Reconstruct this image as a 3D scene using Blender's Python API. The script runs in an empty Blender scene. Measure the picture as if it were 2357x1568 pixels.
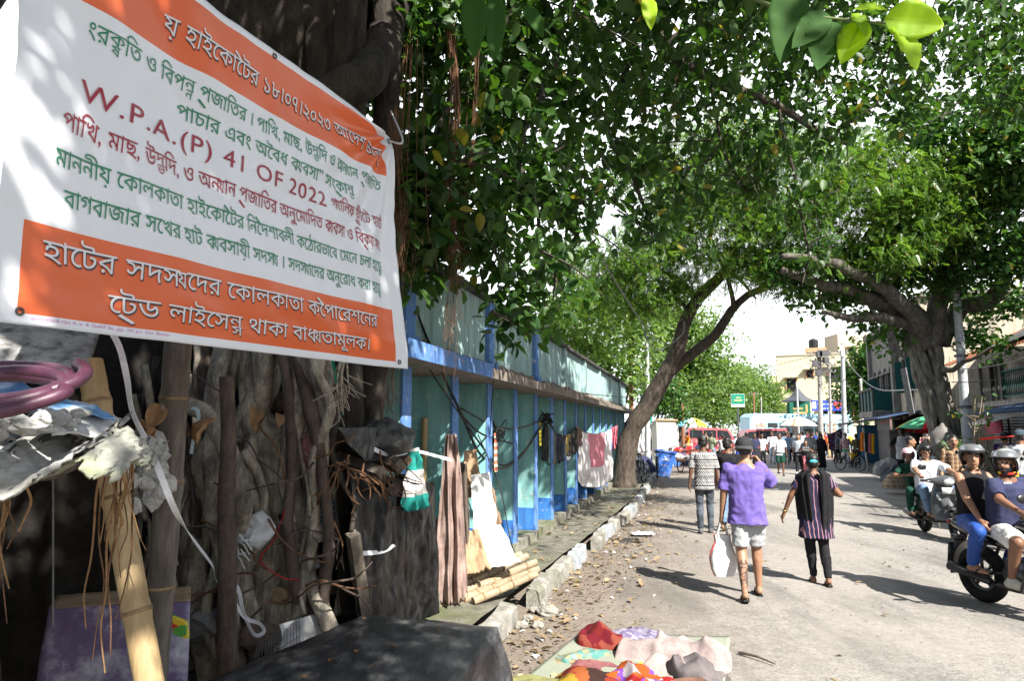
import bpy, bmesh, math, random
import numpy as np
from mathutils import Vector, Matrix, Euler, noise as mnoise
from mathutils.geometry import delaunay_2d_cdt

S = bpy.context.scene
C = S.collection
R = math.radians
rng = np.random.default_rng(7)
random.seed(7)

# ---------------------------------------------------------------- camera, sky, sun, exposure
FOC = 1571.0                       # focal length in the units of a 2357 x 1568 picture
PITCH = math.atan(204 / FOC)
EYE = 1.9
cam = bpy.data.cameras.new('camera')
cam.sensor_width = 36.0
cam.lens = 36.0 * FOC / 2357.0
cam.clip_start = 0.05
cam.clip_end = 2000
camo = bpy.data.objects.new('camera', cam)
C.objects.link(camo)
camo.location = (0, 0, EYE)
camo.rotation_euler = (math.pi / 2 + PITCH, 0, 0)
S.camera = camo

SUN_EL = R(43)
SUN_DIR = Vector((-0.5, 0.86, 0)).normalized() * math.cos(SUN_EL) + Vector((0, 0, -math.sin(SUN_EL)))
world = bpy.data.worlds.new('World')
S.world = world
world.use_nodes = True
wt = world.node_tree
bg = wt.nodes['Background']
sky = wt.nodes.new('ShaderNodeTexSky')
sky.sky_type = 'NISHITA'
sky.sun_disc = False
sky.sun_elevation = SUN_EL
sky.sun_rotation = math.atan2(-SUN_DIR.x, -SUN_DIR.y)
sky.dust_density = 1.5
sky.air_density = 1.0
# bright monsoon cloud in the sky ahead
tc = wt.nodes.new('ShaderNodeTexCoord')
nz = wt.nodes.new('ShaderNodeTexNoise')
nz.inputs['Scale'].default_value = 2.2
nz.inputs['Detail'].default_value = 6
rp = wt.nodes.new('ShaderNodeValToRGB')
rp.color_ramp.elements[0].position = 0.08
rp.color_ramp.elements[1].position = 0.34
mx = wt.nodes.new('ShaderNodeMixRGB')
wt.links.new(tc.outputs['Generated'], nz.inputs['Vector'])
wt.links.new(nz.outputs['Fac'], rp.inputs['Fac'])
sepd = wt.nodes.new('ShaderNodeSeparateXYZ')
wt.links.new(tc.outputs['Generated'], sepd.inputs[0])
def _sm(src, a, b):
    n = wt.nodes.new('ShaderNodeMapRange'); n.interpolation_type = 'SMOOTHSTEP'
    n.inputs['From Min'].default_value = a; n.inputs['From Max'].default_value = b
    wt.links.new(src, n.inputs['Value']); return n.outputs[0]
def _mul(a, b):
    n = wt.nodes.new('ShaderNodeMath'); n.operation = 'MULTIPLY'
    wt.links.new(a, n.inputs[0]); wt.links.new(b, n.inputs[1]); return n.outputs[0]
# cloud kept ahead and low; unseen sky made clear to weaken the fill light
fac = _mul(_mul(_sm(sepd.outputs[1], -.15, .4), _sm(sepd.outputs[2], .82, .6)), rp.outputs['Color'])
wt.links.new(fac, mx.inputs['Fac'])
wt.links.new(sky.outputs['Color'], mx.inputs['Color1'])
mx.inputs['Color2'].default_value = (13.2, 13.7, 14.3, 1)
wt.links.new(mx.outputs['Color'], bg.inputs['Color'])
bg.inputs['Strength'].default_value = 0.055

sun = bpy.data.lights.new('sun', 'SUN')
sun.energy = 4.9
sun.angle = R(0.53)
sun.color = (1.0, 0.95, 0.87)
suno = bpy.data.objects.new('sun', sun)
C.objects.link(suno)
suno.location = (10, -20, 30)
suno.rotation_euler = SUN_DIR.to_track_quat('-Z', 'Y').to_euler()

S.view_settings.view_transform = 'Standard'
S.view_settings.look = 'None'
S.view_settings.exposure = 1.5
S.view_settings.gamma = 1.0
S.cycles.max_bounces = 6
S.cycles.diffuse_bounces = 3
S.cycles.glossy_bounces = 2
S.cycles.transmission_bounces = 3
S.cycles.transparent_max_bounces = 4
S.cycles.caustics_reflective = False
S.cycles.caustics_refractive = False
S.cycles.sample_clamp_indirect = 6
S.cycles.use_denoising = True

# ---------------------------------------------------------------- picture -> place
def ray(px, py):
    a = (px - 1178.5) / FOC
    b = (784 - py) / FOC
    return Vector((a, math.cos(PITCH) - b * math.sin(PITCH), math.sin(PITCH) + b * math.cos(PITCH)))

def G(px, py, z=0.0):
    r = ray(px, py)
    t = (z - EYE) / r.z
    return Vector((r.x * t, r.y * t, z))

def W(px, py, d):
    return Vector((0, 0, EYE)) + ray(px, py) * d

# ---------------------------------------------------------------- materials
MATS = {}
def _nodes(name):
    m = bpy.data.materials.new(name)
    m.use_nodes = True
    t = m.node_tree
    return m, t, t.nodes['Principled BSDF']

def rgba(c, k=1.0):
    return (min(c[0] * k, 1), min(c[1] * k, 1), min(c[2] * k, 1), 1)

def _mix(t, fac, a, b, mode='MIX'):
    n = t.nodes.new('ShaderNodeMixRGB')
    n.blend_type = mode
    for key, v in (('Fac', fac), ('Color1', a), ('Color2', b)):
        if hasattr(v, 'is_output'):
            t.links.new(v, n.inputs[key])
        else:
            n.inputs[key].default_value = v
    return n.outputs['Color']

def _ramp(t, src, p0, p1):
    n = t.nodes.new('ShaderNodeValToRGB')
    n.color_ramp.elements[0].position = p0
    n.color_ramp.elements[1].position = p1
    t.links.new(src, n.inputs['Fac'])
    return n.outputs['Color']

def _math(t, op, a, b=None):
    n = t.nodes.new('ShaderNodeMath')
    n.operation = op
    for i, v in enumerate((a, b)):
        if v is None: continue
        if hasattr(v, 'is_output'): t.links.new(v, n.inputs[i])
        else: n.inputs[i].default_value = v
    return n.outputs[0]

def _coords(t, scale=(1, 1, 1), rot=(0, 0, 0), kind='Object'):
    tcn = t.nodes.new('ShaderNodeTexCoord')
    mp = t.nodes.new('ShaderNodeMapping')
    mp.inputs['Scale'].default_value = scale
    mp.inputs['Rotation'].default_value = rot
    t.links.new(tcn.outputs[kind], mp.inputs['Vector'])
    return mp.outputs['Vector']

def _noise(t, vec, scale, detail=5, rough=0.6):
    n = t.nodes.new('ShaderNodeTexNoise')
    n.inputs['Scale'].default_value = scale
    n.inputs['Detail'].default_value = detail
    n.inputs['Roughness'].default_value = rough
    t.links.new(vec, n.inputs['Vector'])
    return n.outputs['Fac']

def _bump(t, b, h, strength, dist=0.01):
    n = t.nodes.new('ShaderNodeBump')
    n.inputs['Strength'].default_value = strength
    n.inputs['Distance'].default_value = dist
    t.links.new(h, n.inputs['Height'])
    t.links.new(n.outputs['Normal'], b.inputs['Normal'])

def mat(name, col, rough=0.8, var=0.25, scale=8.0, bump=0.3, col2=None, metal=0.0, spec=0.3,
        stretch=(1, 1, 1), stain=None, stain_amt=0.5, stain_scale=1.5, dist=0.01, p=(0.3, 0.7)):
    if name in MATS: return MATS[name]
    m, t, b = _nodes(name)
    v = _coords(t, stretch)
    n1 = _noise(t, v, scale)
    c = _mix(t, _ramp(t, n1, *p), rgba(col, 1 - var), rgba(col2 or col, 1 + (0 if col2 else var)))
    nf = _noise(t, v, scale*5.3, 4, .7)
    c = _mix(t, 1.0, c, _mix(t, _ramp(t, nf, .3, .7), (1-.95*var,)*3+(1,), (1+.75*var,)*3+(1,)), 'MULTIPLY')
    if stain:
        n2 = _noise(t, v, stain_scale, 7, 0.65)
        f = _math(t, 'MULTIPLY', _ramp(t, n2, 0.48, 0.66), stain_amt)
        c = _mix(t, f, c, rgba(stain))
    t.links.new(c, b.inputs['Base Color'])
    b.inputs['Roughness'].default_value = rough
    b.inputs['Metallic'].default_value = metal
    b.inputs['Specular IOR Level'].default_value = spec
    if bump: _bump(t, b, _math(t, 'ADD', n1, _math(t, 'MULTIPLY', nf, .45)), bump, dist)
    MATS[name] = m
    return m

def cloth(name, kind, cols, period=0.06, rough=0.9, duty=0.5, wob=0.0, bump=0.25):
    """plain / vstripe / hstripe / check / zigzag / dots / blotch woven into the fabric, in the garment's own coordinates"""
    if name in MATS: return MATS[name]
    m, t, b = _nodes(name)
    tcn = t.nodes.new('ShaderNodeTexCoord')
    sep = t.nodes.new('ShaderNodeSeparateXYZ')
    t.links.new(tcn.outputs['Object'], sep.inputs[0])
    x, y, z = sep.outputs
    fine = _noise(t, tcn.outputs['Object'], 60, 3)
    big = _noise(t, tcn.outputs['Object'], 6, 4)
    def saw(v, per):
        return _math(t, 'FRACT', _math(t, 'DIVIDE', _math(t, 'ADD', v, 50.0), per))
    c = rgba(cols[0])
    u = _math(t, 'ADD', x, _math(t, 'MULTIPLY', y, 0.6))
    if kind == 'vstripe':
        f = _math(t, 'LESS_THAN', saw(u, period), duty); c = _mix(t, f, rgba(cols[0]), rgba(cols[1]))
    elif kind == 'hstripe':
        f = _math(t, 'LESS_THAN', saw(z, period), duty); c = _mix(t, f, rgba(cols[0]), rgba(cols[1]))
    elif kind == 'check':
        f = _math(t, 'LESS_THAN', saw(u, period), duty); g = _math(t, 'LESS_THAN', saw(z, period), duty)
        c = _mix(t, _math(t, 'MULTIPLY', _math(t, 'ADD', f, g), 0.5), rgba(cols[0]), rgba(cols[1]))
        if len(cols) > 2:
            h = _math(t, 'LESS_THAN', saw(_math(t, 'ADD', u, period * .4), period), 0.1)
            c = _mix(t, h, c, rgba(cols[2]))
    elif kind == 'zigzag':
        tri = _math(t, 'ABSOLUTE', _math(t, 'SUBTRACT', saw(u, period * .55), 0.5))
        zz = _math(t, 'ADD', z, _math(t, 'MULTIPLY', tri, period * 1.6))
        f = _math(t, 'LESS_THAN', saw(zz, period), duty)
        g = _math(t, 'LESS_THAN', saw(z, period * 2.6), 0.1)
        c = _mix(t, g, _mix(t, f, rgba(cols[0]), rgba(cols[1])), rgba(cols[2]))
    elif kind in ('dots', 'blotch'):
        vor = t.nodes.new('ShaderNodeTexVoronoi')
        vor.inputs['Scale'].default_value = 1 / period
        dn = t.nodes.new('ShaderNodeTexNoise'); dn.inputs['Scale'].default_value = 1.1/period; dn.inputs['Detail'].default_value = 4
        t.links.new(tcn.outputs['Object'], dn.inputs['Vector'])
        dv = t.nodes.new('ShaderNodeVectorMath'); dv.operation = 'MULTIPLY_ADD'
        t.links.new(dn.outputs['Color'], dv.inputs[0]); dv.inputs[1].default_value = ((period*1.6,)*3 if kind == 'blotch' else (0, 0, 0)); t.links.new(tcn.outputs['Object'], dv.inputs[2])
        t.links.new(dv.outputs[0], vor.inputs['Vector'])
        if kind == 'dots':
            c = _mix(t, _math(t, 'LESS_THAN', vor.outputs['Distance'], duty), rgba(cols[0]), rgba(cols[1]))
        else:
            sp = t.nodes.new('ShaderNodeSeparateColor'); t.links.new(vor.outputs['Color'], sp.inputs[0])
            c = rgba(cols[0])
            for i, cc in enumerate(cols[1:]):
                c = _mix(t, _math(t, 'GREATER_THAN', sp.outputs[i % 3], 0.62), c, rgba(cc))
    elif kind == 'diamond':
        a1 = saw(_math(t, 'ADD', u, z), period); a2 = saw(_math(t, 'SUBTRACT', u, z), period)
        f = _math(t, 'MULTIPLY', _math(t, 'LESS_THAN', a1, duty), _math(t, 'LESS_THAN', a2, duty))
        c = _mix(t, f, rgba(cols[0]), rgba(cols[1]))
    # worn and faded unevenly
    c = _mix(t, _math(t, 'MULTIPLY', _ramp(t, big, .35, .7), 0.35), c, _mix(t, 1.0, c, (.72, .72, .72, 1), 'MULTIPLY'))
    t.links.new(c, b.inputs['Base Color'])
    b.inputs['Roughness'].default_value = rough
    b.inputs['Specular IOR Level'].default_value = 0.15
    _bump(t, b, fine, bump, 0.002)
    MATS[name] = m
    return m

def leafmat(name, c1, c2, trans=0.35, c3=None, gloss=0.35, tcol=None):
    """leaf: colour varies leaf by leaf; light comes through"""
    if name in MATS: return MATS[name]
    m, t, b = _nodes(name)
    geo = t.nodes.new('ShaderNodeNewGeometry')
    v = _coords(t)
    n1 = _noise(t, v, 1.3, 3)
    c = _mix(t, geo.outputs['Random Per Island'], rgba(c1), rgba(c2))
    if c3:
        f = _math(t, 'GREATER_THAN', geo.outputs['Random Per Island'], 0.982)
        c = _mix(t, f, c, rgba(c3))
    c = _mix(t, _math(t, 'MULTIPLY', _ramp(t, n1, .35, .65), .3), c, _mix(t, 1.0, c, (.65, .75, .6, 1), 'MULTIPLY'))
    t.links.new(c, b.inputs['Base Color'])
    b.inputs['Roughness'].default_value = gloss
    b.inputs['Specular IOR Level'].default_value = 0.35
    tr = t.nodes.new('ShaderNodeBsdfTranslucent')
    tc2 = _mix(t, 1.0, c, rgba(tcol or (1.0, 1.0, .35)), 'MULTIPLY')
    tc3 = _mix(t, 1.0, tc2, (2.2, 2.2, 2.2, 1), 'MULTIPLY')
    t.links.new(tc3, tr.inputs['Color'])
    ms = t.nodes.new('ShaderNodeMixShader')
    ms.inputs[0].default_value = trans
    t.links.new(b.outputs[0], ms.inputs[1]); t.links.new(tr.outputs[0], ms.inputs[2])
    t.links.new(ms.outputs[0], t.nodes['Material Output'].inputs['Surface'])
    MATS[name] = m
    return m

# ---------------------------------------------------------------- objects
def tag(o, label=None, cat=None, group=None, kind=None):
    if label: o['label'] = label
    if cat: o['category'] = cat
    if group: o['group'] = group
    if kind: o['kind'] = kind
    return o

def thing(name, loc, label, cat, rz=0.0, group=None):
    o = bpy.data.objects.new(name, None)
    o.empty_display_size = 0.2
    C.objects.link(o)
    o.location = loc
    o.rotation_euler = (0, 0, rz)
    return tag(o, label, cat, group)

def wmat(o):
    m = Matrix.LocRotScale(o.location, o.rotation_euler, o.scale)
    return wmat(o.parent) @ m if o.parent else m

class MB:
    """collects shapes; build() links them as ONE mesh object"""
    def __init__(s):
        s.v = []; s.f = []; s.mi = []; s.m = 0
    def add(s, vs, fs):
        k = len(s.v)
        s.v += [tuple(q) for q in vs]
        s.f += [tuple(k + i for i in f) for f in fs]
        s.mi += [s.m] * len(fs)
        return s
    def box(s, c, d, rot=None):
        hx, hy, hz = d[0] / 2, d[1] / 2, d[2] / 2
        M = rot.to_3x3() if rot is not None else None
        vs = []
        for sx, sy, sz in ((-1,-1,-1),(1,-1,-1),(1,1,-1),(-1,1,-1),(-1,-1,1),(1,-1,1),(1,1,1),(-1,1,1)):
            q = Vector((sx*hx, sy*hy, sz*hz))
            if M is not None: q = M @ q
            vs.append(q + Vector(c))
        return s.add(vs, [(0,3,2,1),(4,5,6,7),(0,1,5,4),(1,2,6,5),(2,3,7,6),(3,0,4,7)])
    def quad(s, a, b, c, d): return s.add([a, b, c, d], [(0,1,2,3)])
    def prism(s, poly, off):
        """poly: 3-d points in a plane, pushed along off"""
        n = len(poly); off = Vector(off)
        vs = [Vector(p) for p in poly]; vs += [p + off for p in vs]
        fs = [tuple(range(n))[::-1], tuple(range(n, 2*n))]
        fs += [(i, (i+1) % n, n + (i+1) % n, n + i) for i in range(n)]
        return s.add(vs, fs)
    def tube(s, pts, rad, n=8, cap=True, flat=1.0):
        pts = [Vector(p) for p in pts]
        if not hasattr(rad, '__len__'): rad = [rad] * len(pts)
        vs = []; fs = []
        up = None
        for i, p in enumerate(pts):
            a = pts[max(i-1, 0)]; b = pts[min(i+1, len(pts)-1)]
            d = (b - a)
            d = d.normalized() if d.length > 1e-9 else Vector((0,0,1))
            if up is None:
                ref = Vector((0,0,1)) if abs(d.z) < 0.9 else Vector((1,0,0))
                up = (ref - d * ref.dot(d)).normalized()
            else:
                u2 = up - d * up.dot(d)
                up = u2.normalized() if u2.length > 1e-6 else up
            sd = d.cross(up)
            for k in range(n):
                th = 2*math.pi*k/n
                vs.append(p + (sd*math.cos(th) + up*math.sin(th)*flat) * rad[i])
        for i in range(len(pts)-1):
            for k in range(n):
                fs.append((i*n+k, i*n+(k+1)%n, (i+1)*n+(k+1)%n, (i+1)*n+k))
        if cap:
            fs.append(tuple(range(n))[::-1]); fs.append(tuple(range((len(pts)-1)*n, len(pts)*n)))
        return s.add(vs, fs)
    def ball(s, c, r, n=10, m=7, rot=None):
        if not hasattr(r, '__len__'): r = (r, r, r)
        c = Vector(c); vs = [Vector((0,0,r[2]))]
        for i in range(1, m):
            th = math.pi*i/m
            for k in range(n):
                ph = 2*math.pi*k/n
                vs.append(Vector((r[0]*math.sin(th)*math.cos(ph), r[1]*math.sin(th)*math.sin(ph), r[2]*math.cos(th))))
        vs.append(Vector((0,0,-r[2])))
        if rot is not None: vs = [rot.to_3x3() @ q for q in vs]
        vs = [q + c for q in vs]
        fs = [(0, 1+k, 1+(k+1)%n) for k in range(n)]
        for i in range(m-2):
            for k in range(n):
                fs.append((1+i*n+k, 1+(i+1)*n+k, 1+(i+1)*n+(k+1)%n, 1+i*n+(k+1)%n))
        L = len(vs)-1
        fs += [(L, 1+(m-2)*n+(k+1)%n, 1+(m-2)*n+k) for k in range(n)]
        return s.add(vs, fs)
    def lathe(s, prof, c, axis=None, n=16):
        """prof: (radius, height) list about local z at c"""
        M = Vector(axis or (0,0,1)).to_track_quat('Z', 'Y').to_matrix()
        c = Vector(c); vs = []; fs = []
        for r, h in prof:
            for k in range(n):
                th = 2*math.pi*k/n
                vs.append(c + M @ Vector((r*math.cos(th), r*math.sin(th), h)))
        for i in range(len(prof)-1):
            for k in range(n):
                fs.append((i*n+k, i*n+(k+1)%n, (i+1)*n+(k+1)%n, (i+1)*n+k))
        return s.add(vs, fs)
    def torus(s, c, axis, Rr, r, n=24, m=8):
        M = Vector(axis).to_track_quat('Z', 'Y').to_matrix()
        c = Vector(c); vs = []; fs = []
        for i in range(n):
            a = 2*math.pi*i/n
            for k in range(m):
                b = 2*math.pi*k/m
                vs.append(c + M @ Vector(((Rr+r*math.cos(b))*math.cos(a), (Rr+r*math.cos(b))*math.sin(a), r*math.sin(b))))
        for i in range(n):
            for k in range(m):
                fs.append((i*m+k, ((i+1)%n)*m+k, ((i+1)%n)*m+(k+1)%m, i*m+(k+1)%m))
        return s.add(vs, fs)
    def grid(s, fn, nu, nv, thick=0.0):
        """fn(u, v) -> point, u, v in 0..1; with a thickness along the normal"""
        P = [[Vector(fn(i/nu, j/nv)) for j in range(nv+1)] for i in range(nu+1)]
        vs = [p for row in P for p in row]
        idx = lambda i, j: i*(nv+1)+j
        fs = [(idx(i,j), idx(i+1,j), idx(i+1,j+1), idx(i,j+1)) for i in range(nu) for j in range(nv)]
        if thick:
            N = len(vs); back = []
            for i in range(nu+1):
                for j in range(nv+1):
                    a = P[min(i+1,nu)][j]-P[max(i-1,0)][j]; b = P[i][min(j+1,nv)]-P[i][max(j-1,0)]
                    nn = a.cross(b); nn = nn.normalized() if nn.length > 1e-9 else Vector((0,0,1))
                    back.append(P[i][j] - nn*thick)
            vs += back
            fs += [tuple(N+q for q in f[::-1]) for f in fs]
            ring = [idx(i,0) for i in range(nu+1)] + [idx(nu,j) for j in range(1,nv+1)] + [idx(i,nv) for i in range(nu-1,-1,-1)] + [idx(0,j) for j in range(nv-1,0,-1)]
            for a, b in zip(ring, ring[1:]+ring[:1]): fs.append((b, a, N+a, N+b))
        return s.add(vs, fs)
    def build(s, name, mats, parent=None, smooth=False, world=True, kind=None):
        if not isinstance(mats, (list, tuple)): mats = [mats]
        vs = [Vector(q) for q in s.v]
        me = bpy.data.meshes.new(name)
        o = bpy.data.objects.new(name, me)
        C.objects.link(o)
        if parent is not None:
            o.parent = parent
            if world:
                inv = wmat(parent).inverted()
                vs = [inv @ q for q in vs]
        elif world and vs:
            xs = [q.x for q in vs]; ys = [q.y for q in vs]; z0 = min(q.z for q in vs)
            base = Vector(((min(xs)+max(xs))/2, (min(ys)+max(ys))/2, z0))
            vs = [q - base for q in vs]; o.location = base
        me.from_pydata([tuple(q) for q in vs], [], s.f)
        for m in mats: me.materials.append(m)
        if max(s.mi, default=0) > 0: me.polygons.foreach_set('material_index', s.mi)
        if smooth: me.polygons.foreach_set('use_smooth', [True]*len(s.f))
        me.update()
        if kind: o['kind'] = kind
        return o

def autosmooth(o, ang=40):
    me = o.data
    bm = bmesh.new(); bm.from_mesh(me)
    for f in bm.faces: f.smooth = True
    for e in bm.edges:
        if len(e.link_faces) == 2: e.smooth = e.calc_face_angle(0) < R(ang)
    bm.to_mesh(me); bm.free()
    return o

def bevel(o, w=0.01, seg=2):
    bm = bmesh.new(); bm.from_mesh(o.data)
    bmesh.ops.remove_doubles(bm, verts=bm.verts, dist=1e-5)
    es = [e for e in bm.edges if len(e.link_faces) == 2 and e.calc_face_angle(0) > R(30)]
    bmesh.ops.bevel(bm, geom=es, offset=w, segments=seg, affect='EDGES', clamp_overlap=True)
    bm.to_mesh(o.data); bm.free()
    return autosmooth(o)

def roughen(o, amp, scale, seed=0.0, sub=0):
    """uneven, worn surface: pushes the vertices about"""
    if sub:
        bm = bmesh.new(); bm.from_mesh(o.data)
        bmesh.ops.subdivide_edges(bm, edges=bm.edges[:], cuts=sub, use_grid_fill=True)
        bm.to_mesh(o.data); bm.free()
    for v in o.data.vertices:
        q = v.co * scale + Vector((seed, seed*1.7, seed*.3))
        v.co += mnoise.noise_vector(q) * amp
    o.data.update()
    return o

def curve_pts(ctrl, n=24):
    """Catmull-Rom through the control points"""
    P = [Vector(p) for p in ctrl]
    if len(P) == 2: return [P[0].lerp(P[1], i/n) for i in range(n+1)]
    Q = [P[0]*2-P[1]] + P + [P[-1]*2-P[-2]]
    out = []; segs = len(P)-1
    for i in range(n+1):
        t = i/n*segs; k = min(int(t), segs-1); t -= k
        a, b, c, d = Q[k], Q[k+1], Q[k+2], Q[k+3]
        out.append(0.5*((2*b)+(c-a)*t+(2*a-5*b+4*c-d)*t*t+(3*b-a-3*c+d)*t**3))
    return out

def lerp_list(vals, n):
    m = len(vals)-1
    out = []
    for i in range(n+1):
        t = i/n*m; k = min(int(t), m-1); t -= k
        out.append(vals[k]*(1-t)+vals[k+1]*t)
    return out

def mesh_np(name, V, F, mats, parent=None, mi=None, smooth=False):
    """V: n x 3, F: list of equal-length index rows (numpy)"""
    me = bpy.data.meshes.new(name)
    V = np.asarray(V, dtype=np.float64); F = np.asarray(F, dtype=np.int32)
    o = bpy.data.objects.new(name, me); C.objects.link(o)
    if parent is not None:
        o.parent = parent
        inv = np.array(wmat(parent).inverted())
        V = V @ inv[:3, :3].T + inv[:3, 3]
    else:
        base = np.array([V[:, 0].mean(), V[:, 1].mean(), V[:, 2].min()])
        V = V - base; o.location = base
    k = F.shape[1]
    me.vertices.add(len(V)); me.vertices.foreach_set('co', V.ravel().astype(np.float32))
    me.loops.add(F.size); me.loops.foreach_set('vertex_index', F.ravel())
    me.polygons.add(len(F)); me.polygons.foreach_set('loop_start', np.arange(0, F.size, k, dtype=np.int32))
    for m in (mats if isinstance(mats, (list, tuple)) else [mats]): me.materials.append(m)
    if mi is not None: me.polygons.foreach_set('material_index', np.asarray(mi, dtype=np.int32))
    me.update(calc_edges=True)
    if smooth: me.polygons.foreach_set('use_smooth', [True]*len(F))
    return o

def copy_tree(o, parent=None):
    c = o.copy(); C.objects.link(c)
    if parent is not None: c.parent = parent
    for ch in [q for q in o.children]: copy_tree(ch, c)
    return c
# ---------------------------------------------------------------- the setting
UX, UY = math.sin(R(15)), math.cos(R(15))
def L(w, t, z=0.0):
    """w metres to the right of the road's axis line, t metres along the road"""
    return Vector((UY * w + UX * t, -UX * w + UY * t, z))

def wline(t):          # left kerb
    return float(np.interp(t, [-20, 5, 8, 12, 17, 25, 40, 60], [-1.95, -1.85, -1.78, -1.6, -1.45, -1.62, -1.7, -1.8]))
def rline(t):          # right kerb
    return float(np.interp(t, [-20, 10, 21.3, 29.1, 37.3, 48], [3.6, 4.9, 6.07, 7.37, 7.95, 8.6]))

def road_material():
    m, t, b = _nodes('dusty_asphalt')
    v = _coords(t)
    big = _noise(t, v, 0.35, 6, .6)
    mid = _noise(t, v, 2.6, 6, .65)
    fine = _noise(t, v, 70, 3, .7)
    vor = t.nodes.new('ShaderNodeTexVoronoi'); vor.inputs['Scale'].default_value = 55
    t.links.new(v, vor.inputs['Vector'])
    sp = t.nodes.new('ShaderNodeSeparateColor'); t.links.new(vor.outputs['Color'], sp.inputs[0])
    asph = _mix(t, sp.outputs[0], (.145, .138, .13, 1), (.315, .3, .28, 1))
    dust = _mix(t, fine, (.235, .215, .195, 1), (.36, .335, .305, 1))
    c = _mix(t, _ramp(t, big, .42, .7), asph, dust)
    c = _mix(t, _math(t, 'MULTIPLY', _ramp(t, mid, .45, .62), .4), c, dust)
    # trodden earth along the left kerb and a paler worn band on the right
    s3 = t.nodes.new('ShaderNodeSeparateXYZ')
    t.links.new(v, s3.inputs[0])
    w = _math(t, 'SUBTRACT', _math(t, 'MULTIPLY', s3.outputs[0], UY), _math(t, 'MULTIPLY', s3.outputs[1], UX))
    wn = _math(t, 'ADD', w, _math(t, 'MULTIPLY', _math(t, 'SUBTRACT', mid, .5), 2.4))
    mr = t.nodes.new('ShaderNodeMapRange')
    mr.inputs['From Min'].default_value = -1.4; mr.inputs['From Max'].default_value = 0.9
    mr.inputs['To Min'].default_value = 1; mr.inputs['To Max'].default_value = 0
    t.links.new(wn, mr.inputs['Value'])
    earth = _mix(t, fine, (.1, .08, .062, 1), (.24, .195, .155, 1))
    c = _mix(t, _math(t, 'MULTIPLY', mr.outputs[0], .85), c, earth)
    gr = _noise(t, v, 9, 8, .8)
    c = _mix(t, 1.0, c, _mix(t, _ramp(t, gr, .35, .65), (.82, .81, .8, 1), (1.12, 1.12, 1.12, 1)), 'MULTIPLY')
    # cracks, tar patches and tyre marks
    v2 = t.nodes.new('ShaderNodeTexVoronoi'); v2.feature = 'DISTANCE_TO_EDGE'; v2.inputs['Scale'].default_value = .55
    dv = t.nodes.new('ShaderNodeVectorMath'); dv.operation = 'ADD'
    nn = t.nodes.new('ShaderNodeTexNoise'); nn.inputs['Scale'].default_value = 1.4
    t.links.new(v, nn.inputs['Vector']); t.links.new(v, dv.inputs[0]); t.links.new(nn.outputs['Color'], dv.inputs[1])
    t.links.new(dv.outputs[0], v2.inputs['Vector'])
    crack = _math(t, 'MULTIPLY', _math(t, 'LESS_THAN', v2.outputs['Distance'], .012), _ramp(t, big, .5, .6))
    c = _mix(t, _math(t, 'MULTIPLY', crack, .12), c, (.05, .045, .04, 1))
    pt = _noise(t, _coords(t, (.9, .22, 1), (0, 0, R(-15))), 1.1, 4)
    c = _mix(t, _math(t, 'MULTIPLY', _ramp(t, pt, .5, .64), .55), c, (.09, .085, .08, 1))
    t.links.new(c, b.inputs['Base Color'])
    b.inputs['Roughness'].default_value = .88
    b.inputs['Specular IOR Level'].default_value = .25
    hh = _math(t, 'ADD', fine, _math(t, 'MULTIPLY', mid, 1.5))
    _bump(t, b, hh, .55, .012)
    return m
M_ROAD = road_material()
g = MB()
for a in range(-3, 3):
    for q in range(-2, 8):
        g.quad((a*100, q*100, 0), (a*100+100, q*100, 0), (a*100+100, q*100+100, 0), (a*100, q*100+100, 0))
g.build('road', M_ROAD, world=False, kind='structure')

M_PAVE = mat('pavement_concrete', (.115, .108, .085), .92, .35, 5, .6, col2=(.2, .19, .155), stain=(.085, .1, .04), stain_amt=.75, stain_scale=1.0, dist=.02)
M_KERB = mat('kerb_concrete', (.22, .21, .19), .9, .3, 7, .6, col2=(.36, .345, .31), stain=(.1, .11, .06), stain_amt=.7, stain_scale=2.2, dist=.02)
M_KERBB = mat('kerb_blue_wash', (.3, .35, .42), .9, .3, 6, .6, col2=(.42, .43, .42), stain=(.16, .16, .12), stain_amt=.8, stain_scale=2.5, dist=.02)

pv = MB()
N = 120
def pav(u, v):
    t = -8 + u * 52
    w0 = wline(t) - 0.16
    w = w0 + (-9.0 - w0) * (v ** 1.6)
    z = 0.15 + 0.02 * mnoise.noise(Vector((w * 2, t * 2, 0))) + (.012 if v < .9 else 0)
    return L(w, t, z)
pv.grid(pav, 200, 14)
pv.build('pavement', M_PAVE, smooth=True, world=False, kind='structure')

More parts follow.
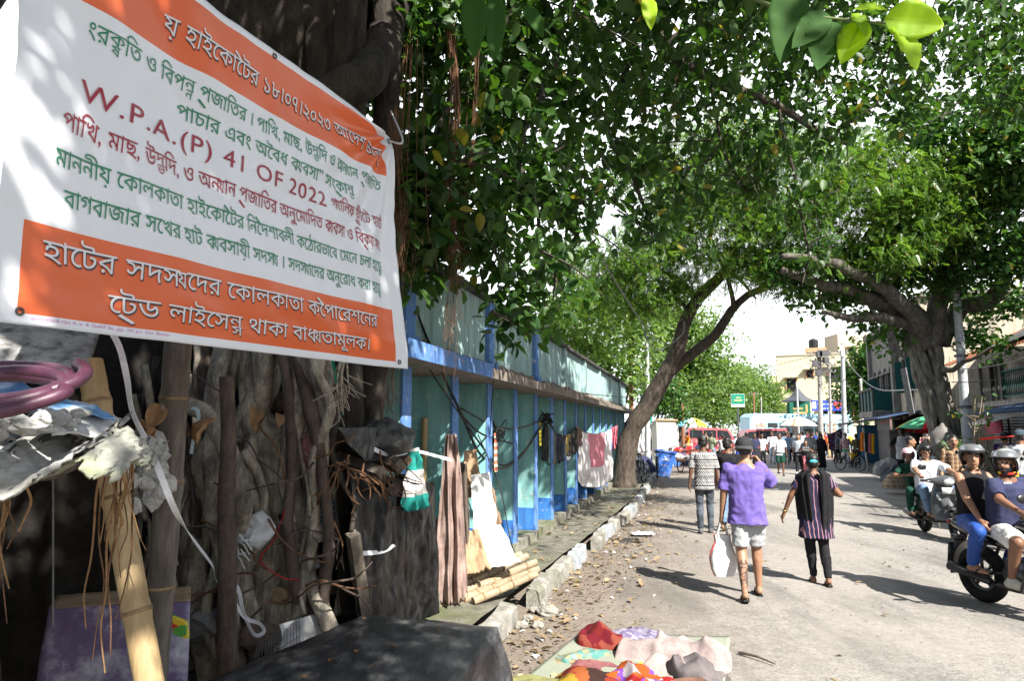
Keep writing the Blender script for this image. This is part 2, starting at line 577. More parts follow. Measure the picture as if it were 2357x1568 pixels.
# kerb stones: whole, chipped and out of line, with gaps; the setting's one kerb
kb = MB(); kb2 = MB()
t = -6.0; i = 0
GAPS = [(7.25, 7.75), (10.75, 11.35), (17.9, 18.3)]
while t < 44:
    ln = 0.85 + 0.35 * random.random()
    if any(a < t + ln * .6 < b for a, b in GAPS): t += ln * .55; i += 1; continue
    w = wline(t + ln / 2)
    j = random.uniform(-.03, .03); tilt = random.uniform(-.05, .05)
    bb = kb2 if i % 3 == 1 else kb
    n0 = len(bb.v)
    nx, nz_, nt = 2, 2, 5
    mbx = MB()
    h0 = .19 + random.uniform(-.025, .02)
    def blk(face):
        pass
    poly = [(-.09, -.05), (.085, -.05), (.07, h0 - .03), (.03, h0), (-.08, h0)]
    rows = []
    for q in range(nt + 1):
        tt = t + .02 + (ln - .04) * q / nt
        row = []
        for (pw, pz) in poly:
            k = mnoise.noise_vector(Vector((pw * 9, tt * 3.1, pz * 9 + i))) * .026
            row.append(L(w + j + pw + k.x + tilt * (q / nt - .5), tt + k.y, max(-.05, pz + k.z - (.03 if random.random() < .12 else 0))))
        rows.append(row)
    vs = [p for r_ in rows for p in r_]; m_ = len(poly)
    fs = [tuple(range(m_))[::-1], tuple(range(nt * m_, nt * m_ + m_))]
    for q in range(nt):
        for k in range(m_):
            fs.append((q*m_+k, q*m_+(k+1) % m_, (q+1)*m_+(k+1) % m_, (q+1)*m_+k))
    bb.add(vs, fs)
    t += ln; i += 1
kb.v2 = None
base_n = len(kb.f)
kb.m = 1
kb.add(kb2.v, kb2.f)
kb.build('kerb', [M_KERB, M_KERBB], world=False, kind='structure')

# right-hand pavement and kerb
rp_ = MB()
def rpav(u, v):
    t = -5 + u * 54
    return L(rline(t) + .12 + v * 14, t, .16 + .015 * mnoise.noise(Vector((v * 20, t * 2, 3))))
rp_.grid(rpav, 80, 16)
M_PAVE2 = mat('pavement_dust', (.12, .115, .105), .92, .3, 5, .5, col2=(.2, .19, .17), stain=(.07, .065, .06), stain_amt=.6)
rp_.build('pavement', M_PAVE2, smooth=True, world=False, kind='structure')
rk = MB()
def rkf(u, v):
    t = -5 + u * 54
    a = [(-.02, -.05), (0, .12), (.02, .17), (.16, .165)][min(3, int(round(v * 3)))]
    k = mnoise.noise(Vector((t * 2.2, v, 5))) * .02
    return L(rline(t) + a[0] + k, t, a[1] + (k if v > 0 else 0))
rk.grid(rkf, 160, 3)
rk.build('kerb', mat('kerb_dark', (.05, .047, .043), .9, .4, 6, .6, col2=(.16, .15, .135)), world=False, kind='structure')

# ---------------------------------------------------------------- long turquoise building on the left
def wallpaint(name, base, base2, worn, grime):
    """flaking distemper: paint, bare plaster where it came off, streaks of grime"""
    m, t, b = _nodes(name)
    v = _coords(t)
    n1 = _noise(t, v, 3, 6); n2 = _noise(t, v, 11, 8, .7); n3 = _noise(t, _coords(t, (5, 5, .6)), 2.2, 5)
    c = _mix(t, _ramp(t, n1, .3, .7), rgba(base), rgba(base2))
    c = _mix(t, _math(t, 'MULTIPLY', _ramp(t, n2, .58, .63), .85), c, rgba(worn))
    c = _mix(t, _math(t, 'MULTIPLY', _ramp(t, n3, .45, .7), .65), c, rgba(grime))
    t.links.new(c, b.inputs['Base Color']); b.inputs['Roughness'].default_value = .85
    b.inputs['Specular IOR Level'].default_value = .2
    _bump(t, b, _math(t, 'ADD', n2, n1), .3, .008)
    return m
M_TURQ = wallpaint('turquoise_distemper', (.18, .42, .425), (.26, .5, .49), (.45, .53, .5), (.13, .24, .24))
M_TURQU = wallpaint('weathered_turquoise', (.26, .43, .44), (.37, .51, .5), (.42, .46, .42), (.1, .13, .11))
M_BLUE = wallpaint('blue_distemper', (.1, .21, .48), (.13, .26, .55), (.42, .48, .56), (.06, .13, .3))
M_BLUE2 = wallpaint('deep_blue_skirting', (.03, .13, .42), (.05, .19, .52), (.25, .32, .4), (.02, .05, .14))
M_SLAB = wallpaint('stained_concrete', (.16, .13, .11), (.24, .21, .18), (.3, .29, .26), (.035, .03, .027))
M_PLINTH = mat('mossy_plinth', (.2, .19, .16), .92, .3, 6, .6, col2=(.3, .29, .25), stain=(.09, .11, .03), stain_amt=.85, stain_scale=2.5)
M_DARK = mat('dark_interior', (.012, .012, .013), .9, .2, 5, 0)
M_IRON = mat('black_iron', (.03, .03, .032), .6, .3, 20, .2, metal=.4)
M_ROOFE = mat('dark_roof_sheet', (.035, .035, .036), .8, .4, 4, .4, col2=(.09, .085, .08))

bl = thing('long_building', L(-3.2, 12, .15), 'long low turquoise building with blue pillars along the left pavement', 'building')
T0, T1 = 5.0, 26.2
def lbox(mb, w0, w1, t0, t1, z0, z1):
    vs = [L(w, t, z) for z in (z0, z1) for (w, t) in ((w0, t0), (w1, t0), (w1, t1), (w0, t1))]
    mb.add(vs, [(3,2,1,0),(4,5,6,7),(0,1,5,4),(1,2,6,5),(2,3,7,6),(3,0,4,7)])
b = MB(); lbox(b, -3.5, -3.14, T0, T1, .1, 2.47); lbox(b, -9, -3.5, T0, T1, .1, 3.4)
b.build('wall', M_TURQ, bl)
b = MB(); lbox(b, -3.138, -2.49, T0, T1, .1, .3)
o = b.build('plinth', M_PLINTH, bl)
b = MB(); lbox(b, -3.6, -2.2, T0, T1, 2.472, 2.585)
fas = b.build('canopy_slab', M_SLAB, bl)
b = MB(); lbox(b, -2.198, -2.18, T0, 7.3, 2.47, 2.62); b.build('fascia_board', M_BLUE, bl)
b = MB(); lbox(b, -2.8, -2.56, T0, T1, 2.587, 3.52); b.build('parapet', M_TURQU, bl)
b = MB(); lbox(b, -9, -2.46, T0, T1, 3.522, 3.58); b.build('roof', M_ROOFE, bl)
# ledge with broken plaster at the foot of the parapet
b = MB()
b.grid(lambda u, v: L(-2.555 + .05 * v * (1 - v) * 4 + .0 , T0 + u * (T1 - T0), 2.59 + v * (.16 + .05 * mnoise.noise(Vector((u * 60, 0, 0))))), 200, 4)
b.build('ledge', M_SLAB, bl)
for k in range(-6, 16):
    t0 = 5.75 + 1.3 * k - .1
    if t0 > T1 - .4 or t0 < T0 + .4: continue
    b = MB(); lbox(b, -3.137, -2.545, t0 + .01, t0 + .19, .302, 2.47)
    p = b.build('pillar', M_TURQ, bl)
    b = MB(); lbox(b, -2.543, -2.525, t0, t0 + .2, .2, 2.468)
    b.build('pillar_face', M_BLUE, p)
    b = MB(); lbox(b, -3.134, -2.546, t0 - .004, t0 + .008, .303, .62 + .03 * (k % 3))
    b.build('skirting', M_BLUE2, p)
    # the window between two pillars: dark opening, sill and grille
    if k < 9:
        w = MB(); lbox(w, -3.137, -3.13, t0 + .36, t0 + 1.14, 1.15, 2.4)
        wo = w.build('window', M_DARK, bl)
        gr = MB()
        for q in range(7):
            tt = t0 + .38 + .74 * q / 6
            lbox(gr, -3.115, -3.1, tt, tt + .014, 1.15, 2.4)
        for q in range(9):
            zz = 1.16 + 1.22 * q / 8
            lbox(gr, -3.117, -3.098, t0 + .36, t0 + 1.14, zz, zz + .014)
        gr.build('grille', M_IRON, wo)
        sl = MB(); lbox(sl, -3.136, -3.0, t0 + .3, t0 + 1.19, 1.08, 1.14); sl.build('sill', M_TURQ, wo)
    if k % 2 == 0:
        b = MB(); lbox(b, -2.559, -2.5, t0 - .02, t0 + .2, 2.75, 3.521)
        b.build('pilaster', M_BLUE if k < 5 else M_TURQU, bl)
        b = MB(); lbox(b, -2.558, -2.46, t0 - .05, t0 + .23, 2.588, 2.748)
        b.build('pilaster_foot', M_BLUE if k < 5 else M_SLAB, bl)
# green painted doorway and posters far down the wall
b = MB(); lbox(b, -3.12, -3.05, 18.2, 19.0, .32, 2.3); b.build('door', mat('green_door', (.02, .25, .2), .6, .3, 6, .3), bl)
b = MB(); lbox(b, -2.523, -2.519, 11.16, 11.32, 1.62, 2.0); b.build('poster', cloth('yellow_notice', 'hstripe', [(.75, .7, .05), (.45, .3, .05)], .07, .8), bl)
b = MB(); lbox(b, -2.523, -2.519, 8.53, 8.68, 1.35, 1.85); b.build('poster', cloth('red_white_notice', 'hstripe', [(.7, .62, .55), (.55, .18, .1)], .09, .8), bl)
# ---------------------------------------------------------------- vinyl banner tied up in front of the fig roots
BA = W(-30, 738, 1.72); BB = W(935, 850, 3.4)
BLEN = (BB - BA).length
BDIR = (BB - BA).normalized()
BOUT = Vector((BDIR.y, -BDIR.x, 0)).normalized()      # towards the road
BH = 1.225
def banner_pt(u, v, lift=0.0):
    """u 0..1 along, v metres above the lower edge"""
    k = v / BH
    s = u - .105 * k * u ** 3
    z = v * (1 - .075 * u ** 5 * k) - .035 * math.sin(math.pi * min(1, max(0, u))) * k * (1 - k * .4)
    cu, cv = (1 - u) * BLEN, BH - v
    dist = math.hypot(cu, cv) + 1e-6
    ang = math.atan2(cv, cu)
    fold = .019 * math.sin(ang * 17 + 1.5 * mnoise.noise(Vector((u * 3, v * 3, 1)))) * math.exp(-dist / .75) * min(1, dist / .08)
    fold += .014 * math.sin(u * BLEN * 13 + v * 5 + 2 * mnoise.noise(Vector((u * 4, v * 2, 7)))) * math.exp(-((u - .1) / .28) ** 2) * (.35 + .65 * k)
    fold += .028 * mnoise.noise(Vector((u * 3.2, v * 2.2, 2))) + .006 * mnoise.noise(Vector((u * 12 + v * 9, v * 7 - u * 8, 4)))
    fold += .05 * math.sin(math.pi * u) * math.sin(math.pi * min(1, k)) * -.5
    return BA + BDIR * (s * BLEN) + Vector((0, 0, z)) + BOUT * (fold + lift)

def vinyl(name, col):
    m, t, b = _nodes(name)
    v = _coords(t)
    n = _noise(t, v, 40, 3); big = _noise(t, v, 3, 5)
    t.links.new(_mix(t, _math(t, 'MULTIPLY', _ramp(t, big, .4, .75), .12), rgba(col), rgba(col, .75)), b.inputs['Base Color'])
    b.inputs['Roughness'].default_value = .34
    b.inputs['Specular IOR Level'].default_value = .5
    wv = t.nodes.new('ShaderNodeTexWave'); wv.inputs['Scale'].default_value = 90; wv.bands_direction = 'Z'
    t.links.new(v, wv.inputs['Vector'])
    _bump(t, b, _math(t, 'ADD', wv.outputs['Fac'], n), .06, .002)
    tr = t.nodes.new('ShaderNodeBsdfTranslucent'); tr.inputs['Color'].default_value = rgba(col)
    ms = t.nodes.new('ShaderNodeMixShader'); ms.inputs[0].default_value = .2
    t.links.new(b.outputs[0], ms.inputs[1]); t.links.new(tr.outputs[0], ms.inputs[2])
    t.links.new(ms.outputs[0], t.nodes['Material Output'].inputs['Surface'])
    return m
V_WHITE = vinyl('white_vinyl', (.82, .85, .9)); V_ORANGE = vinyl('orange_vinyl', (.78, .16, .05))
bn = thing('banner', BA + Vector((0, 0, 0)), 'big white and orange printed vinyl banner hung over the fig roots', 'banner')
NU, NV = 190, 120
mbn = MB()
mbn.grid(lambda u, v: banner_pt(u, v * BH), NU, NV, .0015)
ob = mbn.build('sheet', [V_WHITE, V_ORANGE], bn, smooth=True)
mi = []
for i in range(NU):
    for j in range(NV):
        u = (i + .5) / NU; v = (j + .5) / NV * BH
        mi.append(1 if (0.035 < u < .955 and (.032 < v < .29 or .965 < v < 1.195)) else 0)
mi += mi + [0] * (len(ob.data.polygons) - 2 * len(mi))
ob.data.polygons.foreach_set('material_index', mi)

_fc = bpy.data.curves.new('lettering', 'FONT')
_fo = bpy.data.objects.new('lettering', _fc); C.objects.link(_fo)
_fc.fill_mode = 'NONE'; _fc.resolution_u = 3; _fc.dimensions = '2D'
_GL = {}
def _outline(s, off):
    _fc.body = s; _fc.offset = off
    dg = bpy.context.evaluated_depsgraph_get(); dg.update()
    me = _fo.evaluated_get(dg).to_mesh()
    vs = [(v.co.x, v.co.y) for v in me.vertices]; es = [tuple(e.vertices) for e in me.edges]
    _fo.evaluated_get(dg).to_mesh_clear()
    return vs, es
def glyph(ch, off=.06):
    """filled outline of one character: triangles by non-zero winding"""
    if (ch, off) in _GL: return _GL[(ch, off)]
    vs, es = _outline(ch, off)
    nxt = {}
    for a, b in es: nxt.setdefault(a, []).append(b); nxt.setdefault(b, []).append(a)
    loops = []; seen = set()
    for s0 in range(len(vs)):
        if s0 in seen or s0 not in nxt: continue
        lp = [s0]; seen.add(s0); cur = s0; prev = None
        while True:
            cand = [q for q in nxt[cur] if q != prev and (q not in seen)]
            if not cand: break
            prev, cur = cur, cand[0]; seen.add(cur); lp.append(cur)
        if len(lp) > 2: loops.append(lp)
    # vertices come in drawing order, so index order keeps the direction
    loops = [sorted(l) for l in loops]
    pts = [Vector(p) for p in vs]
    edges = [(l[i], l[(i+1) % len(l)]) for l in loops for i in range(len(l))]
    tris = []; ov = []
    if pts and edges:
        r = delaunay_2d_cdt(pts, edges, [], 0, 1e-5)
        ov = [(p.x, p.y) for p in r[0]]
        def wind(x, y):
            w = 0
            for l in loops:
                for i in range(len(l)):
                    x0, y0 = vs[l[i]]; x1, y1 = vs[l[(i+1) % len(l)]]
                    if (y0 <= y) != (y1 <= y):
                        xi = x0 + (y - y0) / (y1 - y0) * (x1 - x0)
                        if xi > x: w += 1 if y1 > y0 else -1
            return w
        for f in r[2]:
            cx = sum(ov[q][0] for q in f) / len(f); cy = sum(ov[q][1] for q in f) / len(f)
            if wind(cx, cy) != 0: tris.append(tuple(f))
    xm = max((p[0] for p in vs), default=.3)
    v2, _e = _outline(ch + ch, off)
    adv = (max(p[0] for p in v2) - xm) if vs else .28
    _GL[(ch, off)] = (ov, tris, adv)
    return _GL[(ch, off)]

def compose(txt):
    """list of (verts, tris) in a line; <XY> stacks Y under X; R, F, Y after a letter put a ra stroke below, a reph above, a ya stroke behind"""
    out = []; x = 0.0; i = 0; last = 0.0
    heavy = txt.startswith('~~'); lat = txt.startswith('~')
    if lat: txt = txt[2 if heavy else 1:]
    def put(ch, dx, dy, sx=1, sy=1):
        ov, tr, adv = glyph(ch, .085 if heavy else .06)
        out.append(([(dx + a * sx, dy + b * sy) for a, b in ov], tr))
        return adv
    while i < len(txt):
        c = txt[i]
        if c == ' ': x += .3; i += 1; continue
        if c == '<':
            a, b_ = txt[i+1], txt[i+2]
            adv = put(a, x, .17, 1, .74)
            put(b_, x + adv * .22, -.22, .68, .6)
            last = x; x += adv; i += 4; continue
        if not lat and c == 'R':
            put('্', x - .34, .0, -1.6, 1.0) if False else put('্', last + .3, -.0, 1.9, 1.3); i += 1; continue
        if not lat and c == 'F':
            put('্', x - .22, .92, 1.5, 1.3); i += 1; continue
        if not lat and c == 'Y':
            adv = put('য', x - .08, -.02, .62, .95); x += adv * .62 - .06; i += 1; continue
        adv = put(c, x, 0) + (.05 if heavy else 0)
        if c not in 'ুূৃঁ': last = x; x += adv
        i += 1
    return out, x

def text_on(fn, line, u0, u1, v, h, mb, lift, du=0.0, dv=0.0):
    gl, wd = compose(line)
    for ov, tr in gl:
        if not tr: continue
        vs = [fn(u0 + (a / wd) * (u1 - u0) + du, v + (b - .36) * h + dv, lift) for a, b in ov]
        mb.add(vs, tr)

V_GREEN = vinyl('green_print', (.02, .22, .11)); V_RED = vinyl('dark_red_print', (.34, .02, .045))
V_TXTW = vinyl('white_print', (.78, .8, .84)); V_SHAD = vinyl('grey_print', (.06, .05, .06))
BX = .072
LINES = [('ংর<কষ>িত ও িবপ<নন> পRজািতর । পািখ, মাছ, উ<দভ>িদ ও অনYান পRজািত', .10, .925, .905, BX, V_GREEN),
 ('পাচার এবং অৈবধ বYবসা” সংকRা<নত>', .28, .80, .81, BX, V_GREEN),
 ('~~W.P.A.(P) 41 OF 2022', .10, .70, .715, .085, V_RED),
 ('গYািলফ <সট>Rীেট হােট', .715, .935, .715, BX, V_RED),
 ('পািখ, মাছ, উ<দভ>িদ, ও অনYান পRজািতর অনুেমািদত বYবসা ও িবকRয় সং', .075, .925, .602, .075, V_RED),
 ('মাননীয় েকালকাতা হাইেকােFটর িনেFদশাবলী কেঠারভােব েমেন চলা হে<চছ>', .07, .915, .49, BX, V_GREEN),
 ('বাগবাজার সেখর হাট বYবসায়ী সদসY । সদসYােদর অনুেরাধ করা হে<চছ>', .09, .905, .38, BX, V_GREEN),
 ('~untitled.rpj 6 x 4 Galif St. pp 20 pc list Bazar', .055, .28, .022, .014, vinyl('pink_print', (.6, .25, .5)))]
for tx, u0, u1, v_, h_, mt_ in LINES:
    m = MB(); text_on(banner_pt, tx, u0, u1, v_, h_*(1.08 if h_ > .05 else 1), m, .003); m.build('lettering', mt_, bn)
for tx, u0, u1, v_, h_ in (('হােটর সদসYেদর েকালকাতা কেFপােরশেনর', .065, .88, .218, .09), ('েটRড লাইেস<নস> থাকা বাধYতামূলক।', .17, .85, .1, .084), ('য় হাইেকােFটর ১৮।০৭।২০২৩ আেদশ অনু', .23, .925, 1.068, .09)):
    m = MB(); text_on(banner_pt, tx, u0, u1, v_, h_, m, .003, .0022, -.005); ls = m.build('letter_shadow', V_SHAD, bn)
    m = MB(); text_on(banner_pt, tx, u0, u1, v_, h_, m, .0045); m.build('lettering', V_TXTW, bn)
for u, v_ in ((.04, .035), (.965, .03), (.985, 1.19), (.5, 1.2)):
    m = MB(); c = banner_pt(u, v_, .003); m.torus(c, BOUT, .009, .003, 16, 6); m.build('eyelet', mat('brass_eyelet', (.1,.09,.08), .4, .2, 20, 0, metal=.7), bn)
m = MB(); c = banner_pt(.985, 1.19, .0); m.tube(curve_pts([c, c + BDIR*.12 + Vector((0,0,.05)), W(900, 255, 4.6)], 10), .005, 5)
m.build('tie_cord', mat('white_tie_cord', (.5,.5,.48), .8, .2, 20, .1), bn)
# ---------------------------------------------------------------- trees
LEAF6 = (np.array([(0,0,0),(-.27,.28,.07),(-.25,.62,.06),(0,1,-.04),(.25,.62,.06),(.27,.28,.07)]), np.array([(0,1,2,3),(0,3,4,5)]))
_pr = [(0,0),(-.16,.1),(-.27,.27),(-.29,.5),(-.2,.76),(-.06,.94),(0,1.04)]
_v = [(x, y, abs(x)*.32 - .12*y*y) for x, y in _pr] + [(-x, y, abs(x)*.32 - .12*y*y) for x, y in _pr[1:-1]] + [(0, .27, -.01), (0, .5, -.03), (0, .76, -.07)]
LEAF15 = (np.array(_v), np.array([(0,0,1,1)]*0 + [(0,1,2,12),(12,2,3,13),(13,3,4,14),(14,4,5,6),(0,12,8,7),(12,13,9,8),(13,14,10,9),(14,6,11,10)]))
def _frond():
    V = []; F = []
    for s in (-1, 1):
        for k in range(6):
            y = .12 + k * .15; k0 = len(V)
            ln = .30 * (1 - .07 * k); w = .055
            dx, dy = s * .85 * ln, .5 * ln
            V += [(0, y, 0), (dx*.5 - w*.5*s, dy*.5 + w, .0), (dx, dy + y - y + y, -.05), (dx*.5 + w*.5*s, y + dy*.5 - w, 0)]
            V[k0+1] = (dx*.5 - w*.4*s, y + dy*.5 + w, .01)
            F.append((k0, k0+1, k0+2, k0+3))
    return np.array(V), np.array(F)
FROND = _frond()

def frames(n, hang=.5, up=None):
    """random leaf frames: tip direction (hanging by `hang`), leaf normal mostly up"""
    a = rng.uniform(0, 2*np.pi, n)
    e = rng.normal(-hang, .45, n)
    tip = np.stack([np.cos(a)*np.cos(e), np.sin(a)*np.cos(e), np.sin(e)], 1)
    nrm = np.stack([rng.normal(0,.5,n), rng.normal(0,.5,n), np.ones(n)], 1)
    nrm -= tip * (nrm*tip).sum(1)[:,None]
    nrm /= np.linalg.norm(nrm, axis=1)[:,None] + 1e-9
    sd = np.cross(tip, nrm)
    return sd, tip, nrm

def leaf_verts(pos, size, tmpl, hang=.5):
    T, F = tmpl
    n = len(pos)
    sd, tip, nrm = frames(n, hang)
    Vv = pos[:,None,:] + size[:,None,None]*(T[None,:,0:1]*sd[:,None,:] + T[None,:,1:2]*tip[:,None,:] + T[None,:,2:3]*nrm[:,None,:])
    Ff = F[None] + (np.arange(n)*len(T))[:,None,None]
    return Vv.reshape(-1,3), Ff.reshape(-1,4)

def clump_points(c, r, n, shell=.55, sprig=6, spread=.13):
    """leaf positions in one clump: sprigs spread through an uneven ellipsoid, denser near its skin"""
    if not hasattr(r, '__len__'): r = (r, r, r*.8)
    m = max(1, n//sprig)
    d = rng.normal(size=(m,3)); d /= np.linalg.norm(d,axis=1)[:,None]
    rad = rng.uniform(0,1,m)**shell
    wob = 1 + .38*np.sin(d[:,0]*5+c[0]*3)*np.cos(d[:,1]*4+c[1]) + .22*np.sin(d[:,2]*9+c[2]*2)
    p = np.array(c) + d*(rad*wob)[:,None]*np.array(r)
    p = np.repeat(p, sprig, axis=0)
    return p + rng.normal(0, spread, p.shape)

def crown(parent, name, mats, clumps, size, tmpl=LEAF6, hang=.5, sprig=6, spread=.13, shell=.55):
    P = np.concatenate([clump_points(c, r, n, shell, sprig, spread) for c, r, n in clumps])
    sz = size*rng.uniform(.45,1.35,len(P))
    V, F = leaf_verts(P, sz, tmpl, hang)
    return mesh_np(name, V, F, mats, parent)

def limb(ctrl, r0, r1, n=18, wob=.03, seg=9, knot=0.0):
    pts = curve_pts(ctrl, n)
    out = []; rr = []
    for i, p in enumerate(pts):
        k = i/n
        out.append(p + mnoise.noise_vector(p*1.7)*wob)
        rr.append((r0*(1-k)+r1*k)*(1+.12*mnoise.noise(p*4.1)+knot*max(0, mnoise.noise(p*2.3+Vector((9,0,0))))))
    return out, rr

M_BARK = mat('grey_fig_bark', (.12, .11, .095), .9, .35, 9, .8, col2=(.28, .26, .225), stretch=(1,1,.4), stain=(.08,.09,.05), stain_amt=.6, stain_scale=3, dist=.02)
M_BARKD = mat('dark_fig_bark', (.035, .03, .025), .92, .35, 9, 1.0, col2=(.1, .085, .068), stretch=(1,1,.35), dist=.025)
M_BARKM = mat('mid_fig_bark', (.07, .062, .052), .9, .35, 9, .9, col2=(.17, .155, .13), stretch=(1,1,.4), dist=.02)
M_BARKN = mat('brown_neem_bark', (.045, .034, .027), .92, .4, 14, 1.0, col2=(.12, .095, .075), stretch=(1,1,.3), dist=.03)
M_ROOT = mat('lit_root_bark', (.2, .178, .14), .9, .35, 13, 1.0, col2=(.54, .48, .38), stretch=(1,1,.45), stain=(.06,.055,.045), stain_amt=.75, stain_scale=6, dist=.025)  # root bark made paler in place of sun dapples missing on the roots
M_RED = mat('red_brown_root', (.075, .038, .022), .85, .3, 20, .3, col2=(.2, .105, .055))
L_FIG = leafmat('fig_leaf', (.016, .05, .012), (.05, .11, .02), .34, c3=(.2, .18, .03), gloss=.48)
L_NEEM = leafmat('neem_leaf', (.065, .15, .028), (.14, .235, .048), .42, c3=(.32, .2, .08))
L_BAN2 = leafmat('banyan_leaf', (.03, .085, .022), (.07, .15, .035), .3, c3=(.2, .17, .04))
L_LIGHT = leafmat('pale_tree_leaf', (.08, .15, .05), (.17, .25, .09), .4)
L_LIME = leafmat('sunlit_lime_leaf', (.3, .42, .02), (.38, .5, .03), .6, gloss=.5, tcol=(1, 1, .3))  # bright leaf copy, sunlight shining through put into the colour
L_DEEP = leafmat('shaded_leaf', (.03, .1, .012), (.04, .12, .015), .35, gloss=.75)  # dark leaf copy, its shade put into the colour

# --- the old fig with its aerial roots, left: trunk behind the banner, crown over the street
fig = thing('fig_tree', W(520, 1560, 4.6).xy.to_3d() + Vector((0, 0, .1)), 'old spreading fig tree with tangled aerial roots behind the banner', 'tree')
tb = MB()
random.seed(11)
trunk_strands = []
for k in range(60):
    px = 60 + k * 13 + random.uniform(-14, 14)
    d = 5.0 + random.uniform(-.1, .8) + (.3 if px < 300 else 0)
    b0 = W(px, 1500, d); b0.z = .1
    tp = W(px + random.uniform(-30, 60) + (700 - px) * .25, 100, d + .2)
    tp.z = 5.6 + random.uniform(-.4, .6)
    mid = b0.lerp(tp, .45) + Vector((random.uniform(-.12, .12), random.uniform(-.1, .1), 0))
    q, r = limb([b0, b0.lerp(mid, .5) + Vector((random.uniform(-.1,.1), 0, 0)), mid, mid.lerp(tp, .5) + Vector((random.uniform(-.12,.12), 0, 0)), tp], random.uniform(.05, .16), random.uniform(.04, .13), 16, .05)
    tb.tube(q, r, 8)
# the heavy core behind the strands
core = [W(330, 1500, 5.9), W(400, 900, 5.9), W(520, 500, 5.8), W(620, 150, 5.8)]
core[0].z = 0
q, r = limb(core + [W(700, -150, 5.9)], 1.0, .55, 20, .12, knot=.3); tb.tube(q, r, 16)
q, r = limb([W(640, 400, 5.2), W(760, 230, 5.1), W(838, 185, 5.1), W(862, 150, 5.3), W(900, 20, 6), W(960, -160, 7)], .15, .14, 18, .05, knot=.3); tb.tube(q, r, 12)
tb.build('trunk', mat('shaded_black_bark', (.016, .013, .011), .92, .4, 9, 1.0, col2=(.055, .046, .037), stretch=(1,1,.35), dist=.03), fig, smooth=True)  # same bark darkened, deep shade behind the banner put into the colour
for ctrl, r0, r1 in (
    ([W(700, 120, 5.6), W(880, -40, 6.3), W(1200, -120, 7.6), W(1480, -60, 9), W(1530, 110, 9.4), W(1640, 180, 9.8), W(1790, 245, 10.2), W(1950, 330, 10.6)], .22, .035),
    ([W(1200, -120, 7.6), W(1500, -160, 8.5), W(1800, -120, 9.5), W(2100, -60, 11), W(2360, 40, 12.5)], .16, .06),
    ([W(1530, 110, 9.4), W(1590, 70, 9.3), W(1720, 40, 9.6), W(1880, -10, 10)], .07, .03),
    ([W(1480, -40, 9), W(1440, 150, 9), W(1400, 300, 8.8), W(1470, 430, 9), W(1500, 560, 9.2)], .06, .015),
    ([W(1200, -100, 7.4), W(1280, 120, 7.4), W(1190, 340, 7), W(1230, 480, 6.9), W(1240, 640, 6.8)], .05, .012),
    ([W(1000, -100, 6.6), W(1040, 180, 6.4), W(1000, 330, 6.2), W(1060, 520, 6.2)], .05, .012),
    ([W(1790, 245, 10.2), W(1830, 420, 10.2), W(1860, 560, 10.1), W(1850, 660, 10)], .03, .008),
    ([W(1640, 180, 9.8), W(1660, 330, 9.8), W(1740, 470, 9.8)], .03, .008),
    ([W(-200, 200, 5.6), W(0, -200, 4), Vector((0, .5, 6.3)), Vector((1.6, -1.6, 6.4)), Vector((3, -4, 6.8))], .2, .06)):
    q, r = limb(ctrl, r0, r1, 26, .05)
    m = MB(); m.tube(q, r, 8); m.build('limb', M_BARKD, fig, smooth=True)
FC = [(1000,120,6.6,.95),(1160,60,7.2,1.1),(930,330,6.2,.5),(1040,420,6.2,.6),(1120,560,6.4,.5),(1190,420,7,.75),(1300,260,8,1.1),
      (1240,640,6.7,.5),(1180,740,6.4,.22),(1330,520,7.6,.6),(1400,120,8.6,1.2),(1450,380,9,1.0),(1560,220,9.6,1.2),(1660,80,9.6,1.2),(1700,330,10,.95),
      (1810,190,10.5,1.1),(1900,310,10.5,.7),(1950,100,11,1.1),(2100,90,11,1.1),(2090,250,11.5,.7),(2240,130,12,1.1),(2330,60,12,1.2),
      (2320,240,12,.6),(1840,460,10.2,.42),(1880,570,10.1,.3),(1500,520,9,.5),(1600,420,9.6,.7),(900,60,6.4,.7),(1300,-40,7,1.1),(1550,-30,7.6,1.2),(1800,-40,8,1.1),
      (1960,220,10.8,.6),(1740,430,9.8,.5),(1280,420,7.4,.6),(1120,250,6.8,.7),(945,470,5.9,.4),(925,540,5.8,.3),(1000,545,6.0,.35),(985,620,6.0,.25),(960,410,5.9,.35)]
cl = []
for px, py, d, r in FC:
    c = W(px, py, d)
    cl.append((c, (r, r, r*.8), int((950 if px < 1260 else 470)*r*r) + 40))
crown(fig, 'crown', L_FIG, cl, .15, LEAF15, .55, 6, .12)
twg = MB(); random.seed(77)
for c, r, n in cl:
    for k in range(6):
        a = c + Vector((random.gauss(0,.5),random.gauss(0,.5),random.uniform(0,.6)))*r[0]; e = c + Vector((random.gauss(0,.6),random.gauss(0,.6),-random.uniform(.1,.8)))*r[0]
        twg.tube(curve_pts([a, a.lerp(e,.5)+Vector((random.gauss(0,.08),random.gauss(0,.08),.1*r[0])), e], 7), [.013,.012,.011,.009,.008,.006,.005,.003], 4, cap=False)
twg.build('twigs', M_BARKD, fig)
